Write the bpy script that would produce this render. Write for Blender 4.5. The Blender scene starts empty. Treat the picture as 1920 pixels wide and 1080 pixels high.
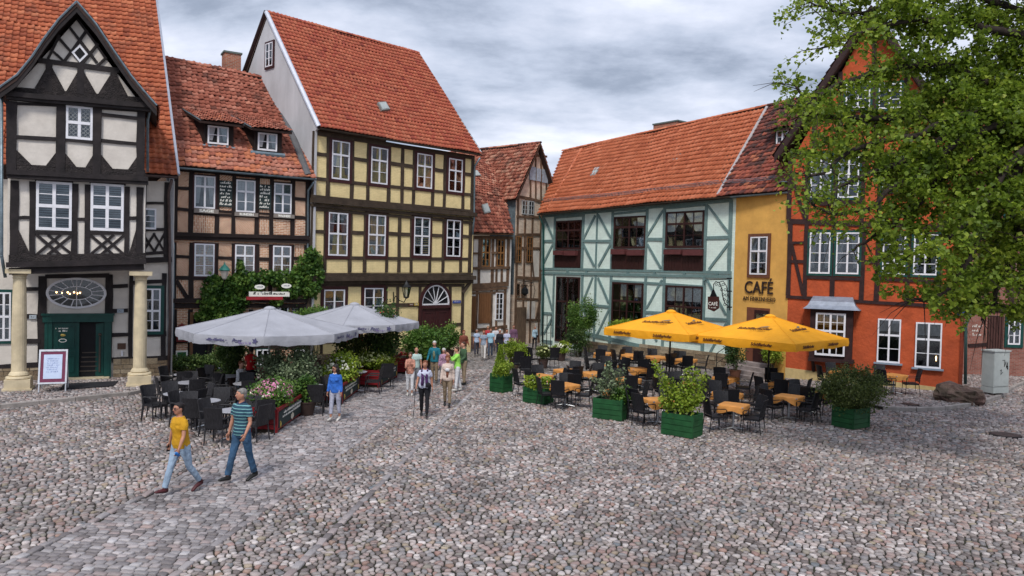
import bpy, math, random
import numpy as np
from mathutils import Vector, Matrix
R = math.radians
rng = np.random.default_rng(7)
random.seed(7)
sc = bpy.context.scene
COL = sc.collection

# ------------------------------------------------------------------ camera
FPX, CX, CY = 1440.0, 960.0, 540.0
PITCH = math.atan(35 / 1440.0)
ROLL = math.atan(0.025)
CAMH = 4.5
FWD = Vector((0, math.cos(PITCH), -math.sin(PITCH)))
UPV = Vector((0, math.sin(PITCH), math.cos(PITCH)))
RGT = Vector((1, 0, 0))
cx = RGT * math.cos(ROLL) + UPV * math.sin(ROLL)
cy = UPV * math.cos(ROLL) - RGT * math.sin(ROLL)
cam = bpy.data.cameras.new("camera")
cam.sensor_width = 36.0
cam.lens = 27.0
cam.clip_end = 2000
co = bpy.data.objects.new("camera", cam)
COL.objects.link(co)
m = Matrix.Identity(4)
for i in range(3):
    m[i][0] = cx[i]; m[i][1] = cy[i]; m[i][2] = -FWD[i]
m[2][3] = CAMH
co.matrix_world = m
sc.camera = co

# ------------------------------------------------------------------ light
SUN_EL, SUN_AZ = 50.0, 190.0      # azimuth measured clockwise from +Y (the view direction)
w = bpy.data.worlds.new("World")
sc.world = w
w.use_nodes = True
nt = w.node_tree
nt.nodes.clear()
def N(nt, t, **k):
    n = nt.nodes.new(t)
    for a, v in k.items():
        if a == 'inp':
            for key, val in v.items():
                n.inputs[key].default_value = val
        else:
            setattr(n, a, v)
    return n
def ramp(nt, stops, interp='LINEAR'):
    n = nt.nodes.new('ShaderNodeValToRGB')
    n.color_ramp.interpolation = interp
    e = n.color_ramp.elements
    while len(e) > 1: e.remove(e[0])
    e[0].position = stops[0][0]; e[0].color = (*stops[0][1], 1)
    for p, c in stops[1:]:
        q = e.new(p); q.color = (*c, 1)
    return n
L = nt.links.new
sky = N(nt, 'ShaderNodeTexSky', sky_type='NISHITA', sun_disc=False)
sky.sun_elevation = R(SUN_EL); sky.sun_rotation = R(SUN_AZ)
bg1 = N(nt, 'ShaderNodeBackground', inp={'Strength': 0.06})
L(sky.outputs[0], bg1.inputs[0])
tc = N(nt, 'ShaderNodeTexCoord')
sep = N(nt, 'ShaderNodeSeparateXYZ'); L(tc.outputs['Generated'], sep.inputs[0])
zz = N(nt, 'ShaderNodeMath', operation='MAXIMUM'); L(sep.outputs[2], zz.inputs[0]); zz.inputs[1].default_value = 0.0
za = N(nt, 'ShaderNodeMath', operation='ADD'); L(zz.outputs[0], za.inputs[0]); za.inputs[1].default_value = 0.26
dx = N(nt, 'ShaderNodeMath', operation='DIVIDE'); L(sep.outputs[0], dx.inputs[0]); L(za.outputs[0], dx.inputs[1])
dy = N(nt, 'ShaderNodeMath', operation='DIVIDE'); L(sep.outputs[1], dy.inputs[0]); L(za.outputs[0], dy.inputs[1])
cmb = N(nt, 'ShaderNodeCombineXYZ'); L(dx.outputs[0], cmb.inputs[0]); L(dy.outputs[0], cmb.inputs[1])
mp = N(nt, 'ShaderNodeMapping'); L(cmb.outputs[0], mp.inputs[0])
mp.inputs['Location'].default_value = (0.4, 0.9, 0); mp.inputs['Scale'].default_value = (0.75, 1.25, 1)
n1 = N(nt, 'ShaderNodeTexNoise', inp={'Scale': 1.5, 'Detail': 10.0, 'Roughness': 0.58, 'Distortion': 0.15})
L(mp.outputs[0], n1.inputs['Vector'])
cr = ramp(nt, [(0.30, (0.14, 0.17, 0.225)), (0.41, (0.23, 0.265, 0.34)), (0.48, (0.36, 0.40, 0.49)), (0.56, (0.49, 0.52, 0.61)), (0.66, (0.66, 0.68, 0.74))])
L(n1.outputs[0], cr.inputs[0])
# overcast sky: brighter towards the zenith
el = ramp(nt, [(0.0, (0.95, 0.95, 0.95)), (0.3, (1.0, 1.0, 1.0)), (0.62, (1.35, 1.35, 1.35)), (1.0, (1.55, 1.55, 1.55))])
L(zz.outputs[0], el.inputs[0])
mul = N(nt, 'ShaderNodeMix', data_type='RGBA', blend_type='MULTIPLY'); mul.inputs[0].default_value = 1.0
L(cr.outputs[0], mul.inputs[6]); L(el.outputs[0], mul.inputs[7])
bg2 = N(nt, 'ShaderNodeBackground', inp={'Strength': 0.95}); L(mul.outputs[2], bg2.inputs[0])
mx = N(nt, 'ShaderNodeMixShader'); mx.inputs[0].default_value = 0.9
L(bg1.outputs[0], mx.inputs[1]); L(bg2.outputs[0], mx.inputs[2])
wo = N(nt, 'ShaderNodeOutputWorld'); L(mx.outputs[0], wo.inputs[0])
sun = bpy.data.lights.new("sun", 'SUN'); sun.energy = 1.5; sun.angle = R(11); sun.color = (1.0, 0.95, 0.88)
so = bpy.data.objects.new("sun", sun); COL.objects.link(so)
sd = Vector((math.sin(R(SUN_AZ)) * math.cos(R(SUN_EL)), math.cos(R(SUN_AZ)) * math.cos(R(SUN_EL)), math.sin(R(SUN_EL))))
so.rotation_euler = sd.to_track_quat('Z', 'Y').to_euler()
vs = sc.view_settings
vs.view_transform = 'Standard'; vs.look = 'None'; vs.exposure = 0.86; vs.gamma = 1.0; vs.use_curve_mapping = False

# ------------------------------------------------------------------ pixel -> place (measuring the photograph)
def ray(x, y):
    ddx, ddy = x - CX, y - CY
    a, b = math.cos(ROLL), math.sin(ROLL)
    ux = ddx * a + ddy * b
    uy = -ddx * b + ddy * a
    return (RGT * ux - UPV * uy + FWD * FPX)
CAM = Vector((0, 0, CAMH))
def gp(x, y, z=0.0):
    d = ray(x, y)
    t = (z - CAMH) / d.z
    p = CAM + d * t
    return Vector((p.x, p.y, z))
def at_depth(x, y, Y):
    d = ray(x, y)
    return CAM + d * (Y / d.y)

# ------------------------------------------------------------------ materials
MATS = {}
def new_mat(name):
    mt = bpy.data.materials.new(name); mt.use_nodes = True
    t = mt.node_tree
    return mt, t, t.nodes['Principled BSDF']
def mat(name, col, rough=0.8, var=0.12, scale=6.0, bump=0.15, bscale=None, metal=0.0, spec=0.3, stretch=None, dirt=0.0, dirtcol=(0.08, 0.07, 0.06), coat=0.0, dist=0.01):
    """painted / plastered / wooden surface: colour broken by two noises, fine relief and stains"""
    if name in MATS: return MATS[name]
    mt, t, b = new_mat(name); L = t.links.new
    tc = N(t, 'ShaderNodeTexCoord'); src = tc.outputs['Object']
    if stretch:
        mp = N(t, 'ShaderNodeMapping'); L(src, mp.inputs[0]); mp.inputs['Scale'].default_value = stretch; src = mp.outputs[0]
    n1 = N(t, 'ShaderNodeTexNoise', inp={'Scale': scale, 'Detail': 6.0, 'Roughness': 0.6}); L(src, n1.inputs['Vector'])
    c = Vector(col)
    lo = c * (1 - var * 1.6); hi = c * (1 + var)
    r1 = ramp(t, [(0.3, tuple(lo)), (0.7, tuple(hi))]); L(n1.outputs[0], r1.inputs[0])
    out = r1.outputs[0]
    if dirt > 0:
        n2 = N(t, 'ShaderNodeTexNoise', inp={'Scale': scale * 0.22, 'Detail': 8.0, 'Roughness': 0.7}); L(tc.outputs['Object'], n2.inputs['Vector'])
        r2 = ramp(t, [(0.48, (0, 0, 0)), (0.72, (dirt, dirt, dirt))]); L(n2.outputs[0], r2.inputs[0])
        mxx = N(t, 'ShaderNodeMix', data_type='RGBA'); L(r2.outputs[0], mxx.inputs[0]); L(out, mxx.inputs[6]); mxx.inputs[7].default_value = (*dirtcol, 1); out = mxx.outputs[2]
    L(out, b.inputs['Base Color'])
    b.inputs['Roughness'].default_value = rough; b.inputs['Metallic'].default_value = metal
    b.inputs['Specular IOR Level'].default_value = spec; b.inputs['Coat Weight'].default_value = coat
    if bump > 0:
        n3 = N(t, 'ShaderNodeTexNoise', inp={'Scale': bscale or scale * 5, 'Detail': 5.0}); L(src, n3.inputs['Vector'])
        bp = N(t, 'ShaderNodeBump', inp={'Strength': bump, 'Distance': dist}); L(n3.outputs[0], bp.inputs['Height']); L(bp.outputs[0], b.inputs['Normal'])
    MATS[name] = mt
    return mt
def mat_attr(name, stops, rough=0.8, bump=0.3, bscale=40.0, var=0.25, spec=0.3, transl=0.0, dist=0.01, moss=0.0, nscale=9.0):
    """colour picked per piece from the 'rnd' attribute"""
    if name in MATS: return MATS[name]
    mt, t, b = new_mat(name); L = t.links.new
    at = N(t, 'ShaderNodeAttribute', attribute_name='rnd')
    r1 = ramp(t, stops); L(at.outputs['Fac'], r1.inputs[0])
    tc = N(t, 'ShaderNodeTexCoord')
    geo = N(t, 'ShaderNodeNewGeometry')
    n1 = N(t, 'ShaderNodeTexNoise', inp={'Scale': nscale, 'Detail': 5.0, 'Roughness': 0.65}); L(geo.outputs['Position'], n1.inputs['Vector'])
    r2 = ramp(t, [(0.3, (1 - var,) * 3), (0.7, (1 + var * 0.6,) * 3)]); L(n1.outputs[0], r2.inputs[0])
    mu = N(t, 'ShaderNodeMix', data_type='RGBA', blend_type='MULTIPLY'); mu.inputs[0].default_value = 1
    L(r1.outputs[0], mu.inputs[6]); L(r2.outputs[0], mu.inputs[7]); out = mu.outputs[2]
    if moss > 0:
        n2 = N(t, 'ShaderNodeTexNoise', inp={'Scale': 1.1, 'Detail': 8.0, 'Roughness': 0.75}); L(geo.outputs['Position'], n2.inputs['Vector'])
        r3 = ramp(t, [(0.5, (0, 0, 0)), (0.66, (moss,) * 3)]); L(n2.outputs[0], r3.inputs[0])
        m3 = N(t, 'ShaderNodeMix', data_type='RGBA'); L(r3.outputs[0], m3.inputs[0]); L(out, m3.inputs[6]); m3.inputs[7].default_value = (0.05, 0.04, 0.035, 1); out = m3.outputs[2]
    L(out, b.inputs['Base Color'])
    b.inputs['Roughness'].default_value = rough; b.inputs['Specular IOR Level'].default_value = spec
    if bump > 0:
        n3 = N(t, 'ShaderNodeTexNoise', inp={'Scale': bscale, 'Detail': 4.0}); L(geo.outputs['Position'], n3.inputs['Vector'])
        bp = N(t, 'ShaderNodeBump', inp={'Strength': bump, 'Distance': dist}); L(n3.outputs[0], bp.inputs['Height']); L(bp.outputs[0], b.inputs['Normal'])
    if transl > 0:
        tr = N(t, 'ShaderNodeBsdfTranslucent'); L(out, tr.inputs[0])
        ms = N(t, 'ShaderNodeMixShader'); ms.inputs[0].default_value = transl
        L(b.outputs[0], ms.inputs[1]); L(tr.outputs[0], ms.inputs[2]); L(ms.outputs[0], t.nodes['Material Output'].inputs[0])
    MATS[name] = mt
    return mt
def mat_brick(name, c1, c2, mortar, bw=0.21, bh=0.065, msize=0.011, rough=0.9, bump=0.5, dirt=0.3, offset=0.5):
    """bricks laid in the wall's own u/z metres (UV), with relief in the joints"""
    if name in MATS: return MATS[name]
    mt, t, b = new_mat(name); L = t.links.new
    uv = N(t, 'ShaderNodeUVMap', uv_map='UVMap')
    nz = N(t, 'ShaderNodeTexNoise', inp={'Scale': 3.0, 'Detail': 3.0}); L(uv.outputs[0], nz.inputs['Vector'])
    ad = N(t, 'ShaderNodeMix', data_type='RGBA', blend_type='ADD'); ad.inputs[0].default_value = 0.02
    L(uv.outputs[0], ad.inputs[6]); L(nz.outputs[1], ad.inputs[7])
    bk = N(t, 'ShaderNodeTexBrick', offset=offset, inp={'Scale': 1.0, 'Brick Width': bw, 'Row Height': bh, 'Mortar Size': msize, 'Mortar Smooth': 0.3, 'Bias': 0.0})
    L(ad.outputs[2], bk.inputs['Vector'])
    bk.inputs['Color1'].default_value = (*c1, 1); bk.inputs['Color2'].default_value = (*c2, 1); bk.inputs['Mortar'].default_value = (*mortar, 1)
    n1 = N(t, 'ShaderNodeTexNoise', inp={'Scale': 2.2, 'Detail': 8.0, 'Roughness': 0.7}); L(uv.outputs[0], n1.inputs['Vector'])
    r2 = ramp(t, [(0.3, (1 - dirt,) * 3), (0.7, (1.12,) * 3)]); L(n1.outputs[0], r2.inputs[0])
    mu = N(t, 'ShaderNodeMix', data_type='RGBA', blend_type='MULTIPLY'); mu.inputs[0].default_value = 1
    L(bk.outputs[0], mu.inputs[6]); L(r2.outputs[0], mu.inputs[7]); L(mu.outputs[2], b.inputs['Base Color'])
    b.inputs['Roughness'].default_value = rough; b.inputs['Specular IOR Level'].default_value = 0.2
    inv = N(t, 'ShaderNodeMath', operation='SUBTRACT'); inv.inputs[0].default_value = 1.0; L(bk.outputs['Fac'], inv.inputs[1])
    bp = N(t, 'ShaderNodeBump', inp={'Strength': bump, 'Distance': 0.015}); L(inv.outputs[0], bp.inputs['Height']); L(bp.outputs[0], b.inputs['Normal'])
    MATS[name] = mt
    return mt
def mat_glass(name, tint=(0.02, 0.025, 0.03), refl=0.25):
    if name in MATS: return MATS[name]
    mt, t, b = new_mat(name); L = t.links.new
    tr = N(t, 'ShaderNodeBsdfTransparent'); tr.inputs[0].default_value = (0.9, 0.93, 0.93, 1)
    gl = N(t, 'ShaderNodeBsdfGlossy', inp={'Roughness': 0.03}); gl.inputs[0].default_value = (0.85, 0.9, 0.95, 1)
    geo = N(t, 'ShaderNodeNewGeometry')
    nz = N(t, 'ShaderNodeTexNoise', inp={'Scale': 1.3, 'Detail': 1.0}); L(geo.outputs['Position'], nz.inputs['Vector'])
    bp = N(t, 'ShaderNodeBump', inp={'Strength': 0.35, 'Distance': 0.02}); L(nz.outputs[0], bp.inputs['Height']); L(bp.outputs[0], gl.inputs['Normal'])
    fr = N(t, 'ShaderNodeFresnel', inp={'IOR': 1.5})
    ad = N(t, 'ShaderNodeMath', operation='ADD'); L(fr.outputs[0], ad.inputs[0]); ad.inputs[1].default_value = refl
    ms = N(t, 'ShaderNodeMixShader'); L(ad.outputs[0], ms.inputs[0]); L(tr.outputs[0], ms.inputs[1]); L(gl.outputs[0], ms.inputs[2])
    L(ms.outputs[0], t.nodes['Material Output'].inputs[0])
    MATS[name] = mt
    return mt
def mat_stripes(name, c1, c2, axis=2, freq=22.0, duty=0.5, rough=0.85):
    if name in MATS: return MATS[name]
    mt, t, b = new_mat(name); L = t.links.new
    tc = N(t, 'ShaderNodeTexCoord'); sp = N(t, 'ShaderNodeSeparateXYZ'); L(tc.outputs['Object'], sp.inputs[0])
    a = N(t, 'ShaderNodeMath', operation='MULTIPLY'); L(sp.outputs[axis], a.inputs[0]); a.inputs[1].default_value = freq
    f = N(t, 'ShaderNodeMath', operation='FRACT'); L(a.outputs[0], f.inputs[0])
    g = N(t, 'ShaderNodeMath', operation='GREATER_THAN'); L(f.outputs[0], g.inputs[0]); g.inputs[1].default_value = duty
    mxx = N(t, 'ShaderNodeMix', data_type='RGBA'); L(g.outputs[0], mxx.inputs[0]); mxx.inputs[6].default_value = (*c1, 1); mxx.inputs[7].default_value = (*c2, 1)
    L(mxx.outputs[2], b.inputs['Base Color']); b.inputs['Roughness'].default_value = rough
    MATS[name] = mt
    return mt

# ------------------------------------------------------------------ object helpers
def link(o, parent=None):
    COL.objects.link(o)
    if parent is not None: o.parent = parent
    return o
WL = {}                                       # world location of each root Empty (they are never rotated before their parts are built)
def tag(o, label=None, cat=None, group=None, kind=None):
    if label: o['label'] = label
    if cat: o['category'] = cat
    if group: o['group'] = group
    if kind: o['kind'] = kind
    return o
def empty(name, loc, label, cat, group=None, rz=0.0):
    o = bpy.data.objects.new(name, None); link(o)
    o.location = loc; o.rotation_euler = (0, 0, rz); o.empty_display_size = 0.3
    WL[o.name] = Vector(loc)
    return tag(o, label, cat, group)
def wl(o):
    return WL.get(o.name, Vector((0, 0, 0))) if o is not None else Vector((0, 0, 0))
def mesh(name, V, F, smooth=False):
    me = bpy.data.meshes.new(name)
    me.from_pydata([tuple(v) for v in V], [], [tuple(f) for f in F])
    if smooth: me.polygons.foreach_set('use_smooth', [True] * len(me.polygons))
    me.update()
    return me
def mesh_np(name, V, F, smooth=False, attr=None):
    """V (n,3), F (m,k) all faces of one size"""
    V = np.asarray(V, dtype=np.float32); F = np.asarray(F, dtype=np.int32)
    me = bpy.data.meshes.new(name)
    k = F.shape[1]
    me.vertices.add(len(V)); me.vertices.foreach_set('co', V.ravel())
    me.loops.add(F.size); me.loops.foreach_set('vertex_index', F.ravel())
    me.polygons.add(len(F)); me.polygons.foreach_set('loop_start', np.arange(0, F.size, k, dtype=np.int32))
    try: me.polygons.foreach_set('loop_total', np.full(len(F), k, dtype=np.int32))
    except Exception: pass
    if smooth: me.polygons.foreach_set('use_smooth', np.ones(len(F), dtype=bool))
    if attr is not None:
        a = me.attributes.new('rnd', 'FLOAT', 'POINT'); a.data.foreach_set('value', np.asarray(attr, dtype=np.float32))
    me.update(calc_edges=True)
    return me
def ob(name, me, mt=None, parent=None, kind=None):
    """mesh in world coordinates, linked under its parent (whose own place is subtracted)"""
    if mt is not None and not me.materials: me.materials.append(mt)
    o = bpy.data.objects.new(name, me); link(o, parent)
    WL[o.name] = Vector((0, 0, 0)) if parent is None else wl(parent)
    if parent is not None:
        off = wl(parent)
        if off.length > 0: me.transform(Matrix.Translation(-off))
    if kind: o['kind'] = kind
    return o
def solid(name, V, F, mt, parent=None, smooth=False, kind=None):
    return ob(name, mesh(name, V, F, smooth), mt, parent, kind)
class MB:
    """collects shapes that end up as ONE mesh"""
    def __init__(s): s.V = []; s.F = []
    def add(s, V, F):
        o = len(s.V); s.V += [Vector(v) for v in V]; s.F += [tuple(i + o for i in f) for f in F]; return s
    def box(s, c, size, rot=None):
        x, y, z = (q / 2 for q in size)
        V = [Vector(v) for v in ((-x, -y, -z), (x, -y, -z), (x, y, -z), (-x, y, -z), (-x, -y, z), (x, -y, z), (x, y, z), (-x, y, z))]
        if rot is not None: V = [rot @ v for v in V]
        V = [v + Vector(c) for v in V]
        return s.add(V, [(0, 3, 2, 1), (4, 5, 6, 7), (0, 1, 5, 4), (1, 2, 6, 5), (2, 3, 7, 6), (3, 0, 4, 7)])
    def tube(s, pts, rad, n=8, ref=None, cap=True):
        pts = [Vector(p) for p in pts]
        if not isinstance(rad, (list, tuple)): rad = [rad] * len(pts)
        elif isinstance(rad, tuple): rad = [rad] * len(pts)
        rad = [(r, r) if not isinstance(r, (list, tuple)) else r for r in rad]
        o = len(s.V); m_ = len(pts)
        prev = None
        for i, p in enumerate(pts):
            t = (pts[min(i + 1, m_ - 1)] - pts[max(i - 1, 0)])
            if t.length < 1e-9: t = Vector((0, 0, 1))
            t.normalize()
            rf = Vector(ref) if ref is not None else (prev if prev is not None else (Vector((1, 0, 0)) if abs(t.x) < 0.9 else Vector((0, 1, 0))))
            a = rf - t * rf.dot(t)
            if a.length < 1e-6: a = t.orthogonal()
            a.normalize(); prev = a
            b = t.cross(a)
            for k in range(n):
                q = 2 * math.pi * k / n
                s.V.append(p + a * (rad[i][0] * math.cos(q)) + b * (rad[i][1] * math.sin(q)))
        for i in range(m_ - 1):
            for k in range(n):
                s.F.append((o + i * n + k, o + i * n + (k + 1) % n, o + (i + 1) * n + (k + 1) % n, o + (i + 1) * n + k))
        if cap:
            s.F.append(tuple(o + k for k in range(n))[::-1]); s.F.append(tuple(o + (m_ - 1) * n + k for k in range(n)))
        return s
    def ball(s, c, r, n=8, m=6, rot=None):
        c = Vector(c); r = (r, r, r) if not isinstance(r, (tuple, list)) else r
        o = len(s.V)
        def pt(th, ph):
            v = Vector((r[0] * math.sin(th) * math.cos(ph), r[1] * math.sin(th) * math.sin(ph), r[2] * math.cos(th)))
            if rot is not None: v = rot @ v
            return c + v
        s.V.append(pt(0, 0))
        for i in range(1, m):
            for k in range(n): s.V.append(pt(math.pi * i / m, 2 * math.pi * k / n))
        s.V.append(pt(math.pi, 0))
        for k in range(n): s.F.append((o, o + 1 + k, o + 1 + (k + 1) % n))
        for i in range(m - 2):
            for k in range(n):
                a = o + 1 + i * n
                s.F.append((a + k, a + n + k, a + n + (k + 1) % n, a + (k + 1) % n))
        e = len(s.V) - 1; a = o + 1 + (m - 2) * n
        for k in range(n): s.F.append((a + k, e, a + (k + 1) % n))
        return s
    def lathe(s, c, prof, n=16):
        """prof: list of (r, z)"""
        c = Vector(c); o = len(s.V); m_ = len(prof)
        for r, z in prof:
            for k in range(n):
                q = 2 * math.pi * k / n
                s.V.append(c + Vector((r * math.cos(q), r * math.sin(q), z)))
        for i in range(m_ - 1):
            for k in range(n):
                s.F.append((o + i * n + k, o + i * n + (k + 1) % n, o + (i + 1) * n + (k + 1) % n, o + (i + 1) * n + k))
        s.F.append(tuple(o + k for k in range(n))[::-1]); s.F.append(tuple(o + (m_ - 1) * n + k for k in range(n)))
        return s
    def obj(s, name, mt, parent=None, smooth=False, kind=None):
        return ob(name, mesh(name, s.V, s.F, smooth), mt, parent, kind)
    def local(s, name, mt, parent, smooth=False):
        """vertices already in the parent's own coordinates"""
        me = mesh(name, s.V, s.F, smooth); me.materials.append(mt)
        o = bpy.data.objects.new(name, me); link(o, parent); WL[o.name] = wl(parent)
        return o
def prism(P, Q):
    """P, Q: matching polygons (front, back)"""
    n = len(P)
    F = [tuple(range(n)), tuple(range(n, 2 * n))[::-1]]
    for i in range(n):
        j = (i + 1) % n
        F.append((i, n + i, n + j, j))
    return list(P) + list(Q), F
def copy_thing(root, loc, rz, label, group=None, scale=None):
    r = root.copy(); link(r); r.location = loc; r.rotation_euler = (0, 0, rz)
    if scale: r.scale = (scale,) * 3
    r['label'] = label
    if group: r['group'] = group
    for ch in list(root.children):
        c = ch.copy(); link(c, r)
        for g in list(ch.children):
            d = g.copy(); link(d, c)
    return r

# ------------------------------------------------------------------ facades, timber, windows, roofs
class Fac:
    """a wall standing on the ground from A (left as seen) to B (right); u along it, z up, d outwards"""
    def __init__(s, A, B):
        s.A = Vector((A[0], A[1], 0)); s.B = Vector((B[0], B[1], 0))
        s.len = (s.B - s.A).length
        s.u = (s.B - s.A).normalized(); s.n = Vector((s.u.y, -s.u.x, 0))
    def P(s, u, z, d=0.0): return s.A + s.u * u + Vector((0, 0, z)) + s.n * d
    def px(s, x, y, d=0.0):
        r = ray(x, y); o = s.A + s.n * d
        t = (o - CAM).dot(s.n) / r.dot(s.n)
        p = CAM + r * t
        return ((p - o).dot(s.u), p.z)
    def side(s, x, y, u):
        """where the ray meets the wall's end plane at this u: (d, z)"""
        r = ray(x, y); o = s.A + s.u * u
        t = (o - CAM).dot(s.u) / r.dot(s.u)
        p = CAM + r * t
        return ((p - o).dot(s.n), p.z)
    def mpp(s, x, y, d=0.0):
        u, z = s.px(x, y, d); return s.P(u, z, d).y / FPX
    def line(s, x0, y0, x1, y1, d=0.0):
        return s.px(x0, y0, d) + s.px(x1, y1, d)
    def M(s, u, z, d):
        p = s.P(u, z, d)
        return Matrix(((s.u.x, 0, s.n.x, p.x), (s.u.y, 0, s.n.y, p.y), (0, 1, 0, p.z), (0, 0, 0, 1)))
def zl(l, u):
    t = (u - l[0]) / (l[2] - l[0]); return l[1] + (l[3] - l[1]) * t
def fbox(mb, f, u0, z0, u1, z1, d0, d1):
    V = [f.P(u, z, d) for d in (d0, d1) for (u, z) in ((u0, z0), (u1, z0), (u1, z1), (u0, z1))]
    return mb.add(V, [(0, 1, 2, 3), (7, 6, 5, 4), (0, 4, 5, 1), (1, 5, 6, 2), (2, 6, 7, 3), (3, 7, 4, 0)])
def beam_uz(h, f, name, p, q, w, mt, d=0.0, out=0.045, parent=None):
    """one squared timber from p to q in the wall's plane, a little uneven along its length"""
    p = Vector((p[0], p[1])); q = Vector((q[0], q[1])); t = (q - p)
    if t.length < 1e-4: return None
    t.normalize(); nn = Vector((-t.y, t.x)); n = 2 if (q - p).length < 1.6 else 4
    o = out + random.uniform(0, 0.014)
    V = []; F = []
    for i in range(n + 1):
        c = p + (q - p) * (i / n); ww = w / 2 * random.uniform(0.9, 1.08); sh = nn * random.uniform(-0.01, 0.01)
        oo = o + random.uniform(-0.004, 0.004)
        for (s_, dd) in ((-1, d - 0.03), (-1, d + oo), (1, d + oo), (1, d - 0.03)):
            e = c + nn * (s_ * ww) + sh
            V.append(f.P(e.x, e.y, dd))
    for i in range(n):
        for k in range(4):
            F.append((i * 4 + k, i * 4 + (k + 1) % 4, i * 4 + 4 + (k + 1) % 4, i * 4 + 4 + k))
    F.append((0, 1, 2, 3)); F.append((n * 4 + 3, n * 4 + 2, n * 4 + 1, n * 4))
    return solid(name, V, F, mt, parent or h)
def beam(h, f, name, x0, y0, x1, y1, wpx, mt, d=0.0, out=0.045):
    w_ = wpx * f.mpp((x0 + x1) / 2, (y0 + y1) / 2, d)
    return beam_uz(h, f, name, f.px(x0, y0, d), f.px(x1, y1, d), w_, mt, d, out)
def posts(h, f, top, bot, xs, mt, d=0.0, out=0.04, ymid=None):
    """upright timbers standing between two lines of the wall"""
    t = f.line(*top, d); b = f.line(*bot, d)
    ym = ymid or (top[1] + bot[1]) / 2
    for x, wpx in xs:
        u = f.px(x, ym, d)[0]
        beam_uz(h, f, 'post', (u, zl(b, u)), (u, zl(t, u)), wpx * f.mpp(x, ym, d), mt, d, out)
def plate(h, f, name, pts, mt, d0, d1, parent=None):
    P = [f.P(*f.px(x, y, d1), d1) for x, y in pts]
    Q = [f.P(*f.px(x, y, d1), d0) for x, y in pts]
    V, F = prism(P, Q)
    return solid(name, V, F, mt, parent or h)
def window(h, f, x0, y0, x1, y1, frame, cols=2, tr=None, up=1, low=2, casing=None, cas_w=0.1, d=0.0, curtain=None, sill=None, fw=0.055, mull=0.07, open_=None, back=None, lab=None, name='window'):
    xc, yc = (x0 + x1) / 2, (y0 + y1) / 2
    u0 = f.px(x0, yc, d)[0]; u1 = f.px(x1, yc, d)[0]; z1 = f.px(xc, y0, d)[1]; z0 = f.px(xc, y1, d)[1]
    return window_uz(h, f, u0, z0, u1, z1, frame, cols, tr, up, low, casing, cas_w, d, curtain, sill, fw, mull, open_, back, lab, name)
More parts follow.
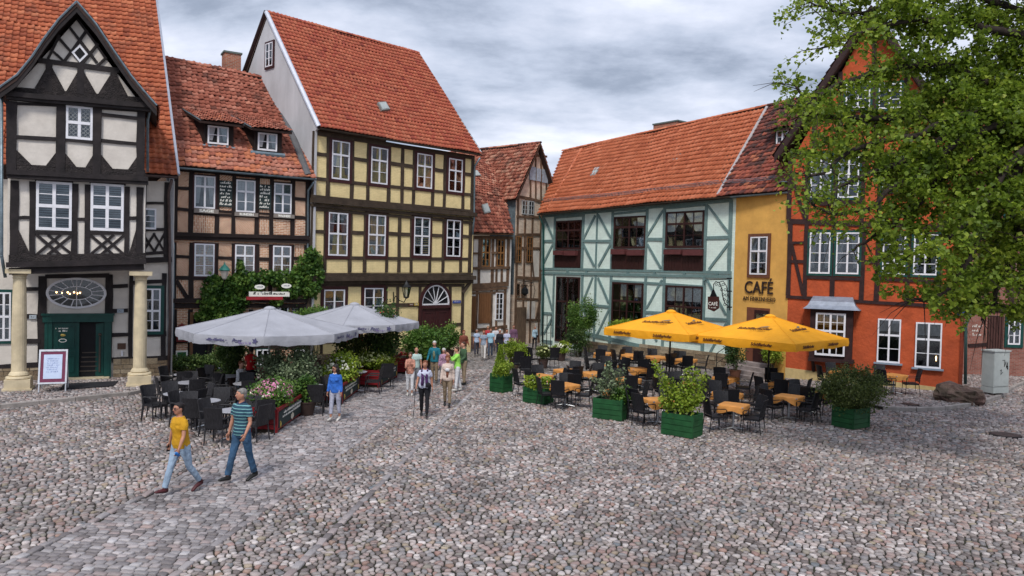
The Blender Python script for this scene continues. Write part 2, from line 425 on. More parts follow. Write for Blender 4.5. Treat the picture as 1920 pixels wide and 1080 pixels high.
def window_uz(h, f, u0, z0, u1, z1, frame, cols=2, tr=None, up=1, low=2, casing=None, cas_w=0.1, d=0.0, curtain=None, sill=None, fw=0.055, mull=0.07, open_=None, back=None, lab=None, name='window'):
    mb = MB(); dt = d + 0.075
    fbox(mb, f, u0, z0, u0 + fw, z1, d, dt); fbox(mb, f, u1 - fw, z0, u1, z1, d, dt)
    fbox(mb, f, u0 + fw, z1 - fw, u1 - fw, z1, d, dt - 0.002); fbox(mb, f, u0 + fw, z0, u1 - fw, z0 + fw * 1.2, d, dt - 0.002)
    ui0, ui1, zi0, zi1 = u0 + fw, u1 - fw, z0 + fw * 1.2, z1 - fw
    bands = []
    if tr:
        zt = z1 - (z1 - z0) * tr
        fbox(mb, f, ui0, zt - mull * 0.55, ui1, zt + mull * 0.55, d, dt + 0.01)
        bands = [(zt + mull * 0.55, zi1, up), (zi0, zt - mull * 0.55, low)]
    else: bands = [(zi0, zi1, low)]
    nc = cols
    wcol = (ui1 - ui0) / nc
    cells = []
    for za_, zb_, nr in bands:
        for c in range(nc):
            a = ui0 + c * wcol + (mull / 2 if c and (c % (nc // 2 if nc == 4 else 1) == 0) else (0.014 if c else 0))
            b_ = ui0 + (c + 1) * wcol - (mull / 2 if c < nc - 1 and ((c + 1) % (nc // 2 if nc == 4 else 1) == 0) else (0.014 if c < nc - 1 else 0))
            for r_ in range(nr):
                q0 = za_ + (zb_ - za_) * r_ / nr; q1 = za_ + (zb_ - za_) * (r_ + 1) / nr
                if r_ < nr - 1: fbox(mb, f, a, q1 - 0.013, b_, q1 + 0.013, d + 0.03, dt - 0.015)
                cells.append((a, q0 + (0.013 if r_ else 0), b_, q1 - (0.013 if r_ < nr - 1 else 0), c))
        for c in range(1, nc):
            big = (nc != 4) or (c % 2 == 0)
            hw = mull / 2 if big else 0.014
            uu = ui0 + c * wcol
            fbox(mb, f, uu - hw, za_, uu + hw, zb_, d + 0.002, dt + (0.004 if big else -0.012))
    wn = mb.obj(name, frame, h)
    if lab: wn['label'] = lab
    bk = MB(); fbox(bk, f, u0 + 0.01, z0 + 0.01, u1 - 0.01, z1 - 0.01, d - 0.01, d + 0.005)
    bk.obj('dark_room_plate', back or M_dark, wn)  # flat plate on the wall; its dark colour paints the unlit room
    gm = M_glass
    for (a, q0, b_, q1, c) in cells:
        if open_ is not None and c in open_ : continue
        ti = random.uniform(-0.006, 0.006); t2 = random.uniform(-0.004, 0.004)
        dd = d + 0.045
        V = [f.P(a, q0, dd + ti), f.P(b_, q0, dd - ti), f.P(b_, q1, dd - ti + t2), f.P(a, q1, dd + ti + t2)]
        V2 = [v - f.n * 0.004 for v in V]
        VV, FF = prism(V, V2)
        solid('pane', VV, FF, gm, wn)
    if curtain:
        kind = curtain
        cu = MB()
        def cloth(a, b_, q0, q1, gather=0.0):
            n = 10; V = []; F = []
            for i in range(n + 1):
                t = i / n; dd = d + 0.014 + 0.006 * math.sin(t * 26)
                V.append(f.P(a + (b_ - a) * t, q1, dd)); 
                g = (b_ - a) * gather
                V.append(f.P(a + (b_ - a - g) * t if a < (u0 + u1) / 2 else a + g + (b_ - a - g) * t, q0, dd))
            for i in range(n): F.append((2 * i, 2 * i + 2, 2 * i + 3, 2 * i + 1))
            cu.add(V, F)
        W_, H_ = u1 - u0, z1 - z0
        if kind == 'full': cloth(ui0, ui1, zi0, zi1)
        elif kind == 'half': cloth(ui0, ui1, zi0, z0 + H_ * 0.55)
        elif kind == 'sides':
            cloth(ui0, ui0 + W_ * 0.3, zi0 + H_ * 0.1, zi1, 0.45); cloth(ui1 - W_ * 0.3, ui1, zi0 + H_ * 0.1, zi1, 0.45)
        elif kind == 'swag':
            cloth(ui0, (u0 + u1) / 2 - 0.02, z0 + H_ * 0.45, zi1, 0.6); cloth((u0 + u1) / 2 + 0.02, ui1, z0 + H_ * 0.45, zi1, 0.6)
        elif kind == 'top': cloth(ui0, ui1, z1 - H_ * 0.28, zi1)
        if kind == 'blind':
            n = 18
            for i in range(n):
                q = zi0 + (zi1 - zi0) * (i + 0.5) / n
                cu.add([f.P(ui0, q - 0.03, d + 0.016), f.P(ui1, q - 0.03, d + 0.016), f.P(ui1, q + 0.025, d + 0.026), f.P(ui0, q + 0.025, d + 0.026)], [(0, 1, 2, 3)])
        cu.obj('blind' if kind == 'blind' else 'curtain', M_blind if kind == 'blind' else (CURT[0] or M_curtain), wn)
    if casing:
        cb = MB(); c = cas_w; o = d + 0.062
        fbox(cb, f, u0 - c, z0 - c, u0 + 0.002, z1 + c, d - 0.01, o); fbox(cb, f, u1 - 0.002, z0 - c, u1 + c, z1 + c, d - 0.01, o)
        fbox(cb, f, u0 + 0.002, z1 - 0.002, u1 - 0.002, z1 + c, d - 0.01, o - 0.003); fbox(cb, f, u0 + 0.002, z0 - c, u1 - 0.002, z0 + 0.002, d - 0.01, o - 0.003)
        cb.obj('casing', casing, wn)
    if sill:
        sb = MB(); fbox(sb, f, u0 - 0.1, z0 - 0.07, u1 + 0.1, z0 - 0.005, d - 0.01, d + 0.17); sb.obj('sill', sill, wn)
    return wn
def text_mesh(txt, size, ext=0.004, shear=0.0, bold=0.0):
    c = bpy.data.curves.new('lettering', 'FONT'); c.body = txt; c.size = size; c.align_x = 'CENTER'; c.align_y = 'CENTER'
    c.extrude = ext; c.shear = shear; c.offset = bold; c.resolution_u = 3
    o = bpy.data.objects.new('tmp', c); COL.objects.link(o)
    bpy.context.view_layer.update()
    me = bpy.data.meshes.new_from_object(o.evaluated_get(bpy.context.evaluated_depsgraph_get()))
    bpy.data.objects.remove(o); bpy.data.curves.remove(c)
    return me
def put_text(txt, size, Mx, mt, parent, name='lettering', ext=0.004, shear=0.0, bold=0.0, fit=None):
    me = text_mesh(txt, size, ext, shear, bold)
    xs = [v.co.x for v in me.vertices]
    if fit and xs:
        k = fit / (max(xs) - min(xs)); me.transform(Matrix.Scale(k, 4, (1, 0, 0)))
    me.transform(Mx)
    me.materials.clear()
    return ob(name, me, mt, parent)
def scribble(width, height, lines, seed=0, th=0.12):
    """rows of small separate strokes: handwriting too small in the photograph to read"""
    r = random.Random(seed); mb = MB()
    lh = height / lines
    for i in range(lines):
        y = height / 2 - lh * (i + 0.5); x = -width / 2 + r.uniform(0, 0.12) * width; xe = width / 2 - r.uniform(0, 0.15) * width
        while x < xe:
            k = r.random()
            if k < 0.16: x += lh * 0.35; continue
            hh = lh * (0.34 if k < 0.7 else 0.6); t = lh * th
            a = r.uniform(-0.25, 0.35)
            p = Vector((x, y - lh * 0.2, 0)); q = Vector((x + a * hh, y - lh * 0.2 + hh, 0))
            n = Vector((t / 2, 0, 0))
            mb.add([p - n, p + n, q + n, q - n], [(0, 1, 2, 3)])
            if r.random() < 0.6:
                q2 = q + Vector((lh * 0.22, r.uniform(-0.3, 0.1) * hh, 0)); m2 = Vector((0, t / 2, 0))
                mb.add([q - m2, q2 - m2, q2 + m2, q + m2], [(0, 1, 2, 3)])
            x += lh * r.uniform(0.26, 0.42)
    return mb
def put_scribble(width, height, lines, Mx, mt, parent, seed=0, th=0.12, name='lettering'):
    mb = scribble(width, height, lines, seed, th)
    mb.V = [Mx @ v for v in mb.V]
    return mb.obj(name, mt, parent)

# pantiles: one S-shaped tile, its lower edge lifted over the row below
def tile_mesh(w_, l_):
    prof = [(-0.5, 0.022), (-0.28, 0.002), (0.0, 0.0), (0.25, 0.042), (0.52, 0.028)]
    V = []
    for y, lift in ((-0.56 * l_, 0.052), (0.56 * l_, 0.004)):
        for px_, pz in prof: V.append((px_ * w_, y, pz + lift))
    for px_, pz in prof: V.append((px_ * w_, -0.56 * l_, pz + 0.014))
    F = [(i, i + 1, i + 6, i + 5) for i in range(4)] + [(10 + i, 11 + i, i + 1, i) for i in range(4)]
    return np.array(V, dtype=np.float64), np.array(F)
TILEV = {}
def inside(pt, poly):
    x, y = pt; c = False; n = len(poly)
    for i in range(n):
        x0, y0 = poly[i]; x1, y1 = poly[(i + 1) % n]
        if (y0 > y) != (y1 > y) and x < (x1 - x0) * (y - y0) / (y1 - y0) + x0: c = not c
    return c
def roof_patch(roof, quad, mt, tw=0.21, tl=0.27, single=0, messy=0.006, bias=None, holes=()):
    """quad: eave left, eave right, ridge right, ridge left (world). Lays rows of tiles over it."""
    E0, E1, R1, R0 = [Vector(q) for q in quad]
    ax = (E1 - E0).normalized()
    up = ((R0 + R1) / 2 - (E0 + E1) / 2); up = (up - ax * up.dot(ax)).normalized()
    nn = ax.cross(up)
    if nn.z < 0: nn = -nn
    loc = [((q - E0).dot(ax), (q - E0).dot(up), (q - E0).dot(nn)) for q in (E0, E1, R1, R0)]
    poly = [(a, b) for a, b, c in loc]
    A = np.array([[1, a, b, a * b] for a, b, c in loc]); cf = np.linalg.lstsq(A, np.array([c for a, b, c in loc]), rcond=None)[0]
    a0 = min(p[0] for p in poly); a1 = max(p[0] for p in poly); b1 = max(p[1] for p in poly)
    cen = []
    for j in range(int(b1 / tl) + 1):
        b = (j + 0.42) * tl
        sag = 0
        tb_ = min(0.999, max(0.001, b / max(1e-6, (poly[2][1] + poly[3][1]) / 2)))
        aL = poly[0][0] + (poly[3][0] - poly[0][0]) * tb_; aR = poly[1][0] + (poly[2][0] - poly[1][0]) * tb_
        if b > b1: continue
        nt_ = max(1, math.ceil((aR - aL) / tw)); wt_ = (aR - aL) / nt_
        for i in range(nt_):
            a = aR - (i + 0.5) * wt_
            if not any(inside((a, b), hp) for hp in holes): cen.append((a, b))
    if not cen: return
    cen = np.array(cen)
    n = len(cen)
    cen = cen + rng.normal(0, messy, cen.shape)
    hh = cf[0] + cf[1] * cen[:, 0] + cf[2] * cen[:, 1] + cf[3] * cen[:, 0] * cen[:, 1] + rng.normal(0, messy * 0.5, n)
    hh = hh + 0.035 * np.sin(cen[:, 0] * 0.9 + cen[0, 1]) + 0.015 * np.sin(cen[:, 0] * 2.3 + cen[:, 1])
    W3 = np.array(E0)[None] + cen[:, :1] * np.array(ax)[None] + cen[:, 1:2] * np.array(up)[None] + hh[:, None] * np.array(nn)[None]
    Bm = np.stack([np.array(ax), np.array(up), np.array(nn)])       # rows: local axes
    rn = np.clip(rng.normal(0.5, 0.2, n), 0, 1)
    if bias is not None: rn = np.clip(rn + np.array([bias(a, b) for a, b in cen]), 0, 1)
    TV, TF = tile_mesh(tw * 1.04, tl)
    dist = np.linalg.norm(W3 - np.array(CAM)[None], axis=1)
    order = np.argsort(dist); sing = order[:single]; rest = order[single:]
    off = np.array(wl(roof))
    if len(sing):
        key = (round(tw, 3), round(tl, 3), mt.name)
        if key not in TILEV:
            vs_ = []
            for k in range(8):
                me = mesh_np('roof_tile', TV, TF, attr=np.full(len(TV), (k + 0.5) / 8)); me.materials.append(mt); vs_.append(me)
            TILEV[key] = vs_
        for i in sing:
            o = bpy.data.objects.new('roof_tile', TILEV[key][min(7, int(rn[i] * 8))]); link(o, roof)
            mm = Matrix.Identity(4)
            for r_ in range(3):
                mm[r_][0] = ax[r_]; mm[r_][1] = up[r_]; mm[r_][2] = nn[r_]; mm[r_][3] = W3[i][r_] - off[r_]
            o.matrix_local = mm
    if len(rest):
        V = (TV @ Bm)[None] + (W3[rest] - off)[:, None, :]
        F = TF[None] + (np.arange(len(rest)) * len(TV))[:, None, None]
        me = mesh_np('roof_tiles', V.reshape(-1, 3), F.reshape(-1, 4), attr=np.repeat(rn[rest], len(TV))); me.materials.append(mt)
        o = bpy.data.objects.new('roof_tiles', me); link(o, roof); o['kind'] = 'stuff'
def roof_slab(h, quads, mt, name='roof', th=0.12):
    mb = MB()
    for q in quads:
        q = [Vector(v) for v in q]
        ax = (q[1] - q[0]).normalized(); up = ((q[3] + q[2]) / 2 - (q[0] + q[1]) / 2); up = (up - ax * up.dot(ax)).normalized(); nn = ax.cross(up)
        if nn.z < 0: nn = -nn
        lc = [((v - q[0]).dot(ax), (v - q[0]).dot(up), (v - q[0]).dot(nn)) for v in q]
        cf = np.linalg.lstsq(np.array([[1, a, b, a * b] for a, b, c in lc]), np.array([c for a, b, c in lc]), rcond=None)[0]
        n = 8; g = {}; V = []; F = []
        for lay_ in (-0.035, -th):
            for i in range(n + 1):
                for j in range(n + 1):
                    s_, t_ = i / n, j / n; a, b = [(lc[0][k] * (1 - s_) + lc[1][k] * s_) * (1 - t_) + (lc[3][k] * (1 - s_) + lc[2][k] * s_) * t_ for k in (0, 1)]
                    V.append(q[0] + ax * a + up * b + nn * (cf[0] + cf[1] * a + cf[2] * b + cf[3] * a * b + lay_))
        m_ = n + 1; o_ = m_ * m_
        for i in range(n):
            for j in range(n):
                F.append((i * m_ + j, (i + 1) * m_ + j, (i + 1) * m_ + j + 1, i * m_ + j + 1)); F.append((o_ + i * m_ + j, o_ + i * m_ + j + 1, o_ + (i + 1) * m_ + j + 1, o_ + (i + 1) * m_ + j))
            for a, b in ((i * m_, (i + 1) * m_), (i * m_ + n, (i + 1) * m_ + n), (i, i + 1), (n * m_ + i, n * m_ + i + 1)): F.append((a, b, b + o_, a + o_))
        mb.add(V, F)
    return mb.obj(name, mt, h)
def ridge_tiles(roof, P, Q, mt, r=0.11, step=0.34):
    P, Q = Vector(P), Vector(Q); n = max(1, int((Q - P).length / step)); t = (Q - P).normalized()
    s_ = t.cross(Vector((0, 0, 1))).normalized(); u_ = s_.cross(t)
    TVs = []; TFs = []; at = []
    for i in range(n):
        a = P + (Q - P) * (i / n); b = P + (Q - P) * ((i + 1.12) / n); o = len(TVs); rr = random.random()
        for e, (c, k) in enumerate(((a, 1.0), (b, 0.86))):
            for j in range(7):
                q = math.pi * j / 6
                TVs.append(c + s_ * (math.cos(q) * r * k) + u_ * (math.sin(q) * r * k)); at.append(rr)
        for j in range(6): TFs.append((o + j, o + j + 1, o + 8 + j, o + 7 + j))
    V = np.array([tuple(v - wl(roof)) for v in TVs])
    me = mesh_np('ridge_tiles', V, np.array(TFs), attr=at); me.materials.append(mt)
    o = bpy.data.objects.new('ridge_tiles', me); link(o, roof); o['kind'] = 'stuff'
def uvquad(name, f, pts, mt, parent, d, th=0.03, rot=0.0, off=(0, 0)):
    """a wall panel with its UV in metres along the wall; pts (u,z) polygon"""
    P = [f.P(u, z, d) for u, z in pts]; Q = [f.P(u, z, d - th) for u, z in pts]
    V, F = prism(P, Q)
    me = mesh(name, V, F)
    uvl = me.uv_layers.new(name='UVMap'); n = len(pts)
    c, s = math.cos(rot), math.sin(rot)
    for pl in me.polygons:
        for li in pl.loop_indices:
            vi = me.loops[li].vertex_index
            u, z = pts[vi % n]; u += off[0]; z += off[1]
            uvl.data[li].uv = (u * c - z * s, u * s + z * c)
    return ob(name, me, mt, parent)
def house_walls(h, f, eave, mt, depth, d=0.0, base=-0.1, name='wall', u0=0.0, u1=None):
    """the block of the house under its eaves; eave is a line in px"""
    t = f.line(*eave, d); u1 = f.len if u1 is None else u1
    P = [(u0, base), (u1, base), (u1, zl(t, u1)), (u0, zl(t, u0))]
    me = None
    V, F = prism([f.P(u, z, d) for u, z in P], [f.P(u, z, d - depth) for u, z in P])
    me = mesh(name, V, F)
    uvl = me.uv_layers.new(name='UVMap')
    for pl in me.polygons:
        for li in pl.loop_indices:
            v = me.vertices[me.loops[li].vertex_index].co
            uvl.data[li].uv = ((Vector(v) - f.A).dot(f.u) - (Vector(v) - f.A).dot(f.n), v[2])
    return ob(name, me, mt, h)
def panels(h, f, top, bot, xs, mt, d=0.006, rails=(), rot=False, skip=()):
    """infill between neighbouring posts, one piece per field"""
    t = f.line(*top); b = f.line(*bot); ym = (top[1] + bot[1]) / 2
    us = [f.px(x, ym)[0] for x in xs]
    ls = [t] + [f.line(*r) for r in rails] + [b]
    for i in range(len(us) - 1):
        if i in skip: continue
        for j in range(len(ls) - 1):
            hi, lo = ls[j], ls[j + 1]
            u0, u1 = us[i] + 0.01, us[i + 1] - 0.01
            P = [(u0, zl(lo, u0) + 0.01), (u1, zl(lo, u1) + 0.01), (u1, zl(hi, u1) - 0.01), (u0, zl(hi, u0) - 0.01)]
            a = random.choice((0, R(90), R(45), R(-45))) if rot else random.uniform(-0.02, 0.02)
            uvquad('infill_panel', f, P, mt, h, d + random.uniform(-0.004, 0.01), rot=a, off=(random.random(), random.random()))
def downpipe(h, pts, r=0.05, mt=None):
    mb = MB(); mb.tube(pts, r, 8)
    for i in range(1, len(pts) - 1): mb.ball(pts[i], r * 1.15, 8, 4)
    return mb.obj('downpipe', mt or M_zinc, h, smooth=True)
def gutter(h, P, Q, mt=None, r=0.075):
    P, Q = Vector(P), Vector(Q); t = (Q - P).normalized(); s_ = t.cross(Vector((0, 0, 1))).normalized(); V = []; F = []
    for c in (P, Q):
        for k in range(7):
            q = math.pi + math.pi * k / 6
            V.append(c + s_ * (math.cos(q) * r) + Vector((0, 0, math.sin(q) * r)))
        for k in range(6, -1, -1):
            q = math.pi + math.pi * k / 6
            V.append(c + s_ * (math.cos(q) * (r - 0.012)) + Vector((0, 0, math.sin(q) * (r - 0.012))))
    n = 14
    for k in range(n): F.append((k, (k + 1) % n, n + (k + 1) % n, n + k))
    F.append(tuple(range(n))); F.append(tuple(range(n, 2 * n)))
    return solid('gutter', V, F, mt or M_zinc, h)

CURT = [None]
M_lace = mat('lace_curtain', (0.85, 0.84, 0.82), rough=0.9, bump=0.2, var=0.25, scale=14)
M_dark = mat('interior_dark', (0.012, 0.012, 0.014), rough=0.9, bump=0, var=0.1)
M_glass = mat_glass('window_glass', refl=0.025)
M_curtain = mat('curtain', (0.34, 0.34, 0.36), rough=0.9, bump=0.1, var=0.1, scale=12)
M_blind = mat('blind', (0.13, 0.15, 0.18), rough=0.6, bump=0, var=0.1)
M_white = mat('white_paint', (0.72, 0.72, 0.76), rough=0.5, bump=0.08, var=0.05, scale=8, dirt=0.12)
M_zinc = mat('zinc', (0.17, 0.22, 0.25), rough=0.45, metal=0.5, bump=0.05, var=0.2, scale=5)
M_tarnish = mat('copper_brown', (0.10, 0.07, 0.065), rough=0.5, metal=0.4, bump=0.05, var=0.2, scale=5)
M_blackwood = mat('black_timber', (0.018, 0.014, 0.015), rough=0.75, var=0.35, scale=3, bump=0.5, bscale=14, stretch=(1, 1, 1), dirt=0.35, dirtcol=(0.055, 0.042, 0.038), dist=0.02)
M_brownwood = mat('brown_timber', (0.055, 0.038, 0.026), rough=0.8, var=0.3, scale=3, bump=0.5, bscale=14, dirt=0.4, dirtcol=(0.09, 0.07, 0.05), dist=0.02)
M_oxwood = mat('oxblood_paint', (0.045, 0.012, 0.013), rough=0.55, var=0.15, bump=0.2)
M_greywood = mat('weathered_timber', (0.13, 0.075, 0.045), rough=0.85, var=0.35, scale=3, bump=0.5, bscale=12, dirt=0.5, dirtcol=(0.05, 0.04, 0.035), dist=0.02)
M_tealwood = mat('teal_timber', (0.135, 0.215, 0.21), rough=0.7, var=0.15, bump=0.3, bscale=12, dirt=0.35, dirtcol=(0.20, 0.24, 0.23))
M_darkred = mat('dark_red_timber', (0.03, 0.012, 0.012), rough=0.7, var=0.3, bump=0.4, bscale=12)
M_green = mat('green_paint', (0.006, 0.055, 0.046), rough=0.4, var=0.15, bump=0.12, scale=4)
M_plaster = mat('cream_plaster', (0.62, 0.575, 0.52), rough=0.92, var=0.07, scale=2.5, bump=0.35, bscale=9, dirt=0.28, dirtcol=(0.32, 0.27, 0.24), dist=0.03)
M_gablewhite = mat('gable_plaster', (0.47, 0.47, 0.49), rough=0.92, var=0.1, scale=1.5, bump=0.25, bscale=6, stretch=(1, 1, 0.25), dirt=0.45, dirtcol=(0.30, 0.30, 0.31), dist=0.02)
M_tilemetal = mat('verge_metal', (0.42, 0.44, 0.5), rough=0.5, metal=0.3, bump=0, var=0.08)
M_stone = mat_attr('plinth_stone', [(0, (0.16, 0.115, 0.075)), (0.5, (0.25, 0.19, 0.12)), (1, (0.33, 0.27, 0.19))], rough=0.92, bump=0.6, bscale=18, var=0.3, dist=0.03)
M_sand = mat('sandstone', (0.58, 0.49, 0.33), rough=0.9, var=0.12, scale=3, bump=0.3, bscale=12, dirt=0.4, dirtcol=(0.27, 0.22, 0.15), dist=0.02)
T_A = mat_attr('tiles_orange', [(0, (0.24, 0.055, 0.025)), (0.5, (0.41, 0.105, 0.045)), (1, (0.52, 0.17, 0.08))], rough=0.75, bump=0.2, moss=0.45)
T_B = mat_attr('tiles_weathered', [(0, (0.14, 0.045, 0.03)), (0.3, (0.27, 0.08, 0.05)), (0.6, (0.38, 0.13, 0.085)), (0.85, (0.47, 0.20, 0.14)), (1, (0.52, 0.15, 0.05))], rough=0.85, bump=0.3, moss=0.6)
T_C = mat_attr('tiles_salmon', [(0, (0.24, 0.045, 0.03)), (0.15, (0.36, 0.075, 0.045)), (0.6, (0.43, 0.115, 0.06)), (1, (0.49, 0.155, 0.085))], rough=0.75, bump=0.2, moss=0.25)
T_D = mat_attr('tiles_old_red', [(0, (0.08, 0.03, 0.022)), (0.4, (0.24, 0.07, 0.045)), (0.7, (0.40, 0.14, 0.09)), (1, (0.50, 0.26, 0.18))], rough=0.85, bump=0.3, moss=0.7)
T_E = mat_attr('tiles_bright', [(0, (0.32, 0.075, 0.03)), (0.5, (0.44, 0.12, 0.05)), (1, (0.52, 0.17, 0.085))], rough=0.7, bump=0.15, moss=0.0)
T_F = mat_attr('tiles_mossy', [(0, (0.045, 0.025, 0.022)), (0.35, (0.11, 0.04, 0.035)), (0.6, (0.24, 0.065, 0.045)), (0.85, (0.36, 0.10, 0.06)), (1, (0.42, 0.16, 0.08))], rough=0.9, bump=0.4, moss=0.75)
M_roofbase = mat('roof_underside', (0.05, 0.03, 0.025), rough=0.9, bump=0.2)

def stone_course(h, f, x0, y0, x1, y1, z0, z1, d=0.06, w_=0.45, hh=0.22, jit=0.02, mt=None):
    """plinth of single blocks from px x0 to x1"""
    u0 = f.px(x0, y0)[0]; u1 = f.px(x1, y1)[0]
    z = z0; k = 0
    while z < z1 - 0.05:
        h_ = min(hh * random.uniform(0.8, 1.2), z1 - z)
        u = u0 - random.uniform(0, w_ * 0.5)
        while u < u1:
            ww = w_ * random.uniform(0.6, 1.35); a = max(u, u0); b = min(u + ww, u1)
            if b - a > 0.06:
                dd = d + random.uniform(-jit, jit)
                mb = MB(); fbox(mb, f, a + 0.008, z + 0.008, b - 0.008, z + h_ - 0.008, d - 0.3, dd)
                o = mb.obj('stone_block', mt or M_stone, h)
                at_ = o.data.attributes.new('rnd', 'FLOAT', 'POINT'); v = random.random(); at_.data.foreach_set('value', [v] * len(o.data.vertices))
            u += ww
        z += h_; k += 1

# ================================================================== THE GROUND
M_cobble = mat_attr('cobbles', [(0, (0.093, 0.075, 0.069)), (0.12, (0.175, 0.145, 0.138)), (0.28, (0.279, 0.240, 0.221)), (0.42, (0.207, 0.199, 0.206)), (0.54, (0.372, 0.322, 0.301)), (0.66, (0.279, 0.183, 0.162)), (0.74, (0.412, 0.368, 0.350)), (0.82, (0.485, 0.437, 0.419)), (0.86, (0.320, 0.268, 0.256)), (0.90, (0.269, 0.164, 0.138)), (0.95, (0.299, 0.247, 0.177)), (1, (0.133, 0.149, 0.167))], rough=0.62, bump=0.6, bscale=60, var=0.42, spec=0.45, nscale=0.55)
M_sett = mat_attr('setts', [(0, (0.130, 0.112, 0.110)), (0.3, (0.227, 0.207, 0.209)), (0.55, (0.313, 0.291, 0.290)), (0.75, (0.270, 0.213, 0.203)), (0.9, (0.400, 0.381, 0.383)), (1, (0.292, 0.213, 0.191))], rough=0.6, bump=0.55, bscale=55, var=0.3, spec=0.45, nscale=0.7)
M_bed = mat('joint_earth', (0.026, 0.023, 0.017), rough=0.95, var=0.3, scale=3, bump=0.5, bscale=50, dirt=0.5, dirtcol=(0.05, 0.065, 0.03))
def mat_farcobble():
    mt, t, b = new_mat('far_cobbles'); L = t.links.new
    geo = N(t, 'ShaderNodeNewGeometry')
    vo = N(t, 'ShaderNodeTexVoronoi', feature='DISTANCE_TO_EDGE', inp={'Scale': 6.0}); L(geo.outputs['Position'], vo.inputs['Vector'])
    vc = N(t, 'ShaderNodeTexVoronoi', inp={'Scale': 6.0}); L(geo.outputs['Position'], vc.inputs['Vector'])
    sp = N(t, 'ShaderNodeSeparateColor'); L(vc.outputs['Color'], sp.inputs[0])
    r1 = ramp(t, [(0, (0.15, 0.13, 0.12)), (0.4, (0.27, 0.245, 0.23)), (0.8, (0.37, 0.34, 0.32)), (1, (0.28, 0.19, 0.16))]); L(sp.outputs[0], r1.inputs[0])
    r2 = ramp(t, [(0.02, (0, 0, 0)), (0.09, (1, 1, 1))]); L(vo.outputs['Distance'], r2.inputs[0])
    mx_ = N(t, 'ShaderNodeMix', data_type='RGBA'); L(r2.outputs[0], mx_.inputs[0]); mx_.inputs[6].default_value = (0.055, 0.05, 0.042, 1); L(r1.outputs[0], mx_.inputs[7])
    n1 = N(t, 'ShaderNodeTexNoise', inp={'Scale': 0.7, 'Detail': 5}); L(geo.outputs['Position'], n1.inputs['Vector'])
    r3 = ramp(t, [(0.3, (0.75,) * 3), (0.7, (1.12,) * 3)]); L(n1.outputs[0], r3.inputs[0])
    mu = N(t, 'ShaderNodeMix', data_type='RGBA', blend_type='MULTIPLY'); mu.inputs[0].default_value = 1; L(mx_.outputs[2], mu.inputs[6]); L(r3.outputs[0], mu.inputs[7])
    L(mu.outputs[2], b.inputs['Base Color']); b.inputs['Roughness'].default_value = 0.7
    bp = N(t, 'ShaderNodeBump', inp={'Strength': 0.8, 'Distance': 0.03}); L(r2.outputs[0], bp.inputs['Height']); L(bp.outputs[0], b.inputs['Normal'])
    return mt
M_far = mat_farcobble()
gr = solid('ground', [(-300, -40, -0.036), (300, -40, -0.036), (300, 500, -0.036), (-300, 500, -0.036)], [(0, 1, 2, 3)], M_far); gr['kind'] = 'structure'
ZN, ZF = 10.2, 34.0
bed = solid('paving_bed', [(-9.9, ZN, -0.03), (9.9, ZN, -0.03), (26.4, ZF, -0.03), (-26.4, ZF, -0.03)], [(0, 1, 2, 3)], M_bed); bed['kind'] = 'structure'
lane = solid('lane_paving', [(-26, ZF, -0.012), (34, ZF, -0.012), (34, 75, -0.012), (-26, 75, -0.012)], [(0, 1, 2, 3)], M_far); lane['kind'] = 'structure'

# the walls' lines
fA = Fac((-13.2 - 0.906 * 12, 29.3 - 0.423 * 12), (-13.2 + 0.906 * 0.25, 29.3 + 0.423 * 0.25))
fB = Fac((-13.8, 31.2), (-9.0, 34.1))
fC = Fac((-8.85, 34.0), (-2.15, 41.3))
fD = Fac((-2.9, 42.4), (-0.09, 45.0))
fT = Fac((0.1, 45.8), (0.1 + 0.643 * 5.0, 45.8 + 0.766 * 5.0))
fE = Fac((1.76, 46.0), (10.26, 35.6))
fK = Fac((10.26, 35.6), (11.9, 33.1))
fF = Fac((11.9, 33.1), (17.7, 30.0))
fG = Fac((18.3, 36.3), (30.0, 35.0))
# raised pavements
def lp(x, y): p = gp(x, y); return (p.x, p.y)
padL = [(-26, gp(0, 766).y - 1.5), lp(0, 765), lp(140, 751), lp(240, 741), lp(276, 734), lp(292, 722), (-12.95, 29.6), (-24, 24.5)]
padR = [(11.2, 30.6), lp(1655, 768), lp(1716, 770), lp(1770, 768), lp(1813, 762), lp(1845, 755), lp(1872, 746), lp(1900, 728), lp(1935, 712), (30, 35.2), (18.4, 36.4), (17.7, 30.1), (11.9, 33.2)]
def kerb_run(pts, name):
    root = None
    for i in range(len(pts) - 1):
        a, b = Vector((*pts[i], 0)), Vector((*pts[i + 1], 0)); n = max(1, int((b - a).length / 0.95))
        for k in range(n):
            p = a + (b - a) * (k / n); q = a + (b - a) * ((k + 1) / n); t = (q - p).normalized(); s_ = Vector((t.y, -t.x, 0))
            p = p + t * 0.008; q = q - t * 0.008
            zt = 0.125 + random.uniform(-0.006, 0.006)
            P = [p + s_ * 0.07, q + s_ * 0.07, q - s_ * 0.07, p - s_ * 0.07]
            V = [v + Vector((0, 0, -0.05)) for v in P] + [v + Vector((0, 0, zt - 0.02)) for v in P] + [v * 1.0 + Vector((0, 0, zt)) - (s_ * (0.02 if j < 2 else -0.02)) for j, v in enumerate(P)]
            F = [(0, 1, 5, 4), (1, 2, 6, 5), (2, 3, 7, 6), (3, 0, 4, 7), (4, 5, 9, 8), (5, 6, 10, 9), (6, 7, 11, 10), (7, 4, 8, 11), (8, 9, 10, 11)]
            o = solid(name, V, F, M_kerb, KERB)
M_kerb = mat('kerb_stone', (0.30, 0.27, 0.25), rough=0.8, var=0.2, scale=3, bump=0.4, bscale=25, dirt=0.3)
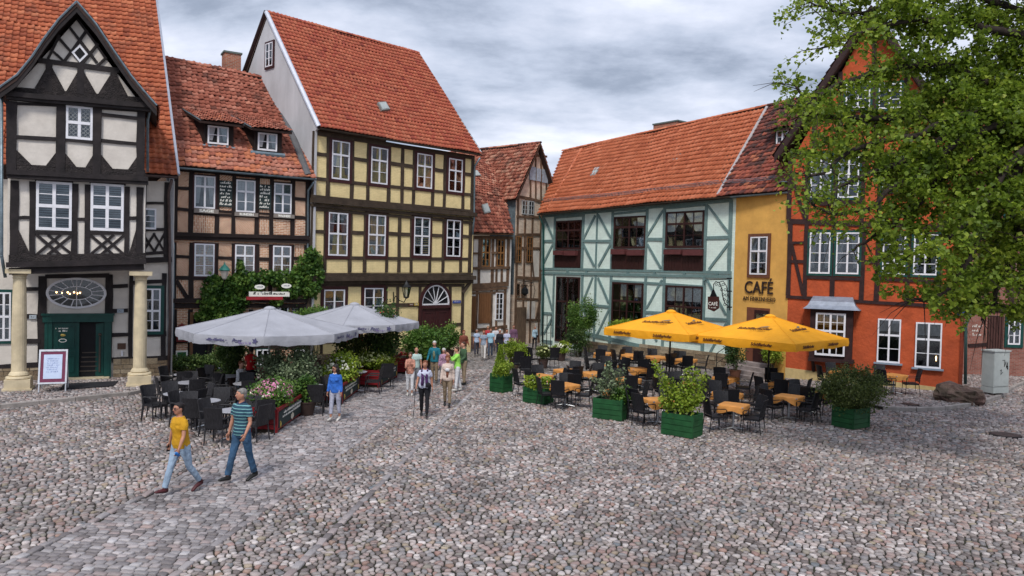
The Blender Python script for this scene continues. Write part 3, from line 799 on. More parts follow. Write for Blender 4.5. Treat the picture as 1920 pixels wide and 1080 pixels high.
for pad, nm in ((padL, 'left_pavement'), (padR, 'right_pavement')):
    V, F = prism([(x, y, 0.085) for x, y in pad], [(x, y, -0.05) for x, y in pad])
    KERB = solid('pavement', V, F, M_bed); KERB['kind'] = 'structure'
    pts = pad[1:6] if pad is padL else pad[1:9]
    kerb_run(pts, 'kerb_stone')
    if pad is padL: PADL = KERB
    else: PADR = KERB

def in_poly_np(P, poly):
    x, y = P[:, 0], P[:, 1]; c = np.zeros(len(P), bool); n = len(poly)
    for i in range(n):
        x0, y0 = poly[i]; x1, y1 = poly[(i + 1) % n]
        with np.errstate(divide='ignore', invalid='ignore'):
            hit = ((y0 > y) != (y1 > y)) & (x < (x1 - x0) * (y - y0) / (y1 - y0 + 1e-12) + x0)
        c ^= hit
    return c
def front_of(P, f, m_=0.0):
    n = np.array([f.n.x, f.n.y]); A = np.array([f.A.x, f.A.y]); return (P - A) @ n > m_
def stones(P, rad, ztop, rn, low=False):
    """P (n,2) centres, rad (n,k) outline radii (or outline (n,k,2)); returns V,F,attr arrays per stone (3 rings)"""
    n = len(P)
    if rad.ndim == 2:
        k = rad.shape[1]; th = np.arange(k) * 2 * np.pi / k
        out = rad[:, :, None] * np.stack([np.cos(th), np.sin(th)], -1)[None]
    else: out = rad; k = rad.shape[1]
    RG = ((1.0, -0.04), (0.86, 0.0)) if low else ((1.0, -0.045), (0.97, -0.012), (0.80, 0.0)); nr = len(RG)
    V = np.zeros((n, nr * k, 3))
    tilt = rng.normal(0, 0.05, (n, 2))
    for r_, (s_, dz) in enumerate(RG):
        V[:, r_ * k:(r_ + 1) * k, :2] = P[:, None] + out * s_
        V[:, r_ * k:(r_ + 1) * k, 2] = ztop[:, None] + dz + (0 if r_ == 0 else 1) * (out * s_ * tilt[:, None]).sum(-1)
    fs = []
    for r_ in range(nr - 1):
        for j in range(k):
            fs.append((r_ * k + j, r_ * k + (j + 1) % k, (r_ + 1) * k + (j + 1) % k, (r_ + 1) * k + j))
    c = (nr - 1) * k
    # top closed with quads (k is even: fan of quads)
    for j in range(0, k - 2, 2): fs.append((c, c + j + 1, c + j + 2, c + (j + 3) % k) if j + 3 <= k - 1 or (j + 3) % k != 0 else (c, c + j + 1, c + j + 2, c + j + 2))
    F = np.array([f_ for f_ in fs if len(set(f_)) == 4])
    return V, F
def lay(P, rad, ztop, rn, mt, parent, pname, sname, single, low=False):
    if len(P) == 0: return
    V, F = stones(P, rad, ztop, rn, low); k = V.shape[1]
    order = np.argsort(P[:, 1]); sg = order[:single]; rest = order[single:]
    for i in sg:
        me = mesh_np(pname, V[i], F, smooth=True, attr=np.full(k, rn[i])); me.materials.append(mt)
        o = bpy.data.objects.new(pname, me); link(o, parent)
    FF = F[None] + (np.arange(len(rest)) * k)[:, None, None]
    me = mesh_np(sname, V[rest].reshape(-1, 3), FF.reshape(-1, 4), smooth=True, attr=np.repeat(rn[rest], k)); me.materials.append(mt)
    o = bpy.data.objects.new(sname, me); link(o, parent); o['kind'] = 'stuff'
def voronoi_radii(G, k=8, joint=0.008, rmax=0.14):
    """G (ny,nx,2) jittered grid; outline radii of each cell towards k directions"""
    ny, nx, _ = G.shape
    th = np.arange(k) * 2 * np.pi / k; E = np.stack([np.cos(th), np.sin(th)], -1)
    rr = np.full((ny, nx, k), rmax)
    Gp = np.pad(G, ((2, 2), (2, 2), (0, 0)), constant_values=1e3)
    for dy_ in range(-2, 3):
        for dx_ in range(-2, 3):
            if dx_ == 0 and dy_ == 0: continue
            D = Gp[2 + dy_:2 + dy_ + ny, 2 + dx_:2 + dx_ + nx] - G
            l2 = (D ** 2).sum(-1)
            pr = D @ E.T
            with np.errstate(divide='ignore', invalid='ignore'):
                q = np.where(pr > 1e-4, (l2[..., None] / 2) / pr, 9)
            rr = np.minimum(rr, q)
    return np.clip(rr - joint, 0.02, rmax)
# band of squared setts leading into the lane
bd = Vector((0.105, 0.994)).normalized(); bn = Vector((bd.y, -bd.x))
L1 = Vector((-4.25, 15.1)); BW = 2.55
def band_coord(P):
    Q = P - np.array(L1); return Q @ np.array(bn), Q @ np.array(bd)     # across (0 = right edge, -BW = left edge), along
cell = 0.116
xs = np.arange(-27, 27, cell * 1.12); ys = np.arange(ZN + 0.1, ZF + 0.1, cell)
G = np.stack(np.meshgrid(xs, ys), -1)
G[1::2, :, 0] += cell * 0.5
G = G + rng.uniform(-0.46, 0.46, G.shape) * cell
rad = voronoi_radii(G, joint=0.0105, rmax=0.13)
P = G.reshape(-1, 2); rad = rad.reshape(-1, 8)
ac, al = band_coord(P)
vis = (np.abs(P[:, 0]) < 0.70 * P[:, 1] + 2.6)
ok = vis & ~((ac > -BW - 0.06) & (ac < -0.05)) & ~((ac > 1.49) & (ac < 1.59)) & ~in_poly_np(P, padL) & ~in_poly_np(P, padR)
for f_ in (fA, fB, fC): ok &= front_of(P, f_, -0.3)
ok &= front_of(P, fE, -0.3) | (P[:, 0] > 12)
ok &= front_of(P, fK, -0.3) | (P[:, 0] < 9) | (P[:, 0] > 12.2)
ok &= front_of(P, fF, -0.3) | (P[:, 0] < 11.5) | (P[:, 0] > 18.0)
ok &= front_of(P, fG, -0.3)
P2, r2_ = P[ok], rad[ok] * rng.uniform(0.93, 1.0, (ok.sum(), 8))
rn = rng.uniform(0, 1, len(P2)); zt = rng.normal(0.0, 0.006, len(P2))
nr_ = P2[:, 1] < 17.5
lay(P2[nr_], r2_[nr_], zt[nr_], rn[nr_], M_cobble, bed, 'cobblestone', 'cobblestones', 300)
lay(P2[~nr_], r2_[~nr_], zt[~nr_], rn[~nr_], M_cobble, bed, 'cobblestone', 'cobblestones', 0, low=True)
# cobbles on the raised pavements (smaller)
c2 = 0.105
for pad, par in ((padL, PADL), (padR, PADR)):
    x0, x1 = min(p[0] for p in pad), max(p[0] for p in pad); y0, y1 = min(p[1] for p in pad), max(p[1] for p in pad)
    G = np.stack(np.meshgrid(np.arange(x0, x1, c2 * 1.1), np.arange(y0, y1, c2)), -1); G[1::2, :, 0] += c2 / 2
    G = G + rng.uniform(-0.38, 0.38, G.shape) * c2; rr = voronoi_radii(G, joint=0.008, rmax=0.11).reshape(-1, 8); Q = G.reshape(-1, 2)
    sh = []
    cc = np.array(pad).mean(0)
    k_ = in_poly_np(Q, [tuple(cc + (np.array(p) - cc) * 0.992) for p in pad]) & (np.abs(Q[:, 0]) < 0.70 * Q[:, 1] + 0.6)
    for i in range(len(pad) - 1):          # keep clear of the kerb
        a, b = np.array(pad[i]), np.array(pad[i + 1]); t = b - a; tt = np.clip(((Q - a) @ t) / (t @ t), 0, 1)
        if (pad is padL and 1 <= i <= 4) or (pad is padR and 1 <= i <= 7): k_ &= np.linalg.norm(Q - a - tt[:, None] * t, axis=1) > 0.13
    Q, rr = Q[k_], rr[k_]
    lay(Q, rr, rng.normal(0.118, 0.005, len(Q)), rng.uniform(0, 0.85, len(Q)), M_cobble, par, 'cobblestone', 'cobblestones', 120, low=True)
# setts
def rect_out(hw, hd):
    n = len(hw); o = np.zeros((n, 8, 2)); c = 0.78
    for k_, (a, b) in enumerate(((1, -c), (1, c), (c, 1), (-c, 1), (-1, c), (-1, -c), (-c, -1), (c, -1))):
        o[:, k_, 0] = hw * a; o[:, k_, 1] = hd * b
    return o
cen = []; hw = []; hd = []
y = ZN - L1.y - 0.3
row = 0
while y < ZF - L1.y + 1:
    dh = rng.uniform(0.115, 0.15)
    x = -BW + rng.uniform(-0.05, 0.05)
    while x < -0.16:
        ww = rng.uniform(0.13, 0.235)
        if x + ww > -0.14: ww = -0.12 - x
        if ww > 0.05: cen.append((x + ww / 2, y + dh / 2 + (x * 0.0))); hw.append(ww / 2 - 0.008); hd.append(dh / 2 - 0.008)
        x += ww
    y += dh; row += 1
for xo in (-0.06, 1.54, 1.66 - 0.24, -BW - 0.08):          # single long rows edging the band
    if xo == 1.66 - 0.24: continue
    y = ZN - L1.y - 0.3
    while y < ZF - L1.y + 1:
        ll = rng.uniform(0.2, 0.34); cen.append((xo, y + ll / 2)); hw.append(0.062 if xo != 1.54 else 0.066); hd.append(ll / 2 - 0.008); y += ll
cen = np.array(cen); hw = np.array(hw); hd = np.array(hd)
out = rect_out(hw, hd) * rng.uniform(0.93, 1.03, (len(cen), 8, 1))
rot = np.array([[bn.x, bn.y], [bd.x, bd.y]])
Pw = np.array(L1)[None] + cen @ rot; out = out @ rot
wob = 0.03 * np.sin(Pw[:, 1] * 0.8) ; pass
k_ = (np.abs(Pw[:, 0]) < 0.70 * Pw[:, 1] + 0.6) & (Pw[:, 1] > ZN) & (Pw[:, 1] < ZF)
Pw, out = Pw[k_], out[k_]
lay(Pw, out, rng.normal(0.004, 0.004, len(Pw)) + np.where(hw[k_] < 0.067, 0.012, 0.0), rng.uniform(0, 1, len(Pw)), M_sett, bed, 'paving_sett', 'paving_setts', 300)

# ================================================================== HOUSES
def hroot(name, f, label):
    return empty(name, (f.A.x, f.A.y, 0), label, 'house')
def side_quad(f, u, prof, th, d_sign=1):
    """polygon in the wall's end plane: prof list of (d,z)"""
    P = [f.P(u, z, d) for d, z in prof]; Q = [f.P(u + th, z, d) for d, z in prof]
    return prism(P, Q)

# ------------------------------------------------------------------ A: black and white house with the gabled bay
A = hroot('timber_framed_house', fA, 'tall black and white timbered house with a gabled oriel carried on two stone columns')
DB = 2.35
W1m = M_plaster; BK = M_blackwood
eaveA = (0, 322, 330, 330)
house_walls(A, fA, (0, 336, 318, 340), W1m, 9.0)
# big roof: eave behind the bay, right verge runs up out of the picture
uR = fA.px(333, 329, 0.45)[0]
zE = fA.px(333, 329, 0.45)[1]
dR = -6.5; uRr, zR = fA.px(285, -53, dR)
uL = fA.px(-60, 329, 0.45)[0] - 3
q = [fA.P(uL, zE, 0.45), fA.P(uR, zE, 0.45), fA.P(uRr, zR, dR), fA.P(uL, zR, dR)]
rA = roof_slab(A, [q, [fA.P(uL, zE, 2 * dR - 0.45), fA.P(uR, zE, 2 * dR - 0.45), fA.P(uRr, zR, dR), fA.P(uL, zR, dR)]], M_roofbase)
roof_patch(rA, q, T_A, 0.235, 0.255, single=300)
mb = MB(); mb.tube([fA.P(uR + 0.03, zE + 0.03, 0.5), fA.P(uRr + 0.03, zR + 0.08, dR)], (0.06, 0.08), 4); mb.obj('verge_trim', M_tilemetal, A)
V, F = prism([fA.P(fA.len - .02, 0, 0), fA.P(fA.len - .02, zE - .1, 0), fA.P(uRr - .12, zR - .25, dR), fA.P(fA.len - .02, zE - .1, 2 * dR), fA.P(fA.len - .02, 0, 2 * dR)], [fA.P(fA.len - .2, 0, 0), fA.P(fA.len - .2, zE - .1, 0), fA.P(uRr - .3, zR - .25, dR), fA.P(fA.len - .2, zE - .1, 2 * dR), fA.P(fA.len - .2, 0, 2 * dR)]); solid('gable_wall', V, F, M_gablewhite, A)
gutter(A, fA.P(fA.px(268, 336, 0.5)[0], zE - 0.06, 0.53), fA.P(uR, zE - 0.06, 0.53), M_tarnish)
dpx = [(322, 337), (316, 360), (318, 470), (319, 600), (316, 700)]
downpipe(A, [fA.P(*fA.px(x, y, 0.12), 0.12) if i != 0 else fA.P(*fA.px(x, y, 0.5), 0.5) for i, (x, y) in enumerate(dpx)], 0.055, M_tarnish)
# main wall timbers right of the bay and on the ground floor
for a in ((270, 381, 312, 381, 5), (270, 431, 312, 430, 6), (268, 476, 313, 473, 6)): beam(A, fA, 'rail', *a, BK)
posts(A, fA, (270, 342, 318, 342), (268, 488, 318, 488), [(271, 6), (313, 10)], BK)
beam(A, fA, 'brace', 268, 437, 290, 473, 4, BK); beam(A, fA, 'brace', 290, 437, 268, 473, 4, BK)
beam(A, fA, 'brace', 288, 437, 309, 473, 4, BK); beam(A, fA, 'brace', 309, 437, 288, 473, 4, BK)
beam(A, fA, 'sill_beam', 262, 488, 322, 486, 10, BK, out=0.12)
window(A, fA, 270.5, 391, 293, 430, M_white, cols=1, low=3, curtain='blind')
top = (-10, 520, 318, 512); bot = (-10, 688, 318, 672)
posts(A, fA, top, bot, [(79, 14), (204, 13), (245, 7), (307, 8)], BK)
for a in ((40, 542, 76, 542, 7), (40, 593, 76, 593, 8), (40, 640, 76, 639, 9), (-10, 690, 78, 683, 10), (210, 537, 240, 536, 7), (210, 583, 240, 582, 8), (210, 628, 240, 627, 7), (210, 675, 315, 671, 9), (250, 530, 312, 527, 7), (265, 627, 312, 625, 9)):
    beam(A, fA, 'rail', *a, BK)
beam(A, fA, 'rail', 85, 519, 205, 516, 8, BK)
window(A, fA, -6, 548, 21, 639, M_white, cols=2, tr=0.5, up=2, low=2, casing=M_green, cas_w=0.1, curtain='half')
window(A, fA, 270, 541, 301, 621, M_white, cols=2, tr=0.52, up=2, low=2, casing=M_green, cas_w=0.12)
stone_course(A, fA, -10, 700, 80, 700, 0.05, 0.55, w_=0.5, hh=0.2)
stone_course(A, fA, 212, 690, 319, 690, 0.05, 0.80, w_=0.42, hh=0.2)
# oval window
uc, zc = fA.px(144, 549.5); ru = 45 * fA.mpp(144, 549) / 0.906; rz_ = 29 * fA.mpp(144, 549)
def oval(mb, f, uc, zc, ru, rz, ru2, rz2, d0, d1, n=40, a0=0, a1=2 * math.pi):
    V = []; F = []
    cl = abs(a1 - a0 - 2 * math.pi) < 1e-6; m_ = n if cl else n + 1
    for i in range(m_):
        q_ = a0 + (a1 - a0) * i / n
        for (a, b, d) in ((ru, rz, d0), (ru, rz, d1), (ru2, rz2, d1), (ru2, rz2, d0)): V.append(f.P(uc + a * math.cos(q_), zc + b * math.sin(q_), d))
    for i in range(n):
        j = (i + 1) % m_
        for k in range(4): F.append((i * 4 + k, i * 4 + (k + 1) % 4, j * 4 + (k + 1) % 4, j * 4 + k))
    mb.add(V, F)
mb = MB(); oval(mb, fA, uc, zc, ru, rz_, ru * 0.91, rz_ * 0.87, 0, 0.08); oval(mb, fA, uc, zc, ru * 0.52, rz_ * 0.45, ru * 0.49, rz_ * 0.40, 0.01, 0.07)
for i in range(16):
    q_ = 2 * math.pi * (i + 0.5) / 16; c_, s_ = math.cos(q_), math.sin(q_); k0 = 0.0 if i % 4 == 0 else 0.5
    mb.tube([fA.P(uc + ru * 0.5 * c_, zc + rz_ * 0.43 * s_, 0.05), fA.P(uc + ru * 0.92 * c_, zc + rz_ * 0.88 * s_, 0.05)], 0.02, 4)
mb.tube([fA.P(uc, zc - rz_ * .9, 0.05), fA.P(uc, zc + rz_ * .9, 0.05)], 0.016, 4)
ow = mb.obj('oval_window', M_white, A)
mb = MB(); n = 32; V = [fA.P(uc + ru * .93 * math.cos(2 * math.pi * i / n), zc + rz_ * .93 * math.sin(2 * math.pi * i / n), 0.03) for i in range(n)]; solid('pane', V, [tuple(range(n))], M_glass, ow)
V = [fA.P(uc + ru * .95 * math.cos(2 * math.pi * i / n), zc + rz_ * .95 * math.sin(2 * math.pi * i / n), 0.006) for i in range(n)]; solid('dark_room_plate', V, [tuple(range(n))], M_dark, ow)  # near-black disc paints the unlit interior behind the oval pane
M_bulb, t_, b_ = new_mat('warm_bulb'); b_.inputs['Emission Color'].default_value = (1, 0.55, 0.2, 1); b_.inputs['Emission Strength'].default_value = 6.0
mb = MB()
for x_, y_ in ((106, 548), (116, 549), (127, 548), (131, 551), (139, 548), (145, 550), (150, 549)): mb.ball(fA.P(*fA.px(x_, y_), 0.02), 0.03, 6, 4)
mb.obj('chandelier_bulbs', M_bulb, ow)
# door: green surround, left leaf shut, right leaf open on a dark stair
def uzrect(f, x0, y0, x1, y1, d=0.0):
    xc, yc = (x0 + x1) / 2, (y0 + y1) / 2
    return f.px(x0, yc, d)[0], f.px(xc, y1, d)[1], f.px(x1, yc, d)[0], f.px(xc, y0, d)[1]
ua, za, ub, zb = uzrect(fA, 84, 592, 209, 709)
za = 0.13
dr = MB(); fbox(dr, fA, ua, za, ua + 0.24, zb, 0, 0.14); fbox(dr, fA, ub - 0.24, za, ub, zb, 0, 0.14); fbox(dr, fA, ua - 0.06, zb - 0.22, ub + 0.06, zb + 0.02, 0, 0.19); fbox(dr, fA, ua - 0.1, zb + 0.02, ub + 0.1, zb + 0.09, 0, 0.24)
fbox(dr, fA, ua + 0.06, za, ua + 0.1, zb - 0.24, 0.142, 0.16); fbox(dr, fA, ub - 0.1, za, ub - 0.06, zb - 0.24, 0.142, 0.16)
door = dr.obj('door_surround', M_green, A)
mb = MB(); fbox(mb, fA, ua + 0.24, za, ub - 0.24, zb - 0.22, -0.01, 0.006); mb.obj('dark_hallway_plate', M_dark, door)  # no opening is cut: near-black plate paints the hallway's darkness
um = fA.px(147, 660)[0]
def leaf(f, u0, u1, z0, z1, d, parent, mt):
    mb = MB(); fbox(mb, f, u0, z0, u1, z1, d, d + 0.05)
    w_ = u1 - u0; H_ = z1 - z0
    for a, b in ((0.08, 0.40), (0.53, 0.93)):
        z_0, z_1 = z0 + H_ * a, z0 + H_ * b; uu0, uu1 = u0 + w_ * 0.16, u1 - w_ * 0.16
        for q in ((uu0, z_0, uu0 + 0.05, z_1), (uu1 - 0.05, z_0, uu1, z_1), (uu0 + 0.05, z_0, uu1 - 0.05, z_0 + 0.05), (uu0 + 0.05, z_1 - 0.05, uu1 - 0.05, z_1)): fbox(mb, f, *q, d + 0.05, d + 0.075)
    fbox(mb, f, u0 + 0.12, z0 + H_ * 0.46, u1 - 0.12, z0 + H_ * 0.475, d + 0.05, d + 0.07)
    return mb.obj('door_leaf', mt, parent)
lf = leaf(fA, ua + 0.24, um, za + 0.05, zb - 0.24, 0.03, door, M_green)
mb = MB(); fbox(mb, fA, um - 0.06, za + 0.05, um + 0.03, zb - 0.24, 0.082, 0.13); mb.obj('meeting_post', M_green, door)
mb = MB(); mb.ball(fA.P(*fA.px(118, 656), 0.11), 0.05, 10, 6); mb.obj('door_knob', M_dark, door)
M_signwhite = mat('sign_white', (0.75, 0.74, 0.68), rough=0.6, bump=0, var=0.03)
M_gold = mat('gold_paint', (0.55, 0.40, 0.10), rough=0.4, metal=0.4, bump=0, var=0.1)
u_, z_ = fA.px(117, 618); put_scribble(0.42, 0.2, 2, fA.M(u_, z_, 0.09), M_signwhite, door, 3, 0.3)
u_, z_ = fA.px(117, 628); mb = MB(); mb.ball(fA.P(u_, z_, 0.085), (0.13, 0.02, 0.05), 10, 5); mb.obj('emblem', M_gold, door)
u_, z_ = fA.px(118, 638); mb = MB(); oval(mb, fA, u_, z_, 0.13, 0.07, 0.10, 0.045, 0.082, 0.09, 20); mb.obj('emblem', M_signwhite, door)
# stair seen through the open half
M_stair = mat('stair_wood', (0.07, 0.055, 0.045), rough=0.7)
mb = MB()
uo0, uo1 = um + 0.04, ub - 0.5
for i in range(5): fbox(mb, fA, uo0 + 0.02 * i, za + 0.22 + i * 0.17, uo1 + 0.04, za + 0.26 + i * 0.17, 0.008, 0.028 - i * 0.003)
mb.obj('stair', M_stair, door)
mb = MB(); P0 = fA.P(ub - 0.3, za + 0.05, 0.03); V, F = prism([fA.P(ub - 0.26, za + 0.05, 0.04), fA.P(ub - 0.52, za + 0.05, 0.012), fA.P(ub - 0.52, zb - 0.3, 0.012), fA.P(ub - 0.26, zb - 0.26, 0.04)], [fA.P(ub - 0.24, za + 0.05, 0.02), fA.P(ub - 0.5, za + 0.05, 0.008), fA.P(ub - 0.5, zb - 0.3, 0.008), fA.P(ub - 0.24, zb - 0.26, 0.02)])
solid('door_leaf', V, F, M_green, door)
mb = MB(); mb.tube([fA.P(uo1 + 0.12, za + 0.2, 0.05), fA.P(uo1 + 0.12, za + 1.5, 0.05)], 0.035, 8); mb.ball(fA.P(uo1 + 0.12, za + 1.58, 0.05), 0.06, 8, 6); mb.obj('newel_post', M_stair, door)
mb = MB(); fbox(mb, fA, ua + 0.1, 0.06, ub - 0.05, za + 0.03, 0.0, 0.38); mb.obj('doorstep', M_sand, A)
u_, z_ = fA.px(228, 649); mb = MB(); fbox(mb, fA, u_ - 0.14, z_ - 0.11, u_ + 0.14, z_ + 0.11, 0.01, 0.04); mb.obj('notice_plate', mat('bronze_plate', (0.09, 0.05, 0.035), rough=0.5, metal=0.3, bump=0), A)
u_, z_ = fA.px(229, 663); mb = MB(); mb.tube([fA.P(u_, z_ - 0.08, 0.05), fA.P(u_, z_ + 0.1, 0.05)], 0.04, 8); mb.obj('wall_lamp', M_white, A)
M_bluesign = mat('blue_enamel', (0.02, 0.05, 0.28), rough=0.3, bump=0, var=0.03)
for x_, y_ in ((62, 594), (226, 583)):
    u_, z_ = fA.px(x_, y_); mb = MB(); fbox(mb, fA, u_ - 0.11, z_ - 0.07, u_ + 0.11, z_ + 0.07, 0.05, 0.075); p_ = mb.obj('number_plate', mat('grey_enamel', (0.35, 0.4, 0.45), bump=0), A)
    put_scribble(0.12, 0.08, 1, fA.M(u_, z_, 0.079), M_dark, p_, 5, 0.2)
# ---- the bay
fO = Fac((fA.P(0, 0, DB)).xy, (fA.P(fA.len, 0, DB)).xy)
bay = fO
ob0 = bay.px(14, 400)[0]; ob1 = bay.px(272, 400)[0]
zb0 = bay.px(140, 500)[1]; zmid = bay.px(145, 331)[1]
mb = MB(); fbox(mb, bay, ob0, zb0, ob1, zmid, -DB - 0.5, 0); body = mb.obj('bay_wall', W1m, A)
zt0 = bay.px(25, 185)[1]; zt1 = bay.px(280, 205)[1]
g0, g1 = bay.px(17, 260)[0], bay.px(270, 260)[0]
apex = bay.px(144, 20)
P = [(g0, zmid), (g1, zmid), (g1, bay.px(270, 205)[1]), (apex[0], apex[1] - 0.35), (g0, bay.px(14, 180)[1])]
V, F = prism([bay.P(u, z, 0.12) for u, z in P], [bay.P(u, z, -5.5) for u, z in P]); solid('bay_gable_wall', V, F, W1m, A)
D2 = 0.12
# mouldings
for a, o_ in (((14, 323, 278, 337, 9), 0.22), ((14, 331, 278, 344, 6), 0.16), ((10, 178, 285, 201, 9), 0.3), ((14, 186, 282, 208, 5), 0.22), ((14, 497, 274, 490, 10), 0.28), ((18, 508, 270, 500, 12), 0.16)):
    beam(A, bay, 'moulded_beam', *a, BK, d=D2 if a[1] < 340 else 0.0, out=o_)
fO2 = bay
# upper storey (carved)
posts(A, bay, (20, 190, 275, 208), (18, 322, 274, 334), [(22, 17), (114, 15), (182, 14), (264, 14)], BK, d=D2, out=0.07)
for a in ((30, 257, 108, 261, 7), (120, 261, 180, 267, 8), (190, 264, 258, 270, 6), (190, 215, 258, 222, 6), (28, 194, 108, 198, 5), (190, 203, 258, 208, 5)): beam(A, bay, 'rail', *a, BK, d=D2, out=0.05)
M_carved = mat('carved_timber', (0.026, 0.021, 0.021), rough=0.8, var=0.4, scale=9, bump=1.0, bscale=26, dirt=0.5, dirtcol=(0.075, 0.06, 0.055), dist=0.05)
plate(A, bay, 'carved_frieze', [(18, 307), (272, 319), (274, 334), (18, 322)], M_carved, D2 - 0.02, D2 + 0.055)
for pts in ([(30, 280), (60, 310), (28, 310)], [(107, 283), (84, 313), (145, 315), (121, 285)], [(177, 286), (160, 314), (212, 317), (190, 290)], [(258, 292), (240, 318), (262, 318)]):
    plate(A, bay, 'carved_bracket', pts, M_carved, D2 - 0.02, D2 + 0.062)
window(A, bay, 124, 200, 174, 262, M_white, cols=2, tr=0.5, up=1, low=1, d=D2, fw=0.07, mull=0.09)
def leaded(x0, y0, x1, y1, d):
    mb = MB(); u0, z0, u1, z1 = uzrect(bay, x0, y0, x1, y1, d); ny = 3; nx = 2; r_ = (u1 - u0) / nx / 2
    for i in range(nx):
        for j in range(ny):
            c_ = (u0 + r_ * (2 * i + 1), z0 + (z1 - z0) * (j + 0.5) / ny)
            oval(mb, bay, c_[0], c_[1], r_ * .95, r_ * .95, r_ * .78, r_ * .78, d, d + 0.012, 10)
    return mb.obj('leading', mat('lead', (0.30, 0.31, 0.31), rough=0.5, bump=0), A)
for q in ((129, 205, 145, 227), (152, 206, 169, 228), (130, 234, 146, 256), (152, 235, 169, 257)): leaded(*q, D2 + 0.05)
# gable
posts(A, bay, (30, 108, 250, 137), (25, 168, 275, 186), [(92, 11), (151, 11), (213, 11)], BK, d=D2, out=0.06)
beam(A, bay, 'rail', 72, 113, 224, 133, 9, BK, d=D2, out=0.06)
plate(A, bay, 'carved_frieze', [(28, 163), (262, 182), (276, 201), (14, 179)], M_carved, D2 - 0.02, D2 + 0.06)
for pts in ([(88, 125), (97, 125), (122, 171), (65, 165)], [(147, 132), (156, 132), (181, 176), (124, 171)], [(208, 138), (218, 138), (240, 180), (184, 176)]):
    plate(A, bay, 'carved_bracket', pts, M_carved, D2 - 0.02, D2 + 0.066)
for a in ((109, 70, 158, 124, 5), (131, 52, 182, 118, 5), (163, 56, 118, 120, 5), (184, 82, 150, 126, 5), (95, 92, 125, 120, 4), (200, 108, 178, 128, 4), (112, 66, 90, 112, 4), (146, 36, 200, 112, 4)): beam(A, bay, 'lattice_brace', *a, BK, d=D2, out=0.05)
u_, z_ = bay.px(150, 101, D2); s_ = 0.26
for k, (ss, mt_, dd) in enumerate(((0.30, M_white, 0.075), (0.2, M_dark, 0.082))):
    V, F = prism([bay.P(u_ + a * ss * 0.8, z_ + b * ss, D2 + dd) for a, b in ((0, -1), (1, 0), (0, 1), (-1, 0))], [bay.P(u_ + a * ss * 0.8, z_ + b * ss, D2) for a, b in ((0, -1), (1, 0), (0, 1), (-1, 0))])
    solid('diamond_window' if k == 0 else 'diamond_pane', V, F, mt_, A)
# verge boards and bay roof
DV = 0.62
for side in ([(-6, 173), (32, 146), (60, 112), (84, 76), (110, 42), (144, 8)], [(144, 8), (180, 50), (212, 98), (246, 147), (270, 176), (294, 203)]):
    pts = [bay.px(x, y, DV) for x, y in side]
    lo = [(u, z - 0.26) for u, z in pts]
    for (u, z), (u2, z2), l1, l2 in zip(pts[:-1], pts[1:], lo[:-1], lo[1:]):
        V, F = prism([bay.P(u, z, DV), bay.P(u2, z2, DV), bay.P(*l2, DV), bay.P(*l1, DV)], [bay.P(u, z, DV - 0.06), bay.P(u2, z2, DV - 0.06), bay.P(*l2, DV - 0.06), bay.P(*l1, DV - 0.06)])
        solid('verge_board', V, F, BK, A)
    mb = MB()
    for (u, z), (u2, z2) in zip(pts[:-1], pts[1:]):
        V, F = prism([bay.P(u, z + 0.03, DV + 0.02), bay.P(u2, z2 + 0.03, DV + 0.02), bay.P(u2, z2 + 0.03, -7), bay.P(u, z + 0.03, -7)], [bay.P(u, z - 0.08, DV + 0.02), bay.P(u2, z2 - 0.08, DV + 0.02), bay.P(u2, z2 - 0.08, -7), bay.P(u, z - 0.08, -7)])
        mb.add(V, F)
    rb = mb.obj('bay_roof', M_roofbase, A)
    for (u, z), (u2, z2) in zip(pts[:-1], pts[1:]):
        if z2 > z: roof_patch(rb, [bay.P(u, z + 0.05, -5.5), bay.P(u, z + 0.05, DV), bay.P(u2, z2 + 0.05, DV), bay.P(u2, z2 + 0.05, -5.5)], T_A, 0.235, 0.255)
        else: roof_patch(rb, [bay.P(u2, z2 + 0.05, DV), bay.P(u2, z2 + 0.05, -5.5), bay.P(u, z + 0.05, -5.5), bay.P(u, z + 0.05, DV)], T_A, 0.235, 0.255)
    vt = MB(); vt.tube([bay.P(u, z + 0.09, DV + 0.03) for u, z in pts], 0.035, 5); vt.obj('verge_flashing', M_zinc, A)
# first floor of the bay
posts(A, bay, (16, 338, 275, 352), (16, 480, 273, 480), [(27, 14), (61, 10), (140, 11), (164, 10), (238, 9), (262, 12)], BK)
for a in ((34, 408, 57, 408, 6), (146, 411, 160, 411, 6), (242, 409, 256, 409, 6), (66, 436, 137, 437, 7), (168, 437, 236, 437, 7), (66, 337, 137, 341, 5), (168, 341, 236, 346, 5), (66, 481, 236, 481, 5)): beam(A, bay, 'rail', *a, BK)
for (x0, x1) in ((68, 136), (169, 234)):
    m_ = (x0 + x1) / 2; w_ = (x1 - x0)
    for a in ((x0, 440, m_ + 12, 478), (m_ + 12, 440, x0, 478), (m_ - 12, 440, x1, 478), (x1, 440, m_ - 12, 478)): beam(A, bay, 'brace', *a, 5, BK, out=0.04 + random.random() * 0.01)
for pts in ([(34, 430), (57, 478), (34, 478)], [(255, 430), (255, 478), (241, 478)]): plate(A, bay, 'carved_bracket', pts, M_carved, -0.02, 0.055)
plate(A, bay, 'carved_frieze', [(16, 478), (273, 474), (273, 489), (16, 495)], M_carved, -0.02, 0.075)
window(A, bay, 68, 341, 135, 432, M_white, cols=2, tr=0.5, up=2, low=2, curtain='blind', fw=0.08, mull=0.1)
window(A, bay, 170, 345, 232, 433, M_white, cols=2, tr=0.5, up=2, low=2, curtain='blind', fw=0.08, mull=0.1)
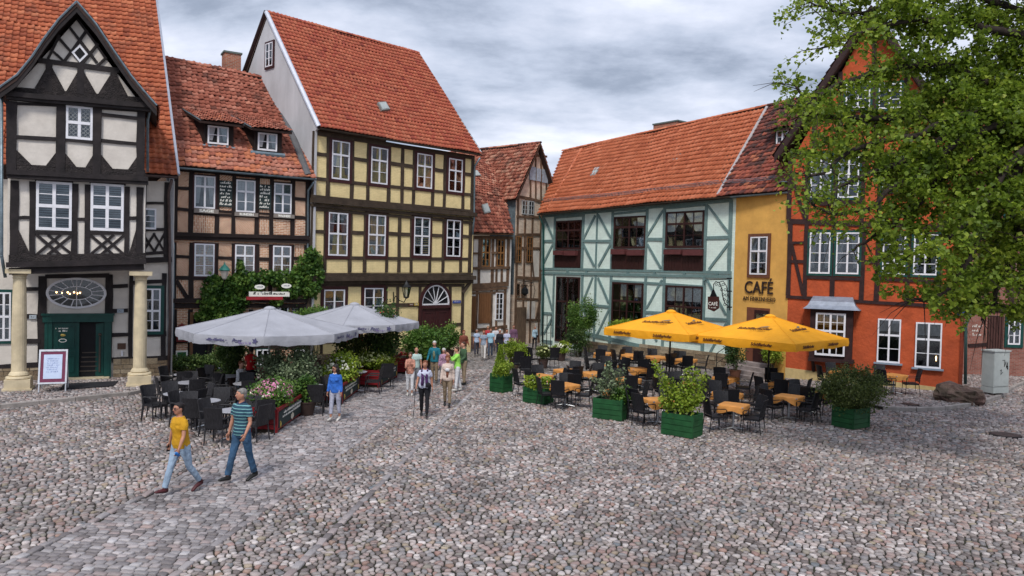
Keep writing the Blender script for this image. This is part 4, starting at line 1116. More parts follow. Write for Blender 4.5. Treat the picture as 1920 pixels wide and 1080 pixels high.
# soffit joists
for i in range(9):
    u = ob0 + 0.3 + (ob1 - ob0 - 0.6) * i / 8
    mb = MB(); fbox(mb, bay, u - 0.07, zb0 - 0.05, u + 0.07, zb0 + 0.12, -DB, -0.05); mb.obj('joist', BK, A)
# columns
for x, zz0 in ((36, 0), (263, 0)):
    u = bay.px(x, 620, -0.15)[0]; c = bay.P(u, 0, -0.15); zt_ = zb0 - 0.12
    c_ = MB(); c_.lathe(c, [(0.27, 0.55), (0.30, 0.60), (0.27, 0.66), (0.22, 0.72), (0.215, 1.2), (0.222, 2.0), (0.205, 3.0), (0.185, zt_ - 0.32), (0.21, zt_ - 0.30), (0.19, zt_ - 0.26), (0.20, zt_ - 0.22), (0.27, zt_ - 0.14)], 20)
    col_ = c_.obj('column', M_sand, A, smooth=False)
    mb = MB(); fbox(mb, bay, u - 0.36, zt_ - 0.14, u + 0.36, zt_, -0.5, 0.2); mb.obj('column_capital', M_sand, col_)
    mb = MB(); fbox(mb, bay, u - 0.37, 0.05, u + 0.37, 0.47, -0.52, 0.22); fbox(mb, bay, u - 0.42, 0.05, u + 0.42, 0.17, -0.57, 0.27); mb.lathe(c, [(0.37, 0.47), (0.39, 0.50), (0.37, 0.545), (0.30, 0.56)], 20); mb.obj('column_base', M_sand, col_)
# drain left
downpipe(A, [bay.P(*bay.px(3, 180, 0.1), 0.1), bay.P(*bay.px(3, 480, 0.1), 0.1), bay.P(*bay.px(10, 520, -0.1), -0.1)], 0.05)
downpipe(A, [bay.P(*bay.px(282, 205, 0.1), 0.1), bay.P(*bay.px(277, 225, -0.2), -0.2), bay.P(*bay.px(277, 322, -0.2), -0.2)], 0.045)

# ------------------------------------------------------------------ B: brick infill house with the climbing vine
B = hroot('brick_infill_house', fB, 'low dark-timbered house with brick panels, two dormers and a green vine over its door')
M_brickB = mat_brick('noggin_brick', (0.42, 0.17, 0.095), (0.62, 0.34, 0.21), (0.72, 0.60, 0.46), bw=0.24, bh=0.072, msize=0.014)
BB = mat('tarred_timber', (0.018, 0.011, 0.010), rough=0.8, var=0.3, scale=3, bump=0.4, bscale=14, dirt=0.3, dirtcol=(0.05, 0.03, 0.025))
house_walls(B, fB, (325, 316, 583, 338), M_brickB, 9.0)
DRB = -4.3
e0 = fB.px(312, 309, 0.5); e1 = fB.px(592, 333, 0.5); r0 = fB.px(305, 108, DRB); r1 = fB.px(508, 150, DRB)
qB = [fB.P(*e0, 0.5), fB.P(*e1, 0.5), fB.P(*r1, DRB), fB.P(*r0, DRB)]
rB = roof_slab(B, [qB, [fB.P(e0[0], e0[1], 2 * DRB), fB.P(e1[0], e1[1], 2 * DRB), fB.P(*r1, DRB), fB.P(*r0, DRB)]], M_roofbase)
roof_patch(rB, qB, T_B, 0.235, 0.26, single=300, messy=0.014, bias=lambda a, b: 0.28 if b < 1.6 else -0.06)
ridge_tiles(rB, qB[3], qB[2], T_B, 0.12)
gutter(B, fB.P(e0[0], e0[1] - 0.06, 0.58), fB.P(e1[0], e1[1] - 0.06, 0.58))
mb = MB(); a_ = fB.P(e1[0] - 0.35, e1[1] + 0.1, 0.45); b_ = fB.P(r1[0] - 0.05, r1[1] + 0.1, DRB); mb.tube([a_, b_], (0.16, 0.06), 6); mb.obj('valley_flashing', mat('dull_flashing', (0.09, 0.09, 0.095), rough=0.6), B)
# dormers
for k, (x0, x1, y0, y1, sx, sy) in enumerate(((389, 428, 237, 271, -49, -44), (483, 519, 250, 283, -48, -42))):
    d_ = -0.15
    # where the front stands on the slope
    um_ = fB.px((x0 + x1) / 2, y1 + 4, d_)[0]
    fd = Fac(fB.P(0, 0, d_).xy, fB.P(fB.len, 0, d_).xy)
    slope = (r0[1] - e0[1]) / (0.5 - DRB)
    # depth on the roof where the pixel below the window touches it
    def on_roof(x, y):
        best = None
        for i in range(200):
            d = 0.5 - i * 0.025; u, z = fB.px(x, y, d); zr = e0[1] + (e1[1] - e0[1]) * (u - e0[0]) / (e1[0] - e0[0]) + (0.5 - d) * slope
            if z >= zr - 0.02 and best is None: pass
            if best is None or abs(z - zr) < best[0]: best = (abs(z - zr), d, u, z)
        return best[1:]
    dF, uF, zF = on_roof((x0 + x1) / 2, y1 + 5)
    fd = Fac(fB.P(0, 0, dF).xy, fB.P(fB.len, 0, dF).xy)
    u0, z0, u1, z1 = uzrect(fd, x0, y0, x1, y1)
    hh_ = z1 - z0; back = 2.4
    dm = MB(); fbox(dm, fd, u0 - 0.12, z0 - 0.15, u1 + 0.22, z1 + 0.12, -back, -0.01); dmo = dm.obj('dormer', BB, B)
    window_uz(B, fd, u0, z0, u1, z1, M_white, cols=2, low=2 if k == 0 else 2, curtain='sides', fw=0.06, open_={0})
    # lean-to roof sweeping back up the slope; its left cheek is a long dark triangle
    zr0 = z1 + 0.12; rise = 1.15
    Q = [fd.P(u0 - 0.35, zr0, 0.42), fd.P(u1 + 0.55, zr0, 0.42), fd.P(u1 - 0.15, zr0 + rise, -back - 0.25), fd.P(u0 - 1.05, zr0 + rise, -back - 0.25)]
    rs = roof_slab(B, [Q], M_roofbase, 'dormer_roof'); roof_patch(rs, Q, T_B, 0.2, 0.22, single=60, messy=0.012)
    V, F = prism([fd.P(u0 - 0.14, z0 - 0.1, 0), fd.P(u0 - 0.14, zr0, 0.05), fd.P(u0 - 0.8, zr0 + rise, -back)], [fd.P(u0 - 0.10, z0 - 0.1, 0), fd.P(u0 - 0.10, zr0, 0.05), fd.P(u0 - 0.76, zr0 + rise, -back)]); solid('dormer_cheek', V, F, BB, B)
    mb = MB(); mb.tube([fd.P(u0 - 0.18, z0 - 0.12, 0.05), fd.P(u0 - 0.85, zr0 + rise * 0.9, -back)], (0.05, 0.02), 4); mb.tube([fd.P(u0 - 0.3, z0 - 0.14, 0.06), fd.P(u1 + 0.35, z0 - 0.14, 0.06)], (0.03, 0.09), 4); mb.tube([Q[1], Q[2]], 0.035, 4); mb.tube([Q[0], Q[3]], 0.035, 4); mb.obj('flashing', M_zinc, B)
# chimney
M_brickR = mat_brick('chimney_brick', (0.33, 0.085, 0.045), (0.42, 0.14, 0.07), (0.36, 0.30, 0.25))
def chimney(h, f, x0, y0, x1, y1, d, dep, mt, parent=None):
    u0, z0, u1, z1 = uzrect(f, x0, y0, x1, y1, d)
    o = uvquad('chimney', f, [(u0, z0 - 1.2), (u1, z0 - 1.2), (u1, z1), (u0, z1)], mt, h, d, th=dep)
    mb = MB(); fbox(mb, f, u0 - 0.05, z1, u1 + 0.05, z1 + 0.08, d - dep - 0.05, d + 0.05); fbox(mb, f, u0 + 0.1, z1 + 0.08, u1 - 0.1, z1 + 0.1, d - dep + 0.1, d - 0.1); mb.obj('chimney_cap', mat('chimney_cap', (0.12, 0.15, 0.14), rough=0.8), o)
    return o
chimney(rB, fB, 421, 100, 452, 134, DRB - 0.4, 0.7, M_brickR)
# timber, upper storey
topB = (325, 318, 583, 340); j1 = (322, 436, 576, 445)
panels(B, fB, topB, j1, (333, 358.5, 407, 438, 482, 509, 549, 576), M_brickB, rails=((333, 396, 574, 408),), rot=True)
posts(B, fB, topB, j1, [(329, 8), (358.5, 9), (407, 8), (438, 7), (482, 8), (509, 7), (549, 8), (577, 9)], BB)
for a in ((333, 352, 357, 354, 6), (333, 392, 357, 394, 6), (355, 400, 552, 411, 5), (411, 396, 436, 398, 5), (550, 372, 574, 374, 6), (550, 407, 576, 409, 6), (485, 400, 507, 401, 4), (325, 317, 583, 339, 7)): beam(B, fB, 'rail', *a, BB)
for a, o_ in (((321, 439, 578, 446, 7), 0.2), ((321, 446, 578, 453, 7), 0.14), ((322, 563, 578, 563, 8), 0.2), ((322, 573, 578, 573, 8), 0.13)): beam(B, fB, 'jetty_beam', *a, BB, out=o_)
M_plank = mat('painted_board', (0.22, 0.19, 0.17), rough=0.8)
for i, (x0, y0, x1, y1) in enumerate(((364, 330, 403, 391), (442, 338, 478, 398), (513, 344, 546, 401))):
    window(B, fB, x0, y0, x1, y1, M_white, cols=2, tr=0.33 if i == 0 else 0.36, up=1, low=1 if i == 0 else 2, casing=M_oxwood if i == 0 else BB, cas_w=0.06, curtain='sides' if i == 0 else 'full' if i == 1 else 'blind')
for i, (x0, y0, x1, y1, tx) in enumerate(((363, 392, 409, 400, 'SAGE'), (439, 399, 483, 406, 'RUNDEN'), (512, 402, 551, 409, 'WAGNERS'))):
    u0, z0, u1, z1 = uzrect(fB, x0, y0, x1, y1); mb = MB(); fbox(mb, fB, u0, z0, u1, z1, 0.03, 0.13); s_ = mb.obj('lettered_sill', M_plank, B)
    put_text(tx, (z1 - z0) * 0.85, fB.M((u0 + u1) / 2, (z0 + z1) / 2, 0.137), M_signwhite, s_, bold=0.008, fit=(u1 - u0) * 0.6)
M_slate = mat('chalk_board', (0.02, 0.035, 0.035), rough=0.7, var=0.1)
for i, (x0, y0, x1, y1) in enumerate(((411, 339, 435, 388), (485, 346, 508, 393))):
    u0, z0, u1, z1 = uzrect(fB, x0, y0, x1, y1); mb = MB(); fbox(mb, fB, u0, z0, u1, z1, 0.01, 0.06); s_ = mb.obj('writing_panel', M_slate, B)
    put_scribble((u1 - u0) * 0.9, (z1 - z0) * 0.95, 7, fB.M((u0 + u1) / 2, (z0 + z1) / 2, 0.064), M_signwhite, s_, 10 + i, 0.22)
# middle storey
j1b = (322, 454, 576, 460); j2 = (322, 560, 576, 560)
panels(B, fB, j1b, j2, (330, 358.5, 405.5, 437, 481.5, 507, 546, 572), M_brickB, rails=((330, 521, 572, 524),), rot=True)
posts(B, fB, j1b, j2, [(327, 7), (358.5, 9), (405, 8), (437, 7), (481, 8), (507, 7), (547, 7), (574, 9)], BB)
for a in ((330, 481, 357, 482, 6), (407, 483, 436, 484, 6), (483, 485, 506, 486, 6), (549, 484, 573, 485, 6), (328, 521, 406, 522, 7), (437, 523, 480, 523, 6), (507, 524, 574, 525, 6)): beam(B, fB, 'rail', *a, BB)
beam(B, fB, 'brace', 330, 526, 352, 560, 7, BB)
M_pinkc = mat('flower_pot_red', (0.35, 0.04, 0.04), rough=0.6)
for (x0, y0, x1, y1) in ((364, 457, 401.5, 518), (440, 459, 476.5, 516), (511, 461, 545, 515)):
    window(B, fB, x0, y0, x1, y1, M_white, cols=2, tr=0.36, up=1, low=2, casing=M_oxwood, cas_w=0.05, curtain='swag')
# ground storey
j2b = (322, 580, 576, 580)
posts(B, fB, j2b, (322, 692, 576, 692), [(327, 7), (356, 8), (404, 9), (470, 8), (520, 8), (572, 9)], BB)
for a in ((328, 640, 352, 640, 5), (404, 640, 470, 640, 5), (470, 600, 572, 600, 5), (470, 650, 572, 650, 6)): beam(B, fB, 'rail', *a, BB)
u0, z0, u1, z1 = uzrect(fB, 361, 590, 401, 700); mb = MB(); fbox(mb, fB, u0, 0, u1, z1, 0.01, 0.03); mb.obj('dark_doorway_plate', M_dark, B)  # near-black sheet on the wall paints the shade inside the doorway
mb = MB(); fbox(mb, fB, u0 - 0.12, 0, u0, z1 + 0.1, 0, 0.1); fbox(mb, fB, u1, 0, u1 + 0.12, z1 + 0.1, 0, 0.1); mb.obj('door_frame', mat('door_brown', (0.16, 0.08, 0.04)), B)
for (x0, y0, x1, y1) in ((410, 655, 440, 690), (480, 655, 503, 685), (508, 573, 540, 612), (552, 655, 570, 690)): window(B, fB, x0, y0, x1, y1, M_white, cols=2, low=1, casing=M_green, cas_w=0.04)
u0, z0, u1, z1 = uzrect(fB, 547, 574, 560, 610); mb = MB(); fbox(mb, fB, u0, z0, u1, z1, 0.02, 0.06); s_ = mb.obj('menu_board', M_slate, B); put_scribble((u1 - u0) * .9, (z1 - z0) * .9, 8, fB.M((u0 + u1) / 2, (z0 + z1) / 2, 0.064), M_signwhite, s_, 33)
u0, z0, u1, z1 = uzrect(fB, 467, 547, 543, 556, 0.6); fB6 = fB
mb = MB(); fbox(mb, fB, u0, z0, u1, z1, 0.55, 0.6); s_ = mb.obj('name_banner', M_signwhite, B); put_scribble((u1 - u0) * .9, (z1 - z0) * 0.9, 1, fB.M((u0 + u1) / 2, (z0 + z1) / 2 + 0.01, 0.604), M_dark, s_, 34, 0.2)
mb = MB(); fbox(mb, fB, u0 - 0.1, z0 - 0.14, u1 - 0.3, z0 - 0.01, 0.5, 0.66); mb.obj('awning_roll', mat('awning_red', (0.32, 0.02, 0.03), rough=0.8), B)
u0, z0, u1, z1 = uzrect(fB, 330, 606, 351, 640); V, F = prism([fB.P(u, z, 0.2) for u, z in ((u0, z0), (u1, z0), (u1, z1 - 0.15), ((u0 + u1) / 2, z1), (u0, z1 - 0.15))], [fB.P(u, z, 0.03) for u, z in ((u0, z0), (u1, z0), (u1, z1 - 0.15), ((u0 + u1) / 2, z1), (u0, z1 - 0.15))])
nb = solid('notice_box', V, F, mat('notice_red', (0.16, 0.015, 0.015), rough=0.5), B); mb = MB(); fbox(mb, fB, u0 + .06, z0 + .08, u1 - .06, z1 - .3, 0.2, 0.212); mb.obj('glass_front', M_signwhite, nb)
u0, z0, u1, z1 = uzrect(fB, 329, 657, 351, 690); mb = MB(); fbox(mb, fB, u0, z0, u1, z1, 0.06, 0.1); s_ = mb.obj('poster_frame', M_signwhite, B); mb = MB(); fbox(mb, fB, u0 + .06, z0 + .06, u1 - .06, z1 - .06, 0.1, 0.105); mb.obj('poster', mat('poster_green', (0.02, 0.15, 0.05), rough=0.5, var=0.4), s_)
downpipe(B, [fB.P(*fB.px(x, y, 0.1 if i else 0.55), 0.1 if i else 0.55) for i, (x, y) in enumerate(((589, 341), (578, 357), (577, 470), (574, 690)))])
downpipe(B, [fB.P(*fB.px(x, y, 0.15), 0.15) for i, (x, y) in enumerate(((324, 448), (326, 460), (325, 580), (323, 690)))], 0.04)

# ------------------------------------------------------------------ C: tall yellow house
C = hroot('yellow_timbered_house', fC, 'tall pale yellow timbered house with a steep red roof, white side gable and arched doorway')
M_yel = mat_brick('yellow_wash', (0.74, 0.60, 0.31), (0.78, 0.63, 0.33), (0.68, 0.55, 0.28), bw=0.24, bh=0.075, bump=0.35, dirt=0.14)
CW = M_brownwood
house_walls(C, fC, (590, 246, 888, 294), M_yel, 8.3)
DRC = -4.15
e0 = fC.px(590, 236, 0.42); e1 = fC.px(902, 288, 0.42); r0 = fC.px(508, 26, DRC); r1 = fC.px(784, 100, DRC)
qC = [fC.P(-0.08, e0[1], 0.42), fC.P(*e1, 0.42), fC.P(*r1, DRC), fC.P(-0.08, r0[1], DRC)]
qCb = [fC.P(-0.08, e0[1], 2 * DRC - 0.42), fC.P(e1[0], e1[1], 2 * DRC - 0.42), qC[2], qC[3]]
rC = roof_slab(C, [qC, qCb], M_roofbase)
roof_patch(rC, qC, T_C, 0.215, 0.262, single=300, messy=0.004)
ridge_tiles(rC, qC[3], qC[2], T_C, 0.12)
gutter(C, qC[0] + Vector((0, 0, -0.05)), qC[1] + Vector((0, 0, -0.05)), M_brownwood)
zeB = zl((0, e0[1], 1, e0[1]), 0)
V, F = side_quad(fC, -0.05, [(0.1, 0), (0.1, e0[1] - 0.12), (0.35, e0[1] - 0.05), (DRC, r0[1] - 0.16), (2 * DRC, e0[1] - 0.1), (2 * DRC, 0)], 0.1); solid('gable_wall', V, F, M_gablewhite, C)
mb = MB(); mb.tube([fC.P(-0.12, e0[1] + 0.02, 0.45), fC.P(-0.12, r0[1] + 0.06, DRC)], (0.10, 0.03), 6); mb.obj('verge_trim', M_tilemetal, C)
mb = MB(); mb.tube([fC.P(-0.12, e0[1] + 0.02, 2 * DRC - 0.45), fC.P(-0.12, r0[1] + 0.06, DRC)], (0.10, 0.05), 6); mb.obj('verge_trim', M_darkred, C)
mb = MB(); mb.tube([qC[1] + Vector((0, 0, 0.05)), qC[2] + Vector((0, 0, 0.05))], (0.06, 0.04), 6); mb.obj('verge_trim', M_zinc, C)
# gable window
gA = fC.P(0, 0, 2 * DRC); gF = Fac(gA.xy, fC.P(0, 0, 0).xy); gF.A = gF.A - fC.u * 0.06; gF.B = gF.B - fC.u * 0.06
window(C, gF, 500, 81, 513, 125, M_white, cols=2, low=3, casing=M_oxwood, cas_w=0.09, fw=0.04, mull=0.05)
# skylight
M_sky = mat('skylight_glass', (0.35, 0.38, 0.36), rough=0.25, bump=0, var=0.1, metal=0.2)
def on_plane(quad, x, y):
    Q = [Vector(q) for q in quad]; n_ = (Q[1] - Q[0]).cross(Q[3] - Q[0]).normalized(); r_ = ray(x, y)
    return CAM + r_ * ((Q[0] - CAM).dot(n_) / r_.dot(n_)), n_ if n_.z > 0 else -n_
def skylight(roof, quad, pts, mt=None, name='skylight'):
    P = []
    for x, y in pts:
        p, n_ = on_plane(quad, x, y); P.append(p)
    V, F = prism([p + n_ * 0.14 for p in P], [p + n_ * 0.0 for p in P]); o = solid(name, V, F, mat('skylight_frame', (0.20, 0.21, 0.2), rough=0.5, bump=0), roof)
    c = sum(P, Vector()) / len(P); V, F = prism([c + (p - c) * 0.8 + n_ * 0.155 for p in P], [c + (p - c) * 0.8 + n_ * 0.13 for p in P]); solid('glass', V, F, M_sky, o)
    return o
skylight(rC, qC, [(714, 210), (729, 208), (721, 194), (706, 195)])
# storeys
T0 = (590, 246, 888, 294); T1 = (583, 366, 887, 394)
X1 = [(589, 9), (615, 8), (660, 8), (690, 7), (729, 8), (754, 7), (776, 7), (812, 8), (834, 7), (869, 7), (886, 8)]
panels(C, fC, T0, T1, [x for x, _ in X1], M_yel, rails=((602, 290, 876, 327), (602, 337, 876, 364)))
posts(C, fC, T0, T1, X1, CW)
beam(C, fC, 'rail', 590, 249, 888, 296, 8, CW, out=0.07)
for a in ((592, 288, 613, 291, 7), (662, 297, 688, 301, 7), (731, 306, 775, 313, 7), (814, 318, 832, 321, 7), (871, 326, 885, 328, 6), (590, 335, 887, 366, 6)): beam(C, fC, 'rail', *a, CW)
for a, o_ in (((583, 368, 888, 396, 5), 0.10), ((582, 375, 889, 403, 8), 0.24), ((583, 384, 887, 411, 6), 0.12), ((582, 515, 884, 514, 5), 0.12), ((580, 522, 886, 521, 9), 0.28), ((582, 530, 884, 528, 6), 0.14)): beam(C, fC, 'jetty_beam', *a, CW, out=o_)
for i, (x0, y0, x1, y1) in enumerate(((621, 265, 654, 337), (694.5, 277, 725.5, 345), (780.5, 289, 809, 353), (840, 298, 865.5, 360))):
    window(C, fC, x0, y0, x1, y1, M_white, cols=2, tr=0.36, up=1, low=2, casing=M_oxwood, cas_w=0.15, curtain='sides' if i < 2 else 'top')
T2 = (583, 388, 886, 415); T3 = (582, 511, 883, 511)
X2 = [(586, 8), (609, 7), (656, 8), (684, 7), (725, 7), (748, 7), (771, 7), (806, 7), (831, 7), (864, 7), (881, 8)]
panels(C, fC, T2, T3, [x for x, _ in X2], M_yel, rails=((588, 434, 873, 443), (592, 482, 877, 485)))
posts(C, fC, T2, T3, X2, CW)
beam(C, fC, 'rail', 584, 391, 886, 418, 6, CW, out=0.06)
for a in ((588, 434, 608, 435, 7), (658, 436, 682, 437, 7), (727, 438, 770, 440, 7), (808, 441, 829, 442, 6), (866, 443, 880, 444, 6), (586, 483, 881, 486, 6)): beam(C, fC, 'rail', *a, CW)
for i, (x0, y0, x1, y1) in enumerate(((614.5, 399, 650.5, 479.5), (689, 403, 721.5, 479.5), (775, 407.5, 804.5, 479), (836, 412.5, 862, 481))):
    window(C, fC, x0, y0, x1, y1, M_white, cols=2, tr=0.49, up=2, low=2, casing=M_oxwood, cas_w=0.15, curtain=('sides', 'full', 'blind', 'half')[i])
T4 = (581, 533, 866, 533); T5 = (579, 664, 866, 654)
X3 = [(579, 7), (603, 6), (648, 7), (678, 6), (722, 7), (744, 6), (786, 7), (842, 7), (866, 7)]
panels(C, fC, T4, T5, [x for x, _ in X3], M_yel, rails=((581, 585, 866, 573),), skip=(6,))
posts(C, fC, T4, T5, X3, CW)
for a in ((581, 535, 870, 535, 6), (580, 584, 602, 583, 6), (724, 573, 784, 571, 7), (845, 609, 864, 608, 6), (845, 636, 864, 635, 5), (582, 640, 720, 640, 7)): beam(C, fC, 'rail', *a, CW)
window(C, fC, 606, 543, 645, 588, M_white, cols=2, tr=0.0, low=2, casing=M_oxwood, cas_w=0.15, curtain='blind')
window(C, fC, 681.5, 540, 717, 592, M_white, cols=2, low=3, casing=M_oxwood, cas_w=0.15, curtain='blind')
beam(C, fC, 'bracket_brace', 866, 550, 882, 527, 6, CW, out=0.1)
# arched door
ua, za, ub, zb = uzrect(fC, 789, 534, 841, 571); uc = (ua + ub) / 2; zc = za; ra = (ub - ua) / 2; rh = zb - za
mb = MB(); oval(mb, fC, uc, zc, ra + 0.14, rh + 0.14, ra, rh, 0.02, 0.12, 24, 0, math.pi); fbox(mb, fC, ua - 0.14, 0, ua, zc, 0.02, 0.12); fbox(mb, fC, ub, 0, ub + 0.14, zc, 0.02, 0.12); fbox(mb, fC, ua, zc - 0.18, ub, zc - 0.02, 0.02, 0.16)
dC = mb.obj('arched_doorway', M_oxwood, C)
n = 24; V = [fC.P(uc + ra * math.cos(math.pi * i / n), zc + rh * math.sin(math.pi * i / n), 0.03) for i in range(n + 1)]; solid('dark_room_plate', V, [tuple(range(n + 1))], M_dark, dC)  # near-black half disc paints the unlit interior behind the fanlight
mb = MB(); oval(mb, fC, uc, zc, ra, rh, ra - 0.07, rh - 0.07, 0.03, 0.09, 24, 0, math.pi); fbox(mb, fC, ua, zc - 0.02, ub, zc + 0.05, 0.03, 0.09)
for i in range(1, 7): q_ = math.pi * i / 7; mb.tube([fC.P(uc, zc + 0.03, 0.07), fC.P(uc + (ra - .04) * math.cos(q_), zc + (rh - .04) * math.sin(q_), 0.07)], 0.022, 4)
oval(mb, fC, uc, zc + 0.02, 0.16, 0.14, 0.0, 0.0, 0.05, 0.09, 12, 0, math.pi)
mb.obj('fanlight', M_white, dC)
for k in (0, 1):
    u0_ = ua + 0.01 + k * (ra); leaf(fC, u0_, u0_ + ra - 0.02, 0.05, zc - 0.2, 0.03, dC, M_oxwood)
mb = MB(); u0_, z0_, u1_, z1_ = uzrect(fC, 842, 637, 868, 660); fbox(mb, fC, u0_, 0, u1_, z1_, 0.03, 0.14); mb.obj('corner_plinth', M_sand, C)
stone_course(C, fC, 580, 680, 788, 665, 0, 0.5, d=0.1)
for (x0, y0, x1, y1, mt_, nm) in ((847, 563, 862, 568.5, M_bluesign, 'street_sign'), (775, 568, 783, 573, M_gold, 'name_plate'), (765, 569, 773, 573, mat('sign_brown', (0.12, 0.05, 0.03), bump=0), 'name_plate')):
    u0_, z0_, u1_, z1_ = uzrect(fC, x0, y0, x1, y1); mb = MB(); fbox(mb, fC, u0_, z0_, u1_, z1_, 0.06, 0.09); s_ = mb.obj(nm, mt_, C)
    put_scribble((u1_ - u0_) * 0.85, (z1_ - z0_) * 0.8, 1, fC.M((u0_ + u1_) / 2, (z0_ + z1_) / 2, 0.094), M_signwhite, s_, 41)
downpipe(C, [fC.P(*fC.px(x, y, 0.12 if i else 0.5), 0.12 if i else 0.5) for i, (x, y) in enumerate(((900, 296), (890, 312), (889, 410), (886, 440)))], 0.05)

# ------------------------------------------------------------------ D: small crooked house in the lane
Dh = hroot('crooked_lane_house', fD, 'small crooked white and brown timbered house with patchy old red tiles, low in the lane')
GW = M_greywood
M_white2 = mat('old_limewash', (0.66, 0.62, 0.57), rough=0.95, var=0.12, scale=3, bump=0.3, dirt=0.4, dirtcol=(0.33, 0.26, 0.22))
M_brickD = mat_brick('old_red_brick', (0.26, 0.10, 0.07), (0.34, 0.17, 0.12), (0.36, 0.31, 0.27))
house_walls(Dh, fD, (868, 445, 960, 447), M_white2, 6.0)
e0 = fD.px(872, 436, 0.35); e1 = fD.px(962, 437, 0.35); m0 = fD.px(884, 362, -1.2); m1 = fD.px(948, 372, -1.2); r0 = fD.px(888, 298, -3.6); r1 = fD.px(944, 308, -3.6)
e0 = (e0[0] - 0.6, e0[1]); m0 = (m0[0] - 0.8, m0[1]); r0 = (r0[0] - 0.9, r0[1])
qa = [fD.P(*e0, 0.35), fD.P(*e1, 0.35), fD.P(*m1, -1.2), fD.P(*m0, -1.2)]; qb = [fD.P(*m0, -1.25), fD.P(m1[0] + 0.1, m1[1], -1.25), fD.P(*r1, -3.6), fD.P(*r0, -3.6)]
qb = [v + Vector((0, 0, 0.08)) if i < 2 else v for i, v in enumerate(qb)]
rD = roof_slab(Dh, [qa, qb], M_roofbase)
roof_patch(rD, qa, T_D, 0.22, 0.26, single=150, messy=0.015); roof_patch(rD, qb, T_D, 0.2, 0.22, single=150, messy=0.01, bias=lambda a, b: 0.1)
skylight(rD, qa, [(906, 403), (918, 400), (912, 383), (901, 386)])
skylight(rD, qb, [(889, 333), (900, 332), (893, 322), (885, 322)])
gutter(Dh, qa[0] + Vector((0, 0, -0.06)), qa[1] + Vector((0, 0, -0.06)), GW)
j = (870, 533, 953, 530)
posts(Dh, fD, (880, 444, 960, 446), j, [(884, 6), (898, 5), (923, 6), (931, 4), (941, 5), (952, 6)], GW)
for a in ((884, 475, 900, 475, 4), (921, 474, 932, 474, 4), (884, 503, 955, 502, 5), (870, 538, 952, 532, 9), (870, 545, 950, 540, 5), (880, 445, 960, 446, 6)): beam(Dh, fD, 'rail', *a, GW, out=0.08)
posts(Dh, fD, (870, 545, 950, 540), (866, 640, 950, 630), [(867, 6), (873, 4), (893, 5), (920, 5), (930, 4), (946, 5)], GW)
for a in ((868, 622, 950, 612, 6), (868, 550, 948, 548, 4)): beam(Dh, fD, 'rail', *a, GW)
M_shut = mat('plank_shutter', (0.17, 0.075, 0.03), rough=0.8, var=0.25, stretch=(6, 6, 0.6))
M_amber = mat('varnished_frame', (0.24, 0.11, 0.035), rough=0.5)
for (x0, y0, x1, y1) in ((902, 447, 917, 500), (931, 449, 944, 499)): window(Dh, fD, x0, y0, x1, y1, M_amber, cols=2, tr=0.5, up=2, low=2, casing=GW, cas_w=0.07)
window(Dh, fD, 928, 549, 942, 600, M_white, cols=2, low=5, fw=0.05, mull=0.04)
for (x0, y0, x1, y1) in ((872, 555, 891, 618), (897, 550, 919, 606)):
    u0, z0, u1, z1 = uzrect(fD, x0, y0, x1, y1); n = 5
    sh = MB(); fbox(sh, fD, u0, z0, u1, z1, 0.0, 0.03); so_ = sh.obj('shutter', M_shut, Dh)
    for i in range(n): mb = MB(); a = u0 + (u1 - u0) * i / n; b = u0 + (u1 - u0) * (i + 1) / n; fbox(mb, fD, a + 0.008, z0, b - 0.008, z1, 0.03, 0.055 + random.uniform(0, .008)); mb.obj('plank', M_shut, so_)
u0, z0, u1, z1 = uzrect(fD, 868, 622, 950, 655); uvquad('brick_footing', fD, [(u0, 0), (u1, 0), (u1, z1 - 0.1), (u0, z1 - 0.25)], M_brickD, Dh, 0.05)

# ------------------------------------------------------------------ T: tall gabled house in the lane
Th = hroot('gabled_lane_house', fT, 'tall narrow gabled house of pale brick and brown timber at the lane corner')
M_brickT = mat_brick('pale_brick', (0.60, 0.42, 0.30), (0.70, 0.55, 0.42), (0.66, 0.57, 0.47), dirt=0.35)
apx = fT.px(1011, 268, 0.2); eL = fT.px(966, 366, 0.0); uA = apx[0]; uE1 = 2 * uA
zeT = eL[1]
P = [(0, -0.1), (uE1, -0.1), (uE1, zeT), (uA, apx[1] - 0.15), (0, zeT)]
uv_ = uvquad('wall', fT, P, M_brickT, Th, 0.0, th=8.0)
roofs = [[fT.P(-0.3, zeT - 0.25, -8), fT.P(-0.3, zeT - 0.25, 0.3), fT.P(uA, apx[1], 0.3), fT.P(uA, apx[1], -8)], [fT.P(uE1 + 0.3, zeT - 0.25, 0.3), fT.P(uE1 + 0.3, zeT - 0.25, -8), fT.P(uA, apx[1], -8), fT.P(uA, apx[1], 0.3)]]
rT = roof_slab(Th, roofs, M_roofbase); roof_patch(rT, roofs[0], T_D, 0.22, 0.26, single=200, messy=0.014, bias=lambda a, b: 0.15); roof_patch(rT, roofs[1], T_D, 0.22, 0.26)
ridge_tiles(rT, roofs[0][3], roofs[0][2], T_D)
for q in roofs:
    mb = MB(); a, b = (q[1], q[2]) if q is roofs[0] else (q[0], q[3]); mb.tube([a + Vector((0, 0, -0.08)), b + Vector((0, 0, -0.08))], (0.03, 0.1), 4); mb.obj('verge_board', GW, Th)
ug = lambda x, y: fT.px(x, y)[0]
for (x0, y0, x1, y1, w_) in ((968, 368, 1040, 383, 5), (985, 322, 1036, 333, 4), (968, 440, 1040, 440, 5), (966, 520, 1040, 525, 6), (1000, 290, 1025, 294, 4), (968, 406, 1035, 408, 4), (966, 465, 1040, 466, 4), (966, 560, 1035, 562, 4), (966, 600, 1035, 600, 4)): beam(Th, fT, 'rail', x0, y0, x1, y1, w_, GW)
